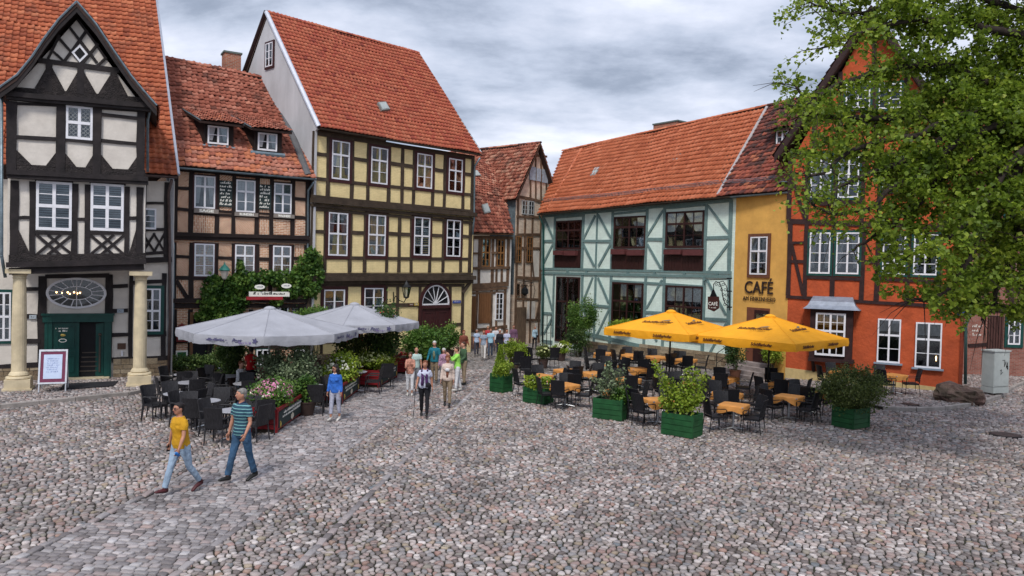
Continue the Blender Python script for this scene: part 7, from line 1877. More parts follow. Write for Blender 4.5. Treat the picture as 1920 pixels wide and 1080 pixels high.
# A-frame sign
c = gp(95, 735, 0.12)
sg = empty('pavement_sign', (c.x, c.y, 0.12), 'white-framed folding menu board with a pale poster, left of the green door', 'pavement sign')
fs_ = Fac((c.x - 0.42, c.y - 0.05), (c.x + 0.42, c.y + 0.30)); 
def lean(u, z, d): return fs_.P(u, z + 0.12, d - z * 0.22)
M_alum = mat('sign_frame', (0.6, 0.62, 0.66), rough=0.4, metal=0.4, bump=0)
for u in (0.06, 0.82):
    mb = MB(); mb.tube([lean(u, 0.0, 0.1), lean(u, 1.32, 0.1)], 0.022, 4); mb.obj('leg', M_alum, sg)
    mb = MB(); mb.tube([fs_.P(u, 0.12, -0.55), lean(u, 1.30, 0.08)], 0.02, 4); mb.obj('leg', M_alum, sg)
def leanbox(u0, z0, u1, z1, d0, d1): return prism([lean(u0, z0, d1), lean(u1, z0, d1), lean(u1, z1, d1), lean(u0, z1, d1)], [lean(u0, z0, d0), lean(u1, z0, d0), lean(u1, z1, d0), lean(u0, z1, d0)])
V, F = leanbox(0.05, 0.28, 0.83, 1.34, 0.08, 0.11); bo_ = solid('board', V, F, mat('board_maroon', (0.16, 0.03, 0.07), rough=0.5, bump=0), sg)
for q in ((0.03, 1.30, 0.85, 1.36), (0.03, 0.26, 0.85, 0.31), (0.03, 0.31, 0.08, 1.30), (0.80, 0.31, 0.85, 1.30)): V, F = leanbox(*q, 0.08, 0.13); solid('frame', V, F, M_alum, bo_)
V, F = leanbox(0.17, 0.42, 0.70, 1.2, 0.11, 0.118); ps_ = solid('poster', V, F, mat('poster_pale', (0.50, 0.58, 0.75), rough=0.4, bump=0, var=0.05), bo_)
mb = scribble(0.36, 0.5, 7, 91, 0.12); ex = (lean(1, 0.5, 0) - lean(0, 0.5, 0)).normalized(); ey = (lean(0, 1, 0) - lean(0, 0, 0)).normalized(); o_ = lean(0.435, 0.85, 0.121); mb.V = [o_ + ex * v.x + ey * v.y for v in mb.V]; mb.obj('lettering', mat('blue_ink', (0.1, 0.15, 0.4), bump=0), ps_)
V, F = prism([fs_.P(0.06, 0.3, -0.5), fs_.P(0.82, 0.3, -0.5), lean(0.82, 1.25, 0.05), lean(0.06, 1.25, 0.05)], [fs_.P(0.06, 0.3, -0.52), fs_.P(0.82, 0.3, -0.52), lean(0.82, 1.25, 0.03), lean(0.06, 1.25, 0.03)]); solid('rear_board', V, F, mat('board_maroon', (0.16, 0.03, 0.07)), sg)
# door mat
c1, c2_, c3, c4 = gp(112, 731, 0.13), gp(212, 724, 0.13), gp(222, 715, 0.13), gp(120, 720, 0.13)
V, F = prism([v + Vector((0, 0, 0.02)) for v in (c1, c2_, c3, c4)], [c1, c2_, c3, c4]); o = solid('door_mat', V, F, mat('rubber_mat', (0.018, 0.018, 0.022), rough=0.9, bump=0.8, bscale=60)); tag(o, 'long black mat lying before the green door', 'door mat')
# manhole covers
for x, y, z, lab in ((1707, 758, 0.125, 'small round drain cover in the pavement by the boulder'), (1885, 815, 0.01, 'round iron manhole cover in the cobbles at lower right')):
    c = gp(x, y, z); r = 0.28 if z > 0.1 else 0.42
    rt = empty('manhole_cover', c, lab, 'manhole cover')
    mb = MB(); mb.lathe(c, [(r, -0.03), (r, 0.006), (r - 0.04, 0.01)], 24); mb.obj('frame', M_iron, rt)
    mb = MB(); mb.lathe(c, [(r - 0.06, -0.02), (r - 0.06, 0.014), (r - 0.08, 0.018), (r * .5, 0.018), (r * .48, 0.012), (r * .2, 0.012), (r * .18, 0.018), (0.01, 0.018)], 24); mb.obj('lid', mat('cast_iron', (0.07, 0.05, 0.045), rough=0.6, metal=0.4, bump=0.4), rt)
# lantern on the yellow house
u_, z_ = fC.px(762, 545, 0.9); c = fC.P(u_, 0, 0.9)
ln = empty('wall_lantern', fC.P(u_, z_, 0.9), 'black glass lantern on a scrolled bracket, left of the arched door', 'lantern')
zt_ = fC.px(762, 530, 0.9)[1]; zb_ = fC.px(762, 560, 0.9)[1]; h_ = zt_ - zb_
mb = MB(); mb.lathe(c, [(0.02, zt_ + 0.12), (0.05, zt_ + 0.04), (0.14, zt_ - h_ * 0.12), (0.26, zt_ - h_ * 0.27), (0.22, zt_ - h_ * 0.3)], 6); mb.obj('lantern_roof', M_iron, ln)
mb = MB(); mb.lathe(c, [(0.20, zt_ - h_ * 0.3), (0.11, zb_ + h_ * 0.12)], 6); mb.obj('glass', mat_glass('lantern_glass', refl=0.1), ln)
mb = MB()
for k in range(6): q = math.pi / 3 * k; mb.tube([c + Vector((0.21 * math.cos(q), 0.21 * math.sin(q), zt_ - h_ * 0.3)), c + Vector((0.12 * math.cos(q), 0.12 * math.sin(q), zb_ + h_ * 0.1))], 0.012, 4)
mb.lathe(c, [(0.13, zb_ + h_ * 0.12), (0.14, zb_ + h_ * .08), (0.04, zb_)], 6); mb.obj('cage', M_iron, ln)
mb = MB(); mb.tube([c + Vector((0, 0, zb_ + 0.02)), fC.P(u_ - 0.05, zb_ - 0.18, 0.8), fC.P(u_ - 0.1, zb_ - 0.1, 0.5), fC.P(u_ - 0.12, zb_ + 0.1, 0.25), fC.P(u_ - 0.12, zb_ - 0.1, 0.08)], 0.022, 6); mb.tube([fC.P(u_ - 0.12, zb_ + 0.3, 0.08), fC.P(u_ - 0.12, zb_ - 0.4, 0.08)], 0.025, 6); mb.obj('bracket', M_iron, ln)
# green lamp on the brick house
u_, z_ = fB.px(421, 510, 1.0); c = fB.P(u_, 0, 1.0)
ln = empty('vine_lantern', fB.P(u_, z_, 1.0), 'green-roofed glass lantern standing in the vine', 'lantern')
zt_ = fB.px(421, 496, 1.0)[1]; zb_ = fB.px(421, 524, 1.0)[1]; h_ = zt_ - zb_
mb = MB(); mb.lathe(c, [(0.015, zt_ + 0.1), (0.04, zt_), (0.14, zt_ - h_ * 0.15), (0.24, zt_ - h_ * 0.38), (0.2, zt_ - h_ * 0.42)], 8); mb.obj('lantern_roof', mat('verdigris', (0.03, 0.17, 0.14), rough=0.5, bump=0), ln)
mb = MB(); mb.lathe(c, [(0.18, zt_ - h_ * 0.42), (0.10, zb_ + 0.05), (0.05, zb_)], 8); mb.obj('glass', mat('frosted_glass', (0.45, 0.42, 0.38), rough=0.3, bump=0), ln)
mb = MB(); mb.tube([c + Vector((0, 0, zb_)), fB.P(u_, zb_ - 0.3, 0.7), fB.P(u_, zb_ - 0.35, 0.02)], 0.02, 6); mb.obj('bracket', M_iron, ln)
# two small oval hanging signs in the vine, and lettered parasol sign board
for x, y, lab in ((487, 538, 'left of the two small white oval signs hanging in the vine'), (537, 536, 'right of the two small white oval signs hanging in the vine')):
    u_, z_ = fB.px(x, y, 1.1); o_ = empty('hanging_sign', fB.P(u_, z_, 1.1), lab, 'sign', 'white oval signs in the vine')
    mb = MB(); oval(mb, fB, u_, z_, 0.21, 0.10, 0.0, 0.0, 1.08, 1.11, 20); mb.obj('plate', M_signwhite, o_); mb = MB(); mb.tube([fB.P(u_, z_ + 0.1, 1.1), fB.P(u_, z_ + 0.35, 1.1), fB.P(u_, z_ + 0.4, 0.1)], 0.012, 4); mb.obj('bracket', M_iron, o_); put_scribble(0.25, 0.08, 1, fB.M(u_, z_, 1.115), M_printb, o_, 99, 0.2)
# cafe sign on a wrought iron arm, at the corner of the green house
u_, z_ = fE.px(1336, 565, 1.1)
hs = empty('hanging_cafe_sign', fE.P(u_, z_, 1.1), 'brown shield sign hanging from a scrolled iron arm on the green house', 'sign')
fS = Fac(fE.P(0, 0, 1.1).xy, fE.P(fE.len, 0, 1.1).xy)
q = [(1327, 556), (1347, 556), (1347, 578), (1338, 584), (1327, 579)]
P_ = [fS.P(*fS.px(x, y)) for x, y in q]; V, F = prism(P_, [p - fS.n * 0.06 for p in P_]); sp_ = solid('shield', V, F, mat('sign_oxblood', (0.05, 0.015, 0.012), rough=0.5, bump=0), hs)
q = [(1331, 556), (1336, 543), (1338, 543), (1343, 556)]; P_ = [fS.P(*fS.px(x, y)) for x, y in q]; V, F = prism(P_, [p - fS.n * 0.05 for p in P_]); solid('crest', V, F, M_iron, hs)
u2, z2 = fS.px(1337, 570); put_text('CAFÉ', 0.22, fS.M(u2, z2, 0.008), M_signwhite, sp_, bold=0.003, ext=0.002); put_scribble(0.42, 0.09, 1, fS.M(u2, z2 - 0.17, 0.008), M_signwhite, sp_, 44, 0.2)
mb = MB()
def E_(x, y, d=1.06): return fS.P(*fS.px(x, y), 0) - fS.n * (1.1 - d)
mb.tube([E_(1367, 524), E_(1367, 582)], 0.025, 6)
for y in (522, 546, 576): mb.tube([E_(1362, y), E_(1371, y)], 0.03, 6)
mb.tube([E_(1320, 535), E_(1319, 528), E_(1323, 525), E_(1350, 524), E_(1366, 523)], 0.018, 6)
mb.tube([E_(1337, 543), E_(1337, 533), E_(1341, 528), E_(1348, 530), E_(1352, 540), E_(1354, 555), E_(1358, 568), E_(1366, 575)], 0.022, 6)
mb.tube([E_(1344, 530), E_(1355, 527), E_(1361, 536), E_(1364, 550), E_(1366, 560)], 0.018, 6)
for (x, y, r_) in ((1349, 535, 3), (1355, 533, 3), (1352, 543, 3), (1359, 543, 3.2), (1355, 552, 3), (1361, 553, 3), (1357, 561, 3), (1363, 565, 3), (1358, 571, 3), (1342, 533, 2.6)):
    mb.tube([E_(x + r_ * (1 - i * .05) * math.cos(i * 0.7), y + r_ * (1 - i * .05) * math.sin(i * 0.7)) for i in range(11)], 0.013, 4)
mb.obj('iron_arm', M_iron, hs)
# iron arm sign far in the lane
u_, z_ = fT.px(984, 552, 1.0)
hl = empty('lane_sign', fT.P(0.6, z_, 0.9), 'small black iron hanging sign on the lane house', 'sign')
mb = MB(); cS = fD.P(*fD.px(984, 552, 0.8), 0.8)
def D_(x, y): return fT.P(*fT.px(x, y, 0.8), 0.8)
mb.tube([D_(972, 530), D_(985, 528), D_(1000, 530)], 0.02, 5); mb.tube([D_(985, 528), D_(985, 538)], 0.015, 5)
for i in range(5): mb.tube([D_(976 + i * 5 + 3 * math.cos(k * 0.8), 534 + 3 * math.sin(k * 0.8)) for k in range(8)], 0.014, 4)
mb.tube([D_(1000, 530), D_(1003, 545), D_(1000, 560)], 0.018, 5)
mb.obj('bracket', M_iron, hl); mb = MB(); mb.lathe(D_(984, 545), [(0.02, 0.25), (0.2, 0.1), (0.22, -0.15), (0.05, -0.3)], 8); mb.obj('plate', M_iron, hl)
# lettered sunshade board behind the terrace and red awning
c = gp(585, 714); c.z = 0
o_ = empty('lettered_shade_board', (c.x, c.y, 0), 'pale parasol-shaped board with dark lettering behind the terrace tables', 'sign')
fx = Fac((c.x - 0.75, c.y), (c.x + 0.75, c.y + 0.1)); P_ = [(0, 1.45), (1.5, 1.45), (1.5, 1.7), (0.8, 1.86), (0.5, 1.86), (0, 1.66)]
V, F = prism([fx.P(u, z, 0.02) for u, z in P_], [fx.P(u, z, -0.02) for u, z in P_]); b2 = solid('board', V, F, mat('board_pinkish', (0.5, 0.40, 0.36), rough=0.7, bump=0), o_); put_scribble(1.1, 0.16, 1, fx.M(0.7, 1.67, 0.025), M_print, b2, 66, 0.25); put_scribble(1.2, 0.12, 1, fx.M(0.75, 1.53, 0.025), M_print, b2, 67, 0.25)
mb = MB(); mb.tube([fx.P(0.75, 0, 0), fx.P(0.75, 1.45, 0)], 0.03, 6); mb.obj('post', M_pole, o_)
c = gp(625, 706); P0, P1 = Vector((c.x - 0.9, c.y + 0.3, 1.95)), Vector((c.x + 0.95, c.y + 0.8, 1.9))
o_ = empty('red_parasol_folded', (c.x, c.y, 0), 'drooping red canvas awning on a post behind the woman in blue', 'awning')
V = []; n = 10
for i in range(n + 1):
    p = P0 + (P1 - P0) * (i / n); V += [p + Vector((0, 0.05, 0.05)), p + Vector((0, -0.3, -0.12 - 0.03 * math.sin(i * 1.7))), p + Vector((0, -0.32, -0.42 - 0.08 * math.sin(i * 1.3)))]
F = []
for i in range(n):
    for j in (0, 1): F.append((i * 3 + j, i * 3 + j + 1, i * 3 + 4 + j, i * 3 + 3 + j))
solid('canvas', V, F, mat('scarlet_canvas', (0.50, 0.012, 0.015), rough=0.8, var=0.1), o_, smooth=True)
mb = MB(); mb.tube([(c.x, c.y + 0.5, 0), (c.x, c.y + 0.5, 1.95)], 0.03, 6); mb.obj('post', M_pole, o_)

# ================================================================== PLANTS
def leaf_mat(name, stops, tr=0.35, rough=0.5): return mat_attr(name, stops, rough=rough, bump=0, var=0.25, transl=tr, spec=0.35, nscale=1.5)
G_tree = leaf_mat('tree_leaves', [(0, (0.05, 0.085, 0.010)), (0.35, (0.13, 0.205, 0.020)), (0.7, (0.26, 0.355, 0.035)), (1, (0.42, 0.49, 0.07))], tr=0.5)
G_vine = leaf_mat('vine_leaves', [(0, (0.02, 0.065, 0.012)), (0.5, (0.085, 0.18, 0.03)), (1, (0.24, 0.36, 0.07))])
G_dark = leaf_mat('dark_leaves', [(0, (0.02, 0.045, 0.015)), (0.6, (0.065, 0.125, 0.03)), (1, (0.17, 0.24, 0.06))])
G_lime = leaf_mat('lime_leaves', [(0, (0.07, 0.13, 0.01)), (0.5, (0.24, 0.35, 0.03)), (1, (0.46, 0.52, 0.08))])
G_silver = leaf_mat('silver_leaves', [(0, (0.07, 0.10, 0.06)), (0.5, (0.17, 0.23, 0.12)), (1, (0.34, 0.40, 0.24))])
G_olive = leaf_mat('olive_leaves', [(0, (0.03, 0.05, 0.012)), (0.5, (0.095, 0.13, 0.03)), (1, (0.26, 0.29, 0.09))])
M_bark = mat('bark', (0.035, 0.026, 0.022), rough=0.95, var=0.35, scale=5, bump=1.0, bscale=18, stretch=(1, 1, 0.3), dist=0.03)
M_stem = mat('green_stem', (0.07, 0.06, 0.03), rough=0.8, var=0.2)
def leaves_mesh(P, size, rn, up=0.5, asp=0.75, fold=0.25, seed=1, droop=0.0):
    """P (n,3) leaf places -> folded, pointed leaves (4 triangles each)"""
    g = np.random.default_rng(seed); n = len(P)
    d = g.normal(0, 1, (n, 3)); d[:, 2] -= droop; d /= np.linalg.norm(d, axis=1)[:, None]
    nn = g.normal(0, 1, (n, 3)); nn[:, 2] += up * 3; nn -= d * (nn * d).sum(1)[:, None]; nn /= np.linalg.norm(nn, axis=1)[:, None]
    s = np.cross(d, nn); L_ = size * g.uniform(0.65, 1.3, n)[:, None]; W_ = L_ * asp * 0.5
    base = P; tip = P + d * L_; mid = P + d * L_ * 0.45
    l = mid + s * W_ + nn * W_ * fold; r = mid - s * W_ + nn * W_ * fold
    V = np.stack([base, r, tip, l], 1).reshape(-1, 3)
    i = np.arange(n)[:, None] * 4
    F = np.concatenate([i + np.array([[0, 1, 2]]), i + np.array([[0, 2, 3]])], 0)
    return V, F, np.repeat(rn, 4)
def foliage(root, P, size, mt, seed=1, name='foliage', rn=None, **k):
    g = np.random.default_rng(seed)
    if rn is None: rn = np.clip(g.normal(0.5, 0.25, len(P)), 0, 1)
    V, F, a = leaves_mesh(P, size, rn, seed=seed, **k)
    V = V - np.array(wl(root))
    me = mesh_np(name, V, F, attr=a); me.materials.append(mt); o = bpy.data.objects.new(name, me); link(o, root); o['kind'] = 'stuff'
    return o
def clumps(c, r, n, k, seed, sub=0.28, shell=0.55):
    """leaf places gathered in clumps through an ellipsoid"""
    g = np.random.default_rng(seed); c = np.array(c); r = np.array(r)
    d = g.normal(0, 1, (k, 3)); d /= np.linalg.norm(d, axis=1)[:, None]
    cc = d * (g.uniform(shell, 1, (k, 1)) ** 0.6) 
    idx = g.integers(0, k, n); p = cc[idx] + g.normal(0, sub, (n, 3)) * 0.8
    return c + p * r, idx
def shrub(name, c, r, n, size, mt, label, cat, seed, k=30, stems=5, z0=0.0, extra=None, group=None, **kw):
    root = empty(name, (c[0], c[1], z0), label, cat, group)
    P, idx = clumps(c, r, n, k, seed); P[:, 2] = np.maximum(P[:, 2], z0 + 0.02)
    g = np.random.default_rng(seed); rn = np.clip(g.normal(0.5, 0.16, len(P)) + g.normal(0, 0.16, k)[idx], 0, 1)
    foliage(root, P, size, mt, seed, rn=rn, **kw)
    mb = MB()
    for i in range(stems):
        q = 2 * math.pi * i / stems + seed; e = Vector((c[0] + r[0] * 0.6 * math.cos(q), c[1] + r[1] * 0.6 * math.sin(q), c[2] + r[2] * 0.4)); b = Vector((c[0] + 0.05 * math.cos(q), c[1] + 0.05 * math.sin(q), z0)); m_ = (b + e) / 2 + Vector((0, 0, 0.1 * r[2])); mb.tube([b, m_, e], [0.018, 0.012, 0.005], 5)
    mb.obj('stem', M_stem, root)
    if extra:
        for (m2, nn_, sz, top) in extra:
            gg = np.random.default_rng(seed + 5); d = gg.normal(0, 1, (nn_, 3)); d[:, 2] = np.abs(d[:, 2]) * top + 0.05; d /= np.linalg.norm(d, axis=1)[:, None]
            Pf = np.array(c) + d * np.array(r) * gg.uniform(0.85, 1.1, (nn_, 1))
            V = []; F = []
            for p in Pf:
                o = len(V); nv = (Vector(p) - Vector(c)).normalized(); a = nv.orthogonal().normalized(); b = nv.cross(a); s_ = sz * gg.uniform(0.6, 1.2)
                V.append(Vector(p) + nv * s_ * 0.25)
                for j in range(6): q = j * math.pi / 3; V.append(Vector(p) + (a * math.cos(q) + b * math.sin(q)) * s_ * 0.5)
                F += [(o, o + 1 + j, o + 1 + (j + 1) % 6) for j in range(6)]
            fo = solid('blossoms', V, F, m2, root); fo['kind'] = 'stuff'
    return root
M_pinkf = mat('pink_blossom', (0.60, 0.22, 0.36), rough=0.7, bump=0, var=0.25, scale=20)
M_whitef = mat('white_blossom', (0.70, 0.70, 0.55), rough=0.7, bump=0, var=0.1)
M_creamf = mat('cream_blossom', (0.62, 0.66, 0.30), rough=0.7, bump=0, var=0.15)
M_redf = mat('red_blossom', (0.50, 0.03, 0.03), rough=0.7, bump=0)
# in the red boxes
def at(x, y, Y, z=None): p = at_depth(x, y, Y); return p
c0, u0_, L0_, b0_ = RP[0]
shrub('flowering_plant', (c0.x - 0.15, c0.y - 0.25, 0.86), (0.52, 0.8, 0.36), 4200, 0.075, G_vine, 'mound of pink and white flowers in the nearest red flower box', 'flowers', 11, k=40, z0=0.5, extra=[(M_pinkf, 330, 0.085, 0.9), (M_whitef, 110, 0.07, 0.5)])
c = RP[1][0]; shrub('flowering_plant', (c.x - 0.05, c.y, 0.95), (0.5, 1.0, 0.45), 3600, 0.09, G_lime, 'white-flowered plant in the red box beside the woman in blue', 'flowers', 12, k=36, z0=0.5, extra=[(M_whitef, 150, 0.08, 0.8)])
c = RP[2][0]; shrub('flowering_plant', (c.x - 0.1, c.y, 0.88), (0.65, 0.9, 0.32), 3200, 0.085, G_lime, 'cream-flowered plant in the third red flower box', 'flowers', 13, k=36, z0=0.5, extra=[(M_creamf, 240, 0.085, 0.8)])
# free-standing tubs on the left
def tub(x, y, r, h, label, mt=None):
    c = gp(x, y); t = empty('plant_tub', (c.x, c.y, 0), label, 'plant pot'); mb = MB(); mb.lathe(c, [(r * 0.75, 0), (r, h * 0.9), (r * 1.06, h * 0.92), (r * 1.06, h), (r * 0.9, h), (r * 0.88, h * 0.9), (0.02, h * 0.9)], 16); mb.obj('tub', mt or mat('dark_tub', (0.05, 0.03, 0.025), rough=0.7), t); mb = MB(); mb.lathe(c, [(r * 0.9, h * 0.9), (0.02, h * 0.93)], 12); mb.obj('soil', M_soil, t); return c
for (x, y, rx, rz_, zc, mt, n, sz, lab, pl, extra) in (
    (543, 757, 0.78, 0.62, 1.22, G_silver, 6500, 0.085, 'broad silvery green shrub beside the umbrella pole', 'dark tub under the silvery shrub', None),
    (573, 778, 0.28, 0.35, 0.8, G_vine, 1500, 0.08, 'small green bush behind the nearest red flower box', 'small dark tub behind the nearest red box', None),
    (722, 716, 0.5, 1.05, 1.95, G_dark, 3600, 0.10, 'tall airy oleander in front of the second grey umbrella', 'dark tub under the tall oleander', [(M_redf, 25, 0.07, 0.9)]),
    (795, 694, 0.8, 0.6, 1.15, G_vine, 8500, 0.10, 'large green bush under the arched doorway', 'dark tub under the large bush by the doorway', None),
    (700, 700, 0.7, 0.5, 1.1, G_dark, 4000, 0.09, 'dark spreading shrub between the red boxes and the yellow house', 'dark tub under the spreading shrub', None),
    (655, 712, 0.5, 0.5, 1.35, G_olive, 3000, 0.09, 'yellowish shrub behind the red awning', 'dark tub under the yellowish shrub', [(M_redf, 20, 0.06, 0.9)]),
    (432, 722, 0.5, 0.65, 1.15, G_dark, 3800, 0.09, 'dark leafy pot plant before the brick house door', 'dark tub before the brick house door', None),
    (590, 690, 0.9, 0.35, 2.2, G_vine, 3200, 0.10, 'trailing greenery above the red awning', 'dark tub behind the red awning', None),
    (840, 672, 0.5, 0.5, 1.1, G_vine, 2600, 0.09, 'green bush right of the arched doorway', 'dark tub right of the arched doorway', None)):
    c = tub(x, y, 0.3, 0.42, pl)
    shrub('shrub', (c.x, c.y, zc), (rx, rx * 0.9, rz_), n, sz, mt, lab, 'shrub', int(x), k=46, stems=7, z0=0.4, extra=extra, up=0.3)
for (x, y, lab) in ((340, 706, 'low green hedge box left of the brick house door'), (392, 706, 'second low green hedge box by the brick house')):
    c = gp(x, y); shrub('hedge', (c.x, c.y, 0.55), (0.9, 0.35, 0.28), 3200, 0.07, G_dark, lab, 'hedge', x, k=40, z0=0.15)
# in the green planters
(pc, ph) = GP[0]; root = empty('conifer', (pc.x, pc.y, 0.5), 'small pointed conifer in the planter at the lane end', 'shrub')
g = np.random.default_rng(3); n = 5200; t = g.uniform(0, 1, n) ** 1.4; a = g.uniform(0, 2 * np.pi, n); rr = 0.30 * (1 - t) * g.uniform(0.6, 1.05, n) + 0.02
P = np.stack([pc.x - 0.05 + rr * np.cos(a), pc.y + rr * np.sin(a), 0.55 + 1.15 * t], 1); foliage(root, P, 0.06, G_lime, 3, rn=np.clip(0.15 + 0.5 * g.uniform(0, 1, n), 0, 1), asp=0.4); mb = MB(); mb.tube([(pc.x - .05, pc.y, 0.5), (pc.x - .05, pc.y, 1.5)], [0.03, 0.01], 6); mb.obj('stem', M_stem, root)
shrub('flowering_plant', (pc.x + 0.1, pc.y - 0.15, 0.85), (0.28, 0.26, 0.28), 1500, 0.07, G_lime, 'yellow-green bedding plant in front of the conifer', 'flowers', 31, z0=0.6)
(pc, ph) = GP[1]; shrub('flowering_plant', (pc.x, pc.y, 0.66), (0.42, 0.32, 0.22), 2400, 0.09, G_lime, 'low mixed flowers in the second green planter', 'flowers', 32, z0=0.45, extra=[(M_whitef, 30, 0.06, 0.8), (mat('coral_blossom', (0.6, 0.14, 0.07), bump=0), 18, 0.07, 0.8)])
def branchy(c, z0, specs, mt, label, seed, size, dens, name='shrub'):
    root = empty(name, (c[0], c[1], z0), label, 'shrub'); mb = MB(); P = []; g = np.random.default_rng(seed)
    for (dx_, dy_, h_, k) in specs:
        b = Vector((c[0] + dx_ * 0.2, c[1] + dy_ * 0.2, z0)); e = Vector((c[0] + dx_, c[1] + dy_, z0 + h_)); m_ = b.lerp(e, 0.5) + Vector((dx_ * 0.1, dy_ * 0.1, 0.04)); mb.tube([b, m_, e], [0.016, 0.012, 0.005], 5)
        for i in range(int(dens * k)):
            t = g.uniform(0.25, 1.03); q = (b.lerp(m_, t * 2) if t < 0.5 else m_.lerp(e, (t - 0.5) * 2)); w_ = 0.075 * (1.25 - t * 0.5); P.append(np.array(q) + g.normal(0, w_, 3))
    mb.obj('stem', M_stem, root); foliage(root, np.array(P), size, mt, seed, up=0.2); return root
(pc, ph) = GP[2]
branchy((pc.x + 0.0, pc.y), 0.55, [(-0.1, 0, 1.15, 1), (0.15, 0.1, 0.95, .8), (0.36, 0, 0.95, .9), (-0.35, 0.1, 0.6, .8), (-0.55, 0, 0.7, .6), (0.0, -0.1, 0.7, .8), (-0.22, 0, 0.85, .7)], G_silver, 'tall sparse leafy shrub in the third green planter', 41, 0.095, 120)
shrub('shrub', (pc.x + 0.32, pc.y - 0.05, 0.72), (0.30, 0.28, 0.24), 2400, 0.065, G_vine, 'small dense green plant beside the tall sparse shrub', 'shrub', 42, z0=0.5)
(pc, ph) = GP[3]
branchy((pc.x, pc.y), 0.55, [(-0.78, 0, 1.42, 1.2), (-0.5, 0.1, 1.0, 1), (-0.3, 0, 0.95, 1), (0.0, 0.1, 0.85, 1), (0.12, 0, 1.25, 1.1), (0.35, 0, 1.25, 1.2), (0.62, 0.1, 1.1, 1.1), (0.45, -0.1, 0.55, .9), (-0.6, -0.1, 0.45, 1), (-0.15, -0.2, 0.5, 1), (0.2, -0.2, 0.4, 1), (0.25, 0.1, 0.8, 1)], G_lime, 'bright yellow-green shrub with upright branches, in the nearest green planter', 43, 0.082, 210)
(pc, ph) = GP[4]
shrub('shrub', (pc.x + 0.05, pc.y, 1.12), (0.82, 0.66, 0.56), 13000, 0.058, G_olive, 'dense rounded drooping bush in the rightmost green planter', 'shrub', 44, k=80, z0=0.35, up=0.1, droop=0.5, stems=9)
# climbing rose and pots along the green house
c = gp(1088, 668)
shrub('climbing_rose', (c.x, c.y, 2.2), (0.68, 0.5, 0.78), 5800, 0.085, G_vine, 'bushy climbing rose on posts in front of the green house', 'shrub', 45, k=46, z0=0.0, stems=4)
shrub('shrub', (c.x - 0.2, c.y - 0.3, 0.95), (0.6, 0.5, 0.6), 4200, 0.075, G_dark, 'dark undergrowth below the climbing rose', 'shrub', 46, z0=0)
tr_ = empty('trellis', (c.x, c.y, 0), 'dark metal trellis posts holding up the climbing rose', 'trellis'); 
for dx_ in (-0.5, 0.0, 0.45): mb = MB(); mb.tube([(c.x + dx_, c.y, 0), (c.x + dx_, c.y, 2.4)], 0.02, 6); mb.obj('post', M_frameB, tr_)
for z in (0.6, 1.1, 1.6, 2.1): mb = MB(); mb.tube([(c.x - 0.5, c.y, z), (c.x + 0.45, c.y, z)], 0.012, 5); mb.obj('bar', M_frameB, tr_)
c = gp(1024, 672); tr2 = empty('iron_trellis', (c.x, c.y, 0), 'small black iron trellis at the corner of the green house', 'trellis')
for dx_ in (-0.2, 0.0, 0.2): mb = MB(); mb.tube([(c.x + dx_, c.y, 0), (c.x + dx_, c.y, 2.2 + dx_ * .3)], 0.018, 6); mb.obj('post', M_frameB, tr2)
for z in (0.5, 0.9, 1.3, 1.7): mb = MB(); mb.tube([(c.x - 0.3, c.y, z), (c.x + 0.3, c.y, z)], 0.012, 5); mb.obj('bar', M_frameB, tr2)
for (x, y, zc, rx, rz_, mt, lab, ex_) in ((1378, 712, 1.25, 0.42, 0.6, G_dark, 'leafy pot plant left of the cafe steps', None), (1447, 712, 1.35, 0.40, 0.55, G_lime, 'tall pot plant right of the cafe steps', [(M_creamf, 25, 0.06, .8)]), (1052, 676, 0.65, 0.35, 0.25, G_lime, 'small white-flowered pot by the trellis', [(M_whitef, 60, 0.08, 0.9)]), (1018, 690, 0.75, 0.3, 0.22, G_olive, 'pot of pale flowers at the far terrace corner', [(M_creamf, 40, 0.12, .9)]), (965, 690, 0.85, 0.5, 0.35, G_lime, 'yellow-green plant behind the conifer planter', None)):
    c = tub(x, y, 0.24, 0.42, 'round pot holding the ' + lab, mat('terracotta_dark', (0.12, 0.05, 0.03), rough=0.8) if x in (1378,) else None); shrub('pot_plant', (c.x, c.y, zc), (rx, rx, rz_), 2600, 0.08, mt, lab, 'pot plant', int(x) + 3, k=24, z0=0.4, extra=ex_)
p = fE.P(*fE.px(1172, 612, 0.3), 0.3); shrub('window_box_plant', (p.x, p.y, p.z), (0.95, 0.35, 0.3), 2600, 0.085, G_lime, 'plants in the window box above the first yellow umbrella', 'plants', 48, z0=p.z - 0.2, stems=3)
# vine on the brick house
vr = empty('climbing_vine', fB.P(1.0, 0, 0.1), 'thick green vine climbing over the doorway of the brick house', 'vine')
g = np.random.default_rng(21); P = []; RN = []
blobs = [(400, 545, 20, 30), (412, 575, 26, 28), (430, 590, 28, 22), (420, 540, 22, 22), (445, 535, 22, 22), (470, 524, 22, 14), (500, 520, 24, 14), (530, 524, 26, 16), (560, 525, 26, 22), (577, 505, 24, 26), (590, 490, 16, 20), (583, 478, 10, 14), (580, 540, 22, 20), (395, 565, 20, 24), (440, 565, 26, 20), (404, 590, 26, 16), (450, 512, 8, 22), (452, 500, 5, 10), (518, 566, 12, 10), (596, 515, 12, 22), (480, 540, 20, 10), (545, 545, 24, 14), (378, 592, 14, 8)]
for i, (x, y, rx, ry) in enumerate(blobs):
    n = int(rx * ry * 1.15)
    for k in range(n):
        a = g.uniform(0, 2 * math.pi); r_ = math.sqrt(g.uniform(0, 1)) * g.uniform(0.8, 1.12); d_ = 0.12 + 0.55 * g.uniform(0, 1) ** 0.6 * math.cos(min(1.0, r_) * 1.35)
        u, z = fB.px(x + rx * r_ * math.cos(a), y + ry * r_ * math.sin(a), 0.3); P.append(fB.P(u, z, d_)); RN.append(0.5)
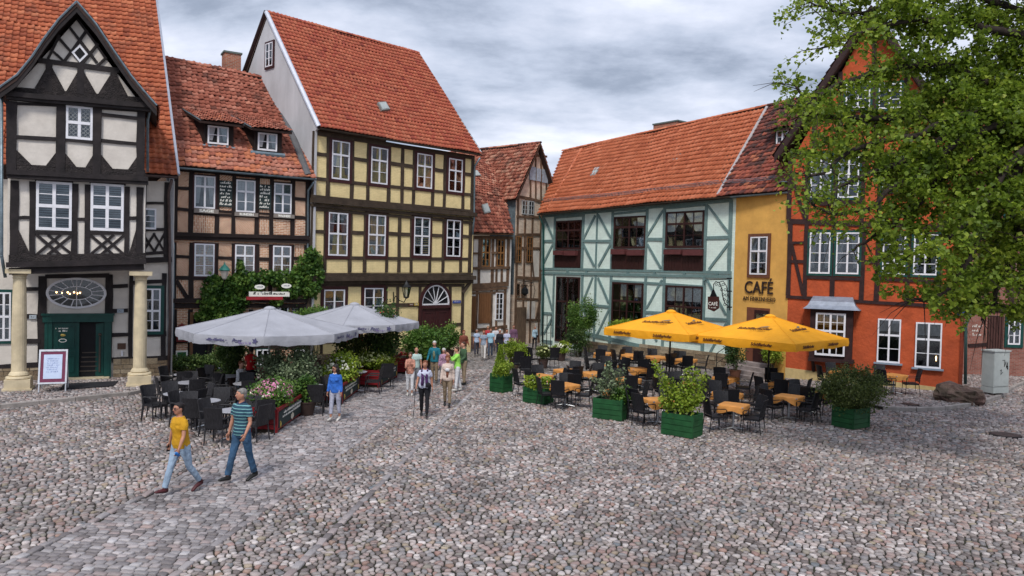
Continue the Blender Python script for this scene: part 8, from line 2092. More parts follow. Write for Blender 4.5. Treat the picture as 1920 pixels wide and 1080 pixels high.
P = np.array([tuple(p) for p in P]); cl = np.sin(P[:, 0] * 5.1) * np.sin(P[:, 2] * 6.3) * np.sin(P[:, 0] * 2.2 + P[:, 2] * 3.7)
foliage(vr, P, 0.135, G_vine, 22, rn=np.clip(g.normal(0.45, 0.2, len(P)) + 0.35 * cl, 0, 1), up=0.15, asp=0.95)
mb = MB()
for pts in ([(388, 690), (392, 640), (398, 590), (410, 540), (440, 528), (480, 530), (530, 532), (575, 515)], [(575, 690), (578, 620), (576, 560), (585, 500)]): mb.tube([fB.P(*fB.px(x, y, 0.12), 0.12) for x, y in pts], [0.05] * 3 + [0.03] * (len(pts) - 3), 6)
mb.obj('stem', M_bark, vr)

# ------------------------------------------------------------------ the tree at the right, its trunk outside the picture
tb = Vector((16.2, 18.5, 0))
tree = empty('broadleaf_tree', tb, 'large leafy tree overhanging from the right edge with dark branches', 'tree')
random.seed(12)
mb = MB(); mb.tube([tb, tb + Vector((-0.1, 0, 2.5)), tb + Vector((-0.4, 0.2, 5)), tb + Vector((-0.6, 0.3, 8)), tb + Vector((-0.3, 0.2, 12))], [0.42, 0.33, 0.28, 0.2, 0.08], 14); mb.obj('trunk', M_bark, tree, smooth=True)
# limbs: px paths with depths, as the photograph shows them reaching left
limbs = [
 ([(1990, 170), (1840, 150), (1760, 120), (1660, 130), (1560, 165), (1500, 200)], 18.5, 17.5, 0.13),
 ([(1990, 200), (1860, 180), (1780, 215), (1640, 220), (1540, 215), (1490, 160)], 18.6, 18.2, 0.12),
 ([(2000, 190), (1900, 205), (1820, 230), (1700, 300), (1610, 330), (1545, 370)], 18.4, 16.8, 0.13),
 ([(2000, 230), (1880, 240), (1800, 290), (1720, 380), (1660, 430), (1600, 470)], 18.3, 17.3, 0.12),
 ([(2000, 100), (1880, 60), (1780, 40), (1700, 40), (1620, 60), (1540, 90)], 18.5, 17.6, 0.10),
 ([(1990, 60), (1880, 10), (1760, -20), (1640, 20), (1580, 25), (1520, 5)], 18.8, 18.4, 0.09),
 ([(2000, 250), (1900, 330), (1840, 430), (1800, 520), (1750, 560), (1700, 560)], 18.0, 16.5, 0.11),
 ([(2000, 300), (1920, 420), (1880, 520), (1860, 580), (1840, 600)], 18.4, 17.8, 0.09),
 ([(2000, 200), (1900, 260), (1780, 330), (1700, 360), (1640, 300), (1560, 290), (1500, 290)], 19.2, 20.2, 0.10),
 ([(2000, 150), (1900, 120), (1800, 160), (1700, 200), (1620, 240), (1540, 270)], 19.0, 19.6, 0.10),
 ([(2000, 350), (1930, 480), (1910, 560)], 18.4, 17.0, 0.08),
 ([(2000, 20), (1900, -60), (1800, -80), (1700, -60), (1640, -30)], 18.8, 18.6, 0.10),
 ([(1990, 210), (1860, 240), (1740, 300), (1640, 380), (1570, 400), (1520, 380)], 17.6, 16.4, 0.09),
 ([(1990, 190), (1850, 200), (1720, 250), (1620, 270), (1540, 320), (1510, 330)], 17.9, 17.0, 0.09),
 ([(2040, 100), (2200, 60), (2340, 90), (2480, 160)], 18.4, 17.6, 0.11),
 ([(2040, 160), (2180, 200), (2320, 240), (2440, 330)], 18.2, 17.0, 0.11),
 ([(2040, 0), (2150, -120), (2300, -160)], 18.8, 19.5, 0.1),
 ([(2030, 220), (2120, 330), (2200, 420), (2260, 500)], 17.6, 16.4, 0.1),
 ([(2020, 120), (2060, 40), (2080, -80), (2040, -180)], 17.8, 16.8, 0.1),
 ([(2030, 150), (2100, 120), (2180, 140), (2260, 200)], 20, 21.5, 0.1),
 ([(2010, 240), (2000, 330), (1990, 420), (2010, 500)], 17.4, 16.4, 0.09),
 ([(2000, 260), (1900, 300), (1850, 380), (1780, 440), (1720, 470)], 17.4, 16.2, 0.09),
 ([(2000, 330), (1930, 350), (1870, 450), (1830, 500), (1790, 560)], 19.2, 19.0, 0.09)]
gT = np.random.default_rng(77)
twigP = []; twigM = MB(); NT = 0
lim_pts = []
for pts, y0, y1, r in limbs:
    n = len(pts); Q = []
    for i, (x, y) in enumerate(pts):
        Yd = y0 + (y1 - y0) * i / (n - 1); Q.append(at_depth(x, y, Yd))
    # from the trunk
    start = tb + Vector((-0.4, 0.2, max(3.2, min(9, Q[0].z - 0.8)))); Q = [start] + Q
    # resample with small wander
    S = []
    for i in range(len(Q) - 1):
        for k in range(4):
            t = k / 4; p0 = Q[max(0, i - 1)]; p1 = Q[i]; p2 = Q[i + 1]; p3 = Q[min(len(Q) - 1, i + 2)]
            S.append(0.5 * ((2 * p1) + (p2 - p0) * t + (2 * p0 - 5 * p1 + 4 * p2 - p3) * t * t + (3 * p1 - p0 - 3 * p2 + p3) * t ** 3) + Vector(gT.normal(0, 0.03, 3)))
    S.append(Q[-1]); m_ = len(S)
    mb = MB(); mb.tube(S, [1.25 * r * (1 - 0.88 * i / (m_ - 1)) + 0.006 for i in range(m_)], 8); mb.obj('limb', M_bark, tree, smooth=True)
    for i in range(4, m_):
        if gT.random() < 0.92:
            for rep in range(3 if i < m_ - 8 else 2):
                t0 = S[i]; tang = (S[i] - S[i - 1]).normalized(); side = Vector(gT.normal(0, 1, 3)); side.z *= 0.5; side = (side - tang * side.dot(tang)).normalized()
                Ln = gT.uniform(0.5, 1.35); e = t0 + (tang * gT.uniform(0.2, 0.9) + side * gT.uniform(0.5, 1.0)).normalized() * Ln; mid = t0.lerp(e, 0.5) + Vector((0, 0, 0.06))
                e = e + Vector((0, 0, -0.12 * Ln)); twigM.tube([t0, mid, e], [0.014, 0.009, 0.003], 4); lim_pts.append((t0, mid, e))
twigM.obj('twigs', M_bark, tree, kind='stuff')
P = []; RN = []
for t0, mid, e in lim_pts:
    # little side shoots carrying the leaves
    tone = gT.normal(0, 0.13)
    for s_ in range(9):
        t = gT.uniform(0.2, 1.0); c_ = t0.lerp(mid, t * 2) if t < 0.5 else mid.lerp(e, t * 2 - 1); sh_ = Vector(gT.normal(0, 0.20, 3)); sh_.z *= 0.55
        for k in range(14):
            q = c_ + sh_ * (k / 9) + Vector(gT.normal(0, 0.055, 3)); P.append(tuple(q)); RN.append(0.5 + tone + gT.normal(0, 0.17))
P = np.array(P); RN = np.array(RN)
def proj(P):
    D = P - np.array(CAM); a = D @ np.array(cx); b = D @ np.array(cy); c_ = D @ np.array(FWD); return CX + FPX * a / c_, CY - FPX * b / c_
qx, qy = proj(P); low_ = 470 + 130 * np.clip((qx - 1560) / 200, 0, 1) + 18 * np.sin(qx * 0.05) + 10 * np.sin(qx * 0.13)
kp = (qy < low_) & (qx > 1450) & (gT.random(len(P)) < np.where(qx < 1700, 0.34 + 0.46 * np.clip((qx - 1480) / 220, 0, 1), 1.0) ) & ~((qy > 300) & (qx < 1640) & (gT.random(len(P)) < 0.6)); P = P[kp]; RN = RN[kp]
foliage(tree, P, 0.098, G_tree, 9, name='crown', rn=np.clip(np.array(RN), 0, 1), up=0.45, asp=0.95, droop=0.25)
# bare twig upper left
mb = MB(); mb.tube([at_depth(x, y, 18.2) for x, y in ((1640, 18), (1600, 25), (1580, 22), (1555, 8), (1535, 0))], 0.012, 5); mb.tube([at_depth(x, y, 18.2) for x, y in ((1570, 50), (1545, 35), (1525, 18), (1515, 10))], 0.010, 5); mb.obj('twig', M_bark, tree)

# ================================================================== PEOPLE
def skin(name, c): return mat(name, c, rough=0.55, bump=0, var=0.08, scale=10)
S1 = skin('skin_light', (0.52, 0.27, 0.19)); S2 = skin('skin_tan', (0.42, 0.20, 0.13)); M_lip = mat('lips', (0.35, 0.08, 0.07), rough=0.5, bump=0)
M_eye = mat('eye_dark', (0.02, 0.015, 0.012), rough=0.3, bump=0); M_eyew = mat('eye_white', (0.6, 0.58, 0.55), rough=0.4, bump=0)
def fab(name, c, **k): return mat('cloth_' + name, c, rough=0.85, var=k.pop('var', 0.12), scale=k.pop('scale', 7), bump=k.pop('bump', 0.7), bscale=k.pop('bscale', 9), dist=0.05, **k)
def hairm(name, c): return mat('hair_' + name, c, rough=0.6, var=0.3, scale=25, bump=0.6, bscale=45, stretch=(1, 1, 0.3))
def remesh(mb, vox, smooth=2):
    me = mesh('tmp', mb.V, mb.F); o = bpy.data.objects.new('tmp', me); COL.objects.link(o)
    m_ = o.modifiers.new('r', 'REMESH'); m_.mode = 'VOXEL'; m_.voxel_size = vox; m_.use_smooth_shade = True
    s = o.modifiers.new('s', 'SMOOTH'); s.iterations = smooth; s.factor = 0.5
    dg = bpy.context.evaluated_depsgraph_get(); out = bpy.data.meshes.new_from_object(o.evaluated_get(dg))
    bpy.data.objects.remove(o); bpy.data.meshes.remove(me)
    return out
def rotx(v, a): c, s = math.cos(a), math.sin(a); return Vector((v.x, v.y * c - v.z * s, v.y * s + v.z * c))
def person(x, y, hpx, yaw, label, top, bottom, hair, shoes, legs=(22, 5, -18, 12), arms=(-15, 12, 15, 10, 18, 15), head=0, lean=3, fem=True, sleeve='short', leglen='long', sk=None, vox=0.016, heavy=1.0, jacket=None, hairstyle='short', glasses=None, items=(), tilt=0, sit=False, group=None, hgt=None, hairm2=None, gz=0.0, collar=None):
    """legs: (fwd L, knee L, fwd R, knee R); arms: (fwd L, elbow L, out L, fwd R, elbow R, out R); L is the figure's left (+x when facing -Y)"""
    sk = sk or S1
    yh = 505 + 0.025 * (x - 960)
    H_ = hgt or hpx * (gp(x, y, gz).y / FPX)
    k = H_ / 1.76; base = gp(x, y, gz)
    root = empty('person', base, label, 'person', group)
    MW = Matrix.Translation(base) @ Matrix.Rotation(yaw, 4, 'Z') @ Matrix.Scale(k, 4)
    hw = 1.0 if fem else 1.0
    hipw = 0.095 if fem else 0.09; shw = 0.148 if fem else 0.178
    F_ = lambda deg: R(deg)
    hip_z = 0.93
    ln = R(lean)
    def up(p):     # lean the trunk forward about the hips
        v = Vector(p) - Vector((0, 0, hip_z)); v = rotx(v, ln); return v + Vector((0, 0, hip_z))
    # legs
    def leg(sx, fw, kn):
        h = Vector((sx * hipw, 0, hip_z - 0.02)); a = R(fw); d = Vector((0, -math.sin(a), -math.cos(a))); kne = h + d * 0.44
        b = a - R(kn); d2 = Vector((0, -math.sin(b), -math.cos(b))); ank = kne + d2 * 0.415
        return h, kne, ank, b
    Lg = leg(1, legs[0], legs[1]); Rg = leg(-1, legs[2], legs[3])
    def foot_pts(l):
        ank, b = l[2], l[3]; p = max(-0.9, min(0.9, b * 0.9 if b < 0 else b * 0.6)) if not sit else 0
        f = Vector((0, -math.cos(p), math.sin(p) * (1 if b > 0 else 1)))
        heel = ank + Vector((0, 0.05, -0.06)); ball_ = ank + f * 0.10 + Vector((0, 0, -0.055)); toe = ank + f * 0.185 + Vector((0, 0, -0.065)); return heel, ball_, toe
    low = min(min(v.z for v in foot_pts(l)) for l in (Lg, Rg)) - 0.028
    dz = Vector((0, 0, -low))
    if sit: dz = Vector((0, 0, 0.47 - hip_z + 0.06))
    # arms
    def arm(sx, fw, el, out):
        s = up((sx * shw, 0, 1.40)); a = R(fw) ; o = R(out)
        d = Vector((sx * math.sin(o), -math.sin(a) * math.cos(o), -math.cos(a) * math.cos(o))); e = s + d * 0.29
        b = a + R(el); d2 = Vector((sx * math.sin(o) * 0.5, -math.sin(b), -math.cos(b))).normalized(); w_ = e + d2 * 0.25
        return s, e, w_, d2
    La = arm(1, arms[0], arms[1], arms[2]); Ra = arm(-1, arms[3], arms[4], arms[5])
    hv = heavy
    def torso(off=0.0, z0=0.84, z1=1.49, flare=0.0):
        prof = [(0.80, 0.13, 0.10), (0.86, 0.155, 0.115), (0.95, 0.168 if fem else 0.155, 0.118), (1.06, 0.138 if fem else 0.148, 0.108), (1.16, 0.13 if fem else 0.15, 0.105), (1.27, 0.150 if fem else 0.168, 0.118), (1.37, 0.150 if fem else 0.172, 0.108), (1.43, 0.115 if fem else 0.135, 0.085), (1.475, 0.075, 0.065), (1.50, 0.058, 0.056)]
        pts = []; rad = []
        for z, rx, ry in prof:
            if z0 - 1e-6 <= z <= z1 + 1e-6:
                q = hv if 0.9 < z < 1.38 else 1.0
                pts.append(up((0, -0.012 if 1.2 < z < 1.4 else 0, z))); e = flare * max(0, (1.1 - z)) 
                rad.append((rx * q + off + e, ry * (q ** 1.6) + off + e))
        return pts, rad
    body = MB(); p_, r_ = torso(); body.tube(p_, r_, 14, ref=(1, 0, 0))
    if fem and hv >= 0.9:
        for sx in (-1, 1): body.ball(up((sx * 0.068, -0.085 * hv, 1.285)), (0.062, 0.055, 0.062), 10, 8)
    nk = up((0, 0.0, 1.47)); hc = up((0, -0.02, 1.635)); hd = R(head)
    body.tube([nk, up((0, -0.008, 1.56))], [0.056, 0.052], 10, ref=(1, 0, 0))
    RH = Matrix.Rotation(hd, 3, 'Z') @ Matrix.Rotation(R(tilt), 3, 'X')
    def hp(v): return hc + RH @ Vector(v)
    body.ball(hc, (0.078, 0.097, 0.112), 14, 12, RH); body.ball(hp((0, -0.032, -0.062)), (0.052, 0.055, 0.052), 10, 8, RH); body.ball(hp((0, 0.02, 0.03)), (0.076, 0.085, 0.085), 12, 10, RH)
    body.tube([hp((0, -0.085, 0.015)), hp((0, -0.108, -0.022)), hp((0, -0.09, -0.03))], [0.009, 0.016, 0.012], 6)
    for sx in (-1, 1): body.ball(hp((sx * 0.076, 0.008, -0.008)), (0.012, 0.02, 0.032), 6, 6, RH)
    lr = 1.0 if fem else 1.05
    for (h, kne, ank, b) in (Lg, Rg):
        body.tube([h + Vector((0, 0, 0.05)), h.lerp(kne, 0.3), h.lerp(kne, 0.75), kne, kne.lerp(ank, 0.3), kne.lerp(ank, 0.75), ank], [0.088 * hv, 0.08 * hv, 0.06, 0.053, 0.055, 0.04, 0.035], 10, ref=(1, 0, 0))
    for (s, e, w_, d2) in (La, Ra):
        body.tube([up((0, 0, 1.40)).lerp(s, 0.5), s, s.lerp(e, 0.3), s.lerp(e, 0.8), e, e.lerp(w_, 0.3), e.lerp(w_, 0.85), w_], [0.05, 0.052, 0.047 * hv, 0.04, 0.037, 0.038, 0.027, 0.025], 8)
    me = remesh(body, vox, 2)
    # hands: palm, four fingers of different length and a thumb from the side near the palm's base, curled a little
    hm = MB()
    for sx, (s, e, w_, d2) in ((1, La), (-1, Ra)):
        inw = Vector((-sx, 0, 0)); inw = (inw - d2 * inw.dot(d2)).normalized(); fwd_ = d2.cross(inw) * sx
        if fwd_.y > 0: fwd_ = -fwd_
        pc_ = w_ + d2 * 0.045
        hm.tube([w_ - d2 * 0.012, w_ + d2 * 0.02, w_ + d2 * 0.06, w_ + d2 * 0.088], [(0.024, 0.018), (0.034, 0.017), (0.040, 0.016), (0.036, 0.013)], 8, ref=fwd_)
        for j, (o_, l_) in enumerate(((0.029, 0.068), (0.010, 0.078), (-0.009, 0.072), (-0.027, 0.056))):
            b0 = w_ + d2 * 0.082 + fwd_ * o_; c1_ = b0 + (d2 * 0.93 + inw * 0.3) * l_ * 0.45; c2__ = c1_ + (d2 * 0.7 + inw * 0.7) * l_ * 0.32; c3_ = c2__ + (d2 * 0.35 + inw * 0.9) * l_ * 0.25
            hm.tube([b0, c1_, c2__, c3_], [0.0095, 0.0088, 0.008, 0.0065], 6)
        t0 = w_ + d2 * 0.02 + fwd_ * 0.028; t1 = t0 + (fwd_ * 0.75 + d2 * 0.6 + inw * 0.25).normalized() * 0.036; t2 = t1 + (d2 * 0.85 + fwd_ * 0.2 + inw * 0.35).normalized() * 0.030
        hm.tube([t0, t1, t2], [0.014, 0.0115, 0.008], 6)
    # one mesh: body, hands
    V = [v.co.copy() for v in me.vertices] + hm.V; nb = len(me.vertices)
    F = [tuple(p.vertices) for p in me.polygons] + [tuple(i + nb for i in f) for f in hm.F]
    MD = MW @ Matrix.Translation(dz)
    bpy.data.meshes.remove(me)
    bo = solid('body', [MD @ v for v in V], F, sk, root, smooth=True)
    def part(mb, name, mt, parent=root, vox_=None, smooth=True, sm=2):
        if vox_:
            me = remesh(mb, vox_, sm)
            amp, fq = {'hair': (0.006, 26), 'trousers': (0.008, 11)}.get(name, (0.009, 10)); off = Vector((x * 0.13, y * 0.07, 0))
            for v in (me.vertices if vox < 0.017 else ()):
                c_ = v.co; q_ = Vector((c_.x * fq, c_.y * fq, c_.z * fq * (0.9 if name != 'hair' else 0.4) + c_.x * 6)) + off
                v.co = c_ + v.normal * amp * (mn.noise(q_) + 0.5 * mn.noise(q_ * 2.1))
            me.transform(MD); return ob(name, me, mt, parent)
        mb.V = [MD @ v for v in mb.V]; return mb.obj(name, mt, parent, smooth=smooth)
    # face
    for sx in (-1, 1):
        mb = MB(); mb.ball(hp((sx * 0.030, -0.083, 0.006)), (0.012, 0.006, 0.0075), 8, 5, RH); ey_ = part(mb, 'eye', M_eyew); mb = MB(); mb.ball(hp((sx * 0.030, -0.0875, 0.006)), (0.0055, 0.004, 0.006), 6, 4, RH); part(mb, 'iris', M_eye, ey_)
        mb = MB(); mb.tube([hp((sx * 0.015, -0.090, 0.027)), hp((sx * 0.032, -0.088, 0.031)), hp((sx * 0.048, -0.076, 0.025))], [0.003, 0.0045, 0.002], 5); part(mb, 'eyebrow', hair)
    mb = MB(); mb.tube([hp((-0.024, -0.084, -0.056)), hp((-0.008, -0.091, -0.052)), hp((0.008, -0.091, -0.052)), hp((0.024, -0.084, -0.056))], [0.003, 0.0065, 0.0065, 0.003], 6); part(mb, 'mouth', M_lip)
    if glasses:
        mb = MB()
        for sx in (-1, 1): mb.ball(hp((sx * 0.031, -0.095, 0.006)), (0.029, 0.006, 0.021), 10, 6, RH); mb.tube([hp((sx * 0.058, -0.088, 0.01)), hp((sx * 0.080, 0.01, 0.012))], 0.0035, 4)
        mb.tube([hp((-0.01, -0.098, 0.01)), hp((0.01, -0.098, 0.01))], 0.0035, 4); part(mb, 'sunglasses', mat('dark_lens', (0.02, 0.008, 0.008), rough=0.1, bump=0))
    # hair
    if hairstyle != 'bald':
        mb = MB()
        mb.ball(hp((0, 0.022, 0.042)), (0.087, 0.094, 0.086), 14, 10, RH)
        mb.ball(hp((0, 0.05, -0.01)), (0.078, 0.06, 0.075), 12, 8, RH)
        mb.tube([hp((-0.055, -0.050, 0.075)), hp((0, -0.066, 0.088)), hp((0.055, -0.050, 0.075))], [0.012, 0.016, 0.012], 6)
        if hairstyle == 'long':
            for q in range(9): a = -1.9 + q * 0.475; mb.ball(hp((0.095 * math.sin(a), 0.03 + 0.075 * math.cos(a), -0.05)), (0.045, 0.045, 0.085), 8, 6, RH)
            for q in range(7): a = -1.6 + q * 0.53; mb.ball(hp((0.10 * math.sin(a), 0.03 + 0.075 * math.cos(a), -0.13)), (0.045, 0.04, 0.06), 8, 6, RH)
            mb.ball(hp((0, 0.02, 0.055)), (0.10, 0.10, 0.085), 12, 8, RH)
        if hairstyle == 'bun': mb.ball(hp((0, 0.10, 0.05)), (0.045, 0.045, 0.045), 8, 6, RH)
        if hairstyle == 'curly': mb.ball(hp((0, 0.02, 0.045)), (0.10, 0.105, 0.092), 12, 8, RH); mb.ball(hp((0, 0.05, -0.02)), (0.092, 0.07, 0.08), 12, 8, RH)
        part(mb, 'hair', hair, vox_=max(0.012, vox * 0.8), sm=1)
    else:
        mb = MB(); mb.tube([hp((0.078, -0.01, 0.0)), hp((0.07, 0.05, 0.0)), hp((0, 0.098, -0.005)), hp((-0.07, 0.05, 0.0)), hp((-0.078, -0.01, 0.0))], [(0.012, 0.03)] * 5, 6); part(mb, 'hair', hair)
    # trousers
    end = {'long': 0.97, 'crop': 0.72, 'short': 0.1}[leglen]
    mb = MB(); mb.tube([up((0, 0, 0.80)), up((0, 0, 0.86)), up((0, 0, 0.95)), up((0, 0, 1.04))], [(0.13, 0.11), (0.168 * hv, 0.128 * hv), (0.180 * hv, 0.130 * hv), (0.155 * hv, 0.12 * hv)], 14, ref=(1, 0, 0))
    for (h, kne, ank, b) in (Lg, Rg):
        pp = [h + Vector((0, 0, 0.05)), h.lerp(kne, 0.3), h.lerp(kne, 0.75), kne]; rr = [0.104 * hv, 0.096 * hv, 0.075, 0.068]
        wd = 0.058 if fem else 0.066
        pp += [kne.lerp(ank, 0.35)]; rr += [0.066]
        if end > 0.5: pp += [kne.lerp(ank, end * 0.85), kne.lerp(ank, end)]; rr += [wd, wd]
        mb.tube(pp, rr, 10, ref=(1, 0, 0))
    part(mb, 'trousers', bottom, vox_=vox)
    # top
    mb = MB(); p_, r_ = torso(0.017, 0.86 if not jacket else 0.86, 1.475, flare=0.10 if jacket else 0.04); mb.tube(p_, r_, 16, ref=(1, 0, 0))
    if fem and hv >= 0.9:
        for sx in (-1, 1): mb.ball(up((sx * 0.068, -0.092 * hv, 1.285)), (0.072, 0.06, 0.068), 10, 8)
    sl = {'short': 0.62, 'long': 1.0, 'elbow': 0.9}[sleeve]
    for (s, e, w_, d2) in (La, Ra):
        c0_ = up((0, 0, 1.40)).lerp(s, 0.45); a_ = 1.1 if sleeve == 'short' else 1.0
        pp = [c0_, s, s.lerp(e, 0.35), s.lerp(e, sl if sl < 1 else 0.85)]; rr = [0.058, 0.062, 0.064 * a_, 0.057 * a_]
        if sl >= 1: pp += [e, e.lerp(w_, 0.4), e.lerp(w_, 0.95)]; rr += [0.052, 0.05, 0.038]
        mb.tube(pp, rr, 10)
    part(mb, 'jacket' if jacket else 'shirt', top, vox_=vox)
    if jacket:      # the front of the inner top showing between the open edges
        mb = MB(); mb.tube([up((0, -0.055, 0.98)), up((0, -0.065, 1.15)), up((0, -0.075, 1.28)), up((0, -0.055, 1.40))], [(0.075, 0.095 * hv ** 1.6), (0.070, 0.085 * hv ** 1.6), (0.06, 0.085 * hv ** 1.6 + 0.012), (0.045, 0.062)], 10, ref=(1, 0, 0)); part(mb, 'inner_top', jacket)
    if collar:
        mb = MB(); mb.tube([up((-0.06, 0.03, 1.49)), up((-0.055, -0.05, 1.475)), up((0, -0.075, 1.45)), up((0.055, -0.05, 1.475)), up((0.06, 0.03, 1.49)), up((0, 0.06, 1.50)), up((-0.06, 0.03, 1.49))], [(0.012, 0.022)] * 7, 6); part(mb, 'collar', collar)
    # shoes
    for l in (Lg, Rg):
        heel, ball_, toe = foot_pts(l); ank = l[2]
        mb = MB(); mb.tube([heel + Vector((0, 0.01, 0.015)), heel.lerp(ball_, 0.4) + Vector((0, 0, 0.012)), ball_ + Vector((0, 0, 0.004)), toe, toe + (toe - ball_) * 0.35], [(0.036, 0.045), (0.038, 0.045), (0.045, 0.036), (0.038, 0.026), (0.018, 0.014)], 10, ref=(1, 0, 0)); mb.tube([heel + Vector((0, 0.0, 0.02)), ank + Vector((0, 0, 0.02))], [0.04, 0.042], 8)
        part(mb, 'shoe', shoes)
    ctx = dict(up=up, La=La, Ra=Ra, hp=hp, part=part, MB=MB, MD=MD, Lg=Lg, Rg=Rg)
    for it in items: it(ctx)
    return root, ctx
def scarf(mt):
    def f(c):
        up0 = c['up']; mb = MB(); up = lambda v: up0((v[0], v[1] - (0.045 if v[2] < 1.4 else 0.01), v[2]))
        mb.tube([up((-0.075, 0.03, 1.49)), up((0, 0.075, 1.51)), up((0.075, 0.03, 1.49)), up((0.085, -0.07, 1.42)), up((0.06, -0.15, 1.25)), up((0.07, -0.155, 1.05)), up((0.075, -0.15, 0.93))], [(0.03, 0.02)] * 3 + [(0.045, 0.02)] * 4, 8)
        mb.tube([up((-0.075, 0.03, 1.49)), up((-0.085, -0.07, 1.42)), up((-0.06, -0.15, 1.25)), up((-0.07, -0.155, 1.08)), up((-0.075, -0.15, 0.98))], [(0.03, 0.02)] + [(0.045, 0.02)] * 4, 8); c['part'](mb, 'scarf', mt)
    return f
def bag(mt, sx=1, z=1.0, strap=True):
    def f(c):
        up0 = c['up']; up = lambda v: up0((v[0], v[1] - (0.03 if v[1] < -0.1 else 0), v[2])); mb = MB(); mb.ball(up((sx * 0.12, -0.19, z)), (0.09, 0.045, 0.085), 10, 8); b = c['part'](mb, 'bag', mt)
        if strap: mb = MB(); mb.tube([up((sx * 0.14, -0.15, z + 0.05)), up((0.0, -0.155, 1.28)), up((-sx * 0.10, -0.06, 1.48)), up((-sx * 0.09, 0.09, 1.45))], 0.009, 5); c['part'](mb, 'strap', mt, b)
    return f
def stripe(mt):
    def f(c):
        up = c['up']; mb = MB(); mb.ball(up((0, -0.17, 1.26)), (0.085, 0.035, 0.06), 10, 6); c['part'](mb, 'print', mt)
    return f
HB = hairm('brown', (0.06, 0.03, 0.018)); HK = hairm('black', (0.012, 0.008, 0.008)); HG = hairm('grey', (0.19, 0.18, 0.17)); HW = hairm('white', (0.50, 0.49, 0.46)); HR = hairm('auburn', (0.16, 0.05, 0.02)); HL = hairm('fair', (0.30, 0.21, 0.12))
jeansL = fab('pale_denim', (0.27, 0.36, 0.47), scale=3, var=0.2); jeansD = fab('blue_denim', (0.035, 0.085, 0.16), scale=3, var=0.35); khaki = fab('khaki', (0.24, 0.18, 0.12)); blackT = fab('black', (0.012, 0.012, 0.016)); whiteT = fab('white', (0.62, 0.62, 0.64)); navy = fab('navy', (0.02, 0.03, 0.08)); greyT = fab('grey', (0.16, 0.17, 0.19))
mustard = fab('mustard', (0.48, 0.25, 0.012), scale=4, bump=0.5, bscale=9); shBrown = mat('shoe_maroon', (0.07, 0.015, 0.018), rough=0.5, bump=0.1); shBlack = mat('shoe_black', (0.015, 0.015, 0.014), rough=0.5, bump=0.1); shGrey = mat('shoe_grey', (0.13, 0.12, 0.11), rough=0.6, bump=0.1); shWhite = mat('shoe_white', (0.5, 0.48, 0.45), rough=0.6, bump=0.1)
M_poloS = mat_stripes('striped_polo', (0.012, 0.05, 0.085), (0.16, 0.36, 0.37), axis=2, freq=15.0, duty=0.76)
# the couple in front
r1, c1x = person(338, 925, 170, R(-30), 'woman in a mustard T-shirt and pale jeans with sunglasses, striding in front', mustard, jeansL, HK, shBrown, legs=(-16, 20, 20, 2), arms=(14, 14, 12, -12, 14, 30), head=-4, lean=4, sk=S2, vox=0.0125, heavy=1.08, hairstyle='bun', glasses=True)
def held(name, label, cat, Mx, size, mt, shape='box'):
    mb = MB()
    if shape == 'box': mb.box((0, 0, 0), size)
    else: mb.lathe((0, 0, -size[2] / 2), [(size[0] * 0.9, 0), (size[0], 0.01), (size[0], size[2] * 0.75), (size[0] * 0.4, size[2] * 0.92), (size[0] * 0.4, size[2])], 10)
    mb.V = [Mx @ v for v in mb.V]; o = mb.obj(name, mt); return tag(o, label, cat)
def hand_pos(c, which, d=0.10): s, e, w_, d2 = c[which]; return c['MD'] @ (w_ + d2 * d), (c['MD'].to_3x3() @ d2).normalized()
p, d2 = hand_pos(c1x, 'Ra', 0.11); held('phone', 'black phone held in the right hand of the woman in mustard', 'phone', Matrix.Translation(p) @ d2.to_track_quat('Z', 'Y').to_matrix().to_4x4(), (0.075, 0.02, 0.15), M_dark)
p, d2 = hand_pos(c1x, 'La', 0.10); held('water_bottle', 'small blue bottle held in the left hand of the woman in mustard', 'bottle', Matrix.Translation(p) @ Matrix.Rotation(R(60), 4, 'X'), (0.032, 0.03, 0.17), mat('blue_plastic', (0.02, 0.15, 0.45), rough=0.3, bump=0), 'bottle')
r2, c2x = person(452, 903, 172, R(-28), 'grey-haired man in a striped blue polo and jeans, hand in pocket', M_poloS, jeansD, HG, shBlack, legs=(-14, 6, 18, 2), arms=(2, 34, 12, 4, 10, 10), head=-28, lean=1, fem=False, sk=S2, vox=0.0125, collar=navy)
person(628, 789, 103, R(-12), 'dark-haired woman in a blue jumper, pale cropped trousers and sunglasses', fab('cobalt', (0.03, 0.13, 0.48), scale=3, var=0.25), fab('lilac_grey', (0.36, 0.37, 0.46)), HK, shWhite, legs=(-6, 6, 10, 4), arms=(-4, 14, 10, 6, 12, 8), head=-22, sleeve='long', leglen='crop', sk=S2, hairstyle='long', glasses=True, collar=whiteT)
def cane(c):
    pass
rC_, cC = person(795, 781, 103, R(4), 'older woman in a white blouse, dark scarf and black trousers with a walking cane', fab('pale_blue', (0.48, 0.50, 0.62)), blackT, HR, shBlack, legs=(12, 2, -12, 10), arms=(-8, 10, 14, 8, 22, 16), heavy=1.15, sk=S2, items=(scarf(fab('purple_scarf', (0.06, 0.02, 0.09), scale=18, var=0.5)), bag(blackT, 1, 1.0)), collar=fab('salmon', (0.5, 0.22, 0.15)))
p, d2 = hand_pos(cC, 'Ra', 0.09); q = gp(775, 782); mb = MB(); mb.tube([p + Vector((0.0, 0.03, 0.02)), p + Vector((0, -0.05, 0.03)), p + Vector((0, -0.08, 0.0)), Vector((q.x, q.y, 0.0))], [0.013, 0.013, 0.011, 0.009], 6); o = mb.obj('walking_cane', M_dark); tag(o, 'thin dark walking cane in the hand of the woman with the scarf', 'cane')
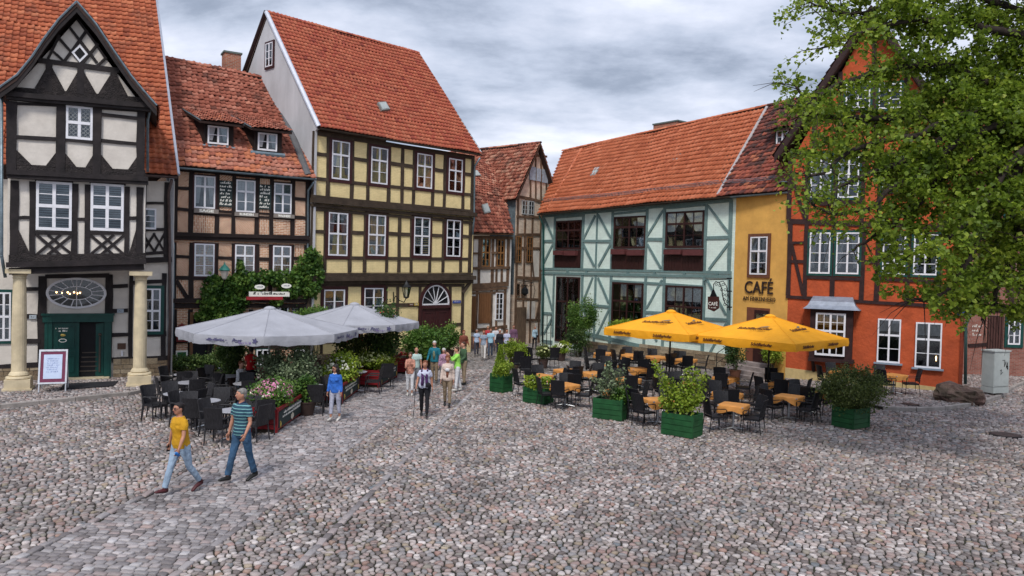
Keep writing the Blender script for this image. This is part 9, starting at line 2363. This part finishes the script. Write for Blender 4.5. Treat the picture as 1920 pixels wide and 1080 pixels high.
person(838, 762, 94, R(0), 'woman in an open cream jacket, patterned top and beige trousers', fab('cream_jacket', (0.55, 0.44, 0.38)), khaki, HR, shBlack, legs=(8, 3, -10, 10), arms=(-6, 18, 10, 6, 14, 10), sleeve='long', heavy=1.12, sk=S2, jacket=fab('rust_print', (0.28, 0.10, 0.06), scale=22, var=0.6), items=(stripe(whiteT),), hairstyle='curly')
person(768, 742, 80, R(5), 'woman in a salmon tunic with crossed arms and white trousers', fab('salmon_tunic', (0.46, 0.22, 0.16), scale=14, var=0.35), whiteT, HB, shWhite, legs=(4, 2, -6, 6), arms=(20, 80, 4, 20, 80, 4), sleeve='long', sk=S2, hairstyle='curly', leglen='crop', vox=0.019)
person(779, 728, 76, R(10), 'balding man in a mint shirt looking down', fab('mint', (0.42, 0.55, 0.52)), greyT, HW, shGrey, legs=(4, 2, -4, 4), arms=(6, 20, 6, 6, 20, 6), fem=False, tilt=22, lean=10, hairstyle='bald', sk=S2, vox=0.019)
person(814, 718, 78, R(-6), 'white-haired man in an open teal jacket', fab('teal_jacket', (0.015, 0.15, 0.20)), khaki, HW, shGrey, legs=(3, 1, -4, 3), arms=(4, 30, 14, 4, 30, 14), fem=False, sleeve='long', tilt=16, lean=8, jacket=fab('olive_top', (0.20, 0.22, 0.14)), vox=0.019)
person(831, 722, 68, R(0), 'white-haired person in a pink checked shirt behind the cream jacket', fab('pink_check', (0.40, 0.24, 0.34), scale=26, var=0.5), greyT, HW, shGrey, legs=(2, 1, -4, 3), arms=(4, 20, 10, 4, 20, 10), sleeve='long', hairstyle='curly', vox=0.019)
person(857, 734, 82, R(-75), 'person in a lime green jacket and white trousers raising a hand to the face', fab('lime_jacket', (0.28, 0.62, 0.10)), whiteT, HB, shWhite, legs=(6, 2, -8, 6), arms=(50, 95, 4, 50, 95, 4), sleeve='long', fem=True, vox=0.019)
person(869, 722, 80, R(-60), 'person in a dark waistcoat and green sleeves beside the lime jacket', fab('dark_green', (0.05, 0.10, 0.05)), khaki, HB, shBlack, legs=(2, 1, -4, 3), arms=(10, 50, 6, 10, 50, 6), fem=False, sleeve='long', vox=0.019)
person(868, 680, 60, R(20), 'stocky man in a rust brown jacket by the yellow house corner', fab('rust_jacket', (0.17, 0.05, 0.03)), khaki, HR, shBlack, legs=(2, 1, -2, 2), arms=(6, 40, 10, 6, 40, 10), fem=False, sleeve='long', heavy=1.15, sk=S2, vox=0.022)
# the group coming down the lane
grp = 'tour group walking out of the lane'
lane_p = [
 (893, 668, 50, 5, 'person at the left of the lane group in a pale blue shirt and dark trousers', (0.36, 0.45, 0.60), (0.05, 0.05, 0.07), HG, True),
 (906, 676, 56, -5, 'person in a grey-blue top and white trousers leading the lane group', (0.25, 0.30, 0.38), (0.58, 0.56, 0.54), HR, True),
 (919, 671, 54, 0, 'person in a sky blue shirt third in the lane group', (0.30, 0.50, 0.62), (0.06, 0.08, 0.12), HR, False),
 (936, 674, 56, 0, 'white-haired person in a black jacket over a pale top', (0.015, 0.015, 0.02), (0.03, 0.03, 0.04), HW, True),
 (949, 672, 54, 6, 'woman in a pale lilac blouse and dark trousers', (0.45, 0.48, 0.62), (0.03, 0.035, 0.05), HB, True),
 (962, 662, 52, 0, 'man in a plum checked shirt and tan trousers at the right of the group', (0.14, 0.07, 0.12), (0.30, 0.24, 0.17), HB, False),
 (914, 662, 50, 0, 'person in a red top half hidden at the back of the lane group', (0.40, 0.04, 0.05), (0.05, 0.05, 0.06), HL, True),
 (929, 663, 50, 0, 'person in white at the back of the lane group', (0.55, 0.55, 0.58), (0.10, 0.10, 0.12), HB, False)]
for i, (x, y, h_, yw, lab, tc_, bc_, hr, fm) in enumerate(lane_p):
    s_ = 1 if i % 2 else -1
    person(x, y, h_, R(yw), lab, fab('lane_top_%s' % 'abcdefgh'[i], tc_), fab('lane_trousers_%s' % 'abcdefgh'[i], bc_), hr, shGrey, legs=(12 * s_, 3, -12 * s_, 8), arms=(-8 * s_, 16, 8, 10 * s_, 14, 9), fem=fm, sleeve='long' if i in (3, 5) else 'short', sk=S2, vox=0.024, group=grp)
person(1002, 655, 43, R(15), 'lone person in a pale blue jacket and dark trousers by the green house corner', fab('ice_blue', (0.30, 0.42, 0.50)), blackT, HG, shBlack, legs=(8, 2, -8, 6), arms=(-4, 14, 8, 8, 14, 8), sleeve='long', sk=S2, vox=0.024, items=(bag(blackT, 1, 1.0),))
# at the tables on the left
person(470, 742, 60, R(-160), 'waitress in a scarlet top bending over the tables', fab('scarlet', (0.50, 0.012, 0.015)), blackT, HK, shBlack, legs=(0, 0, 0, 0), arms=(35, 20, 6, 30, 25, 6), sleeve='short', lean=22, sk=S2, vox=0.02, hgt=1.66)
person(449, 748, 60, R(70), 'red-haired guest in a white shirt seated below the grey umbrella', whiteT, jeansL, HR, shGrey, legs=(85, 88, 82, 85), arms=(35, 55, 6, 30, 60, 6), sleeve='long', sit=True, vox=0.02, hgt=1.65)
person(497, 742, 60, R(20), 'guest with a pink sun hat seated behind the umbrella pole', fab('rose_top', (0.33, 0.12, 0.13)), greyT, hairm('pinkish', (0.34, 0.15, 0.15)), shGrey, legs=(85, 88, 82, 85), arms=(30, 55, 6, 30, 60, 6), sit=True, vox=0.02, hgt=1.65, hairstyle='curly')
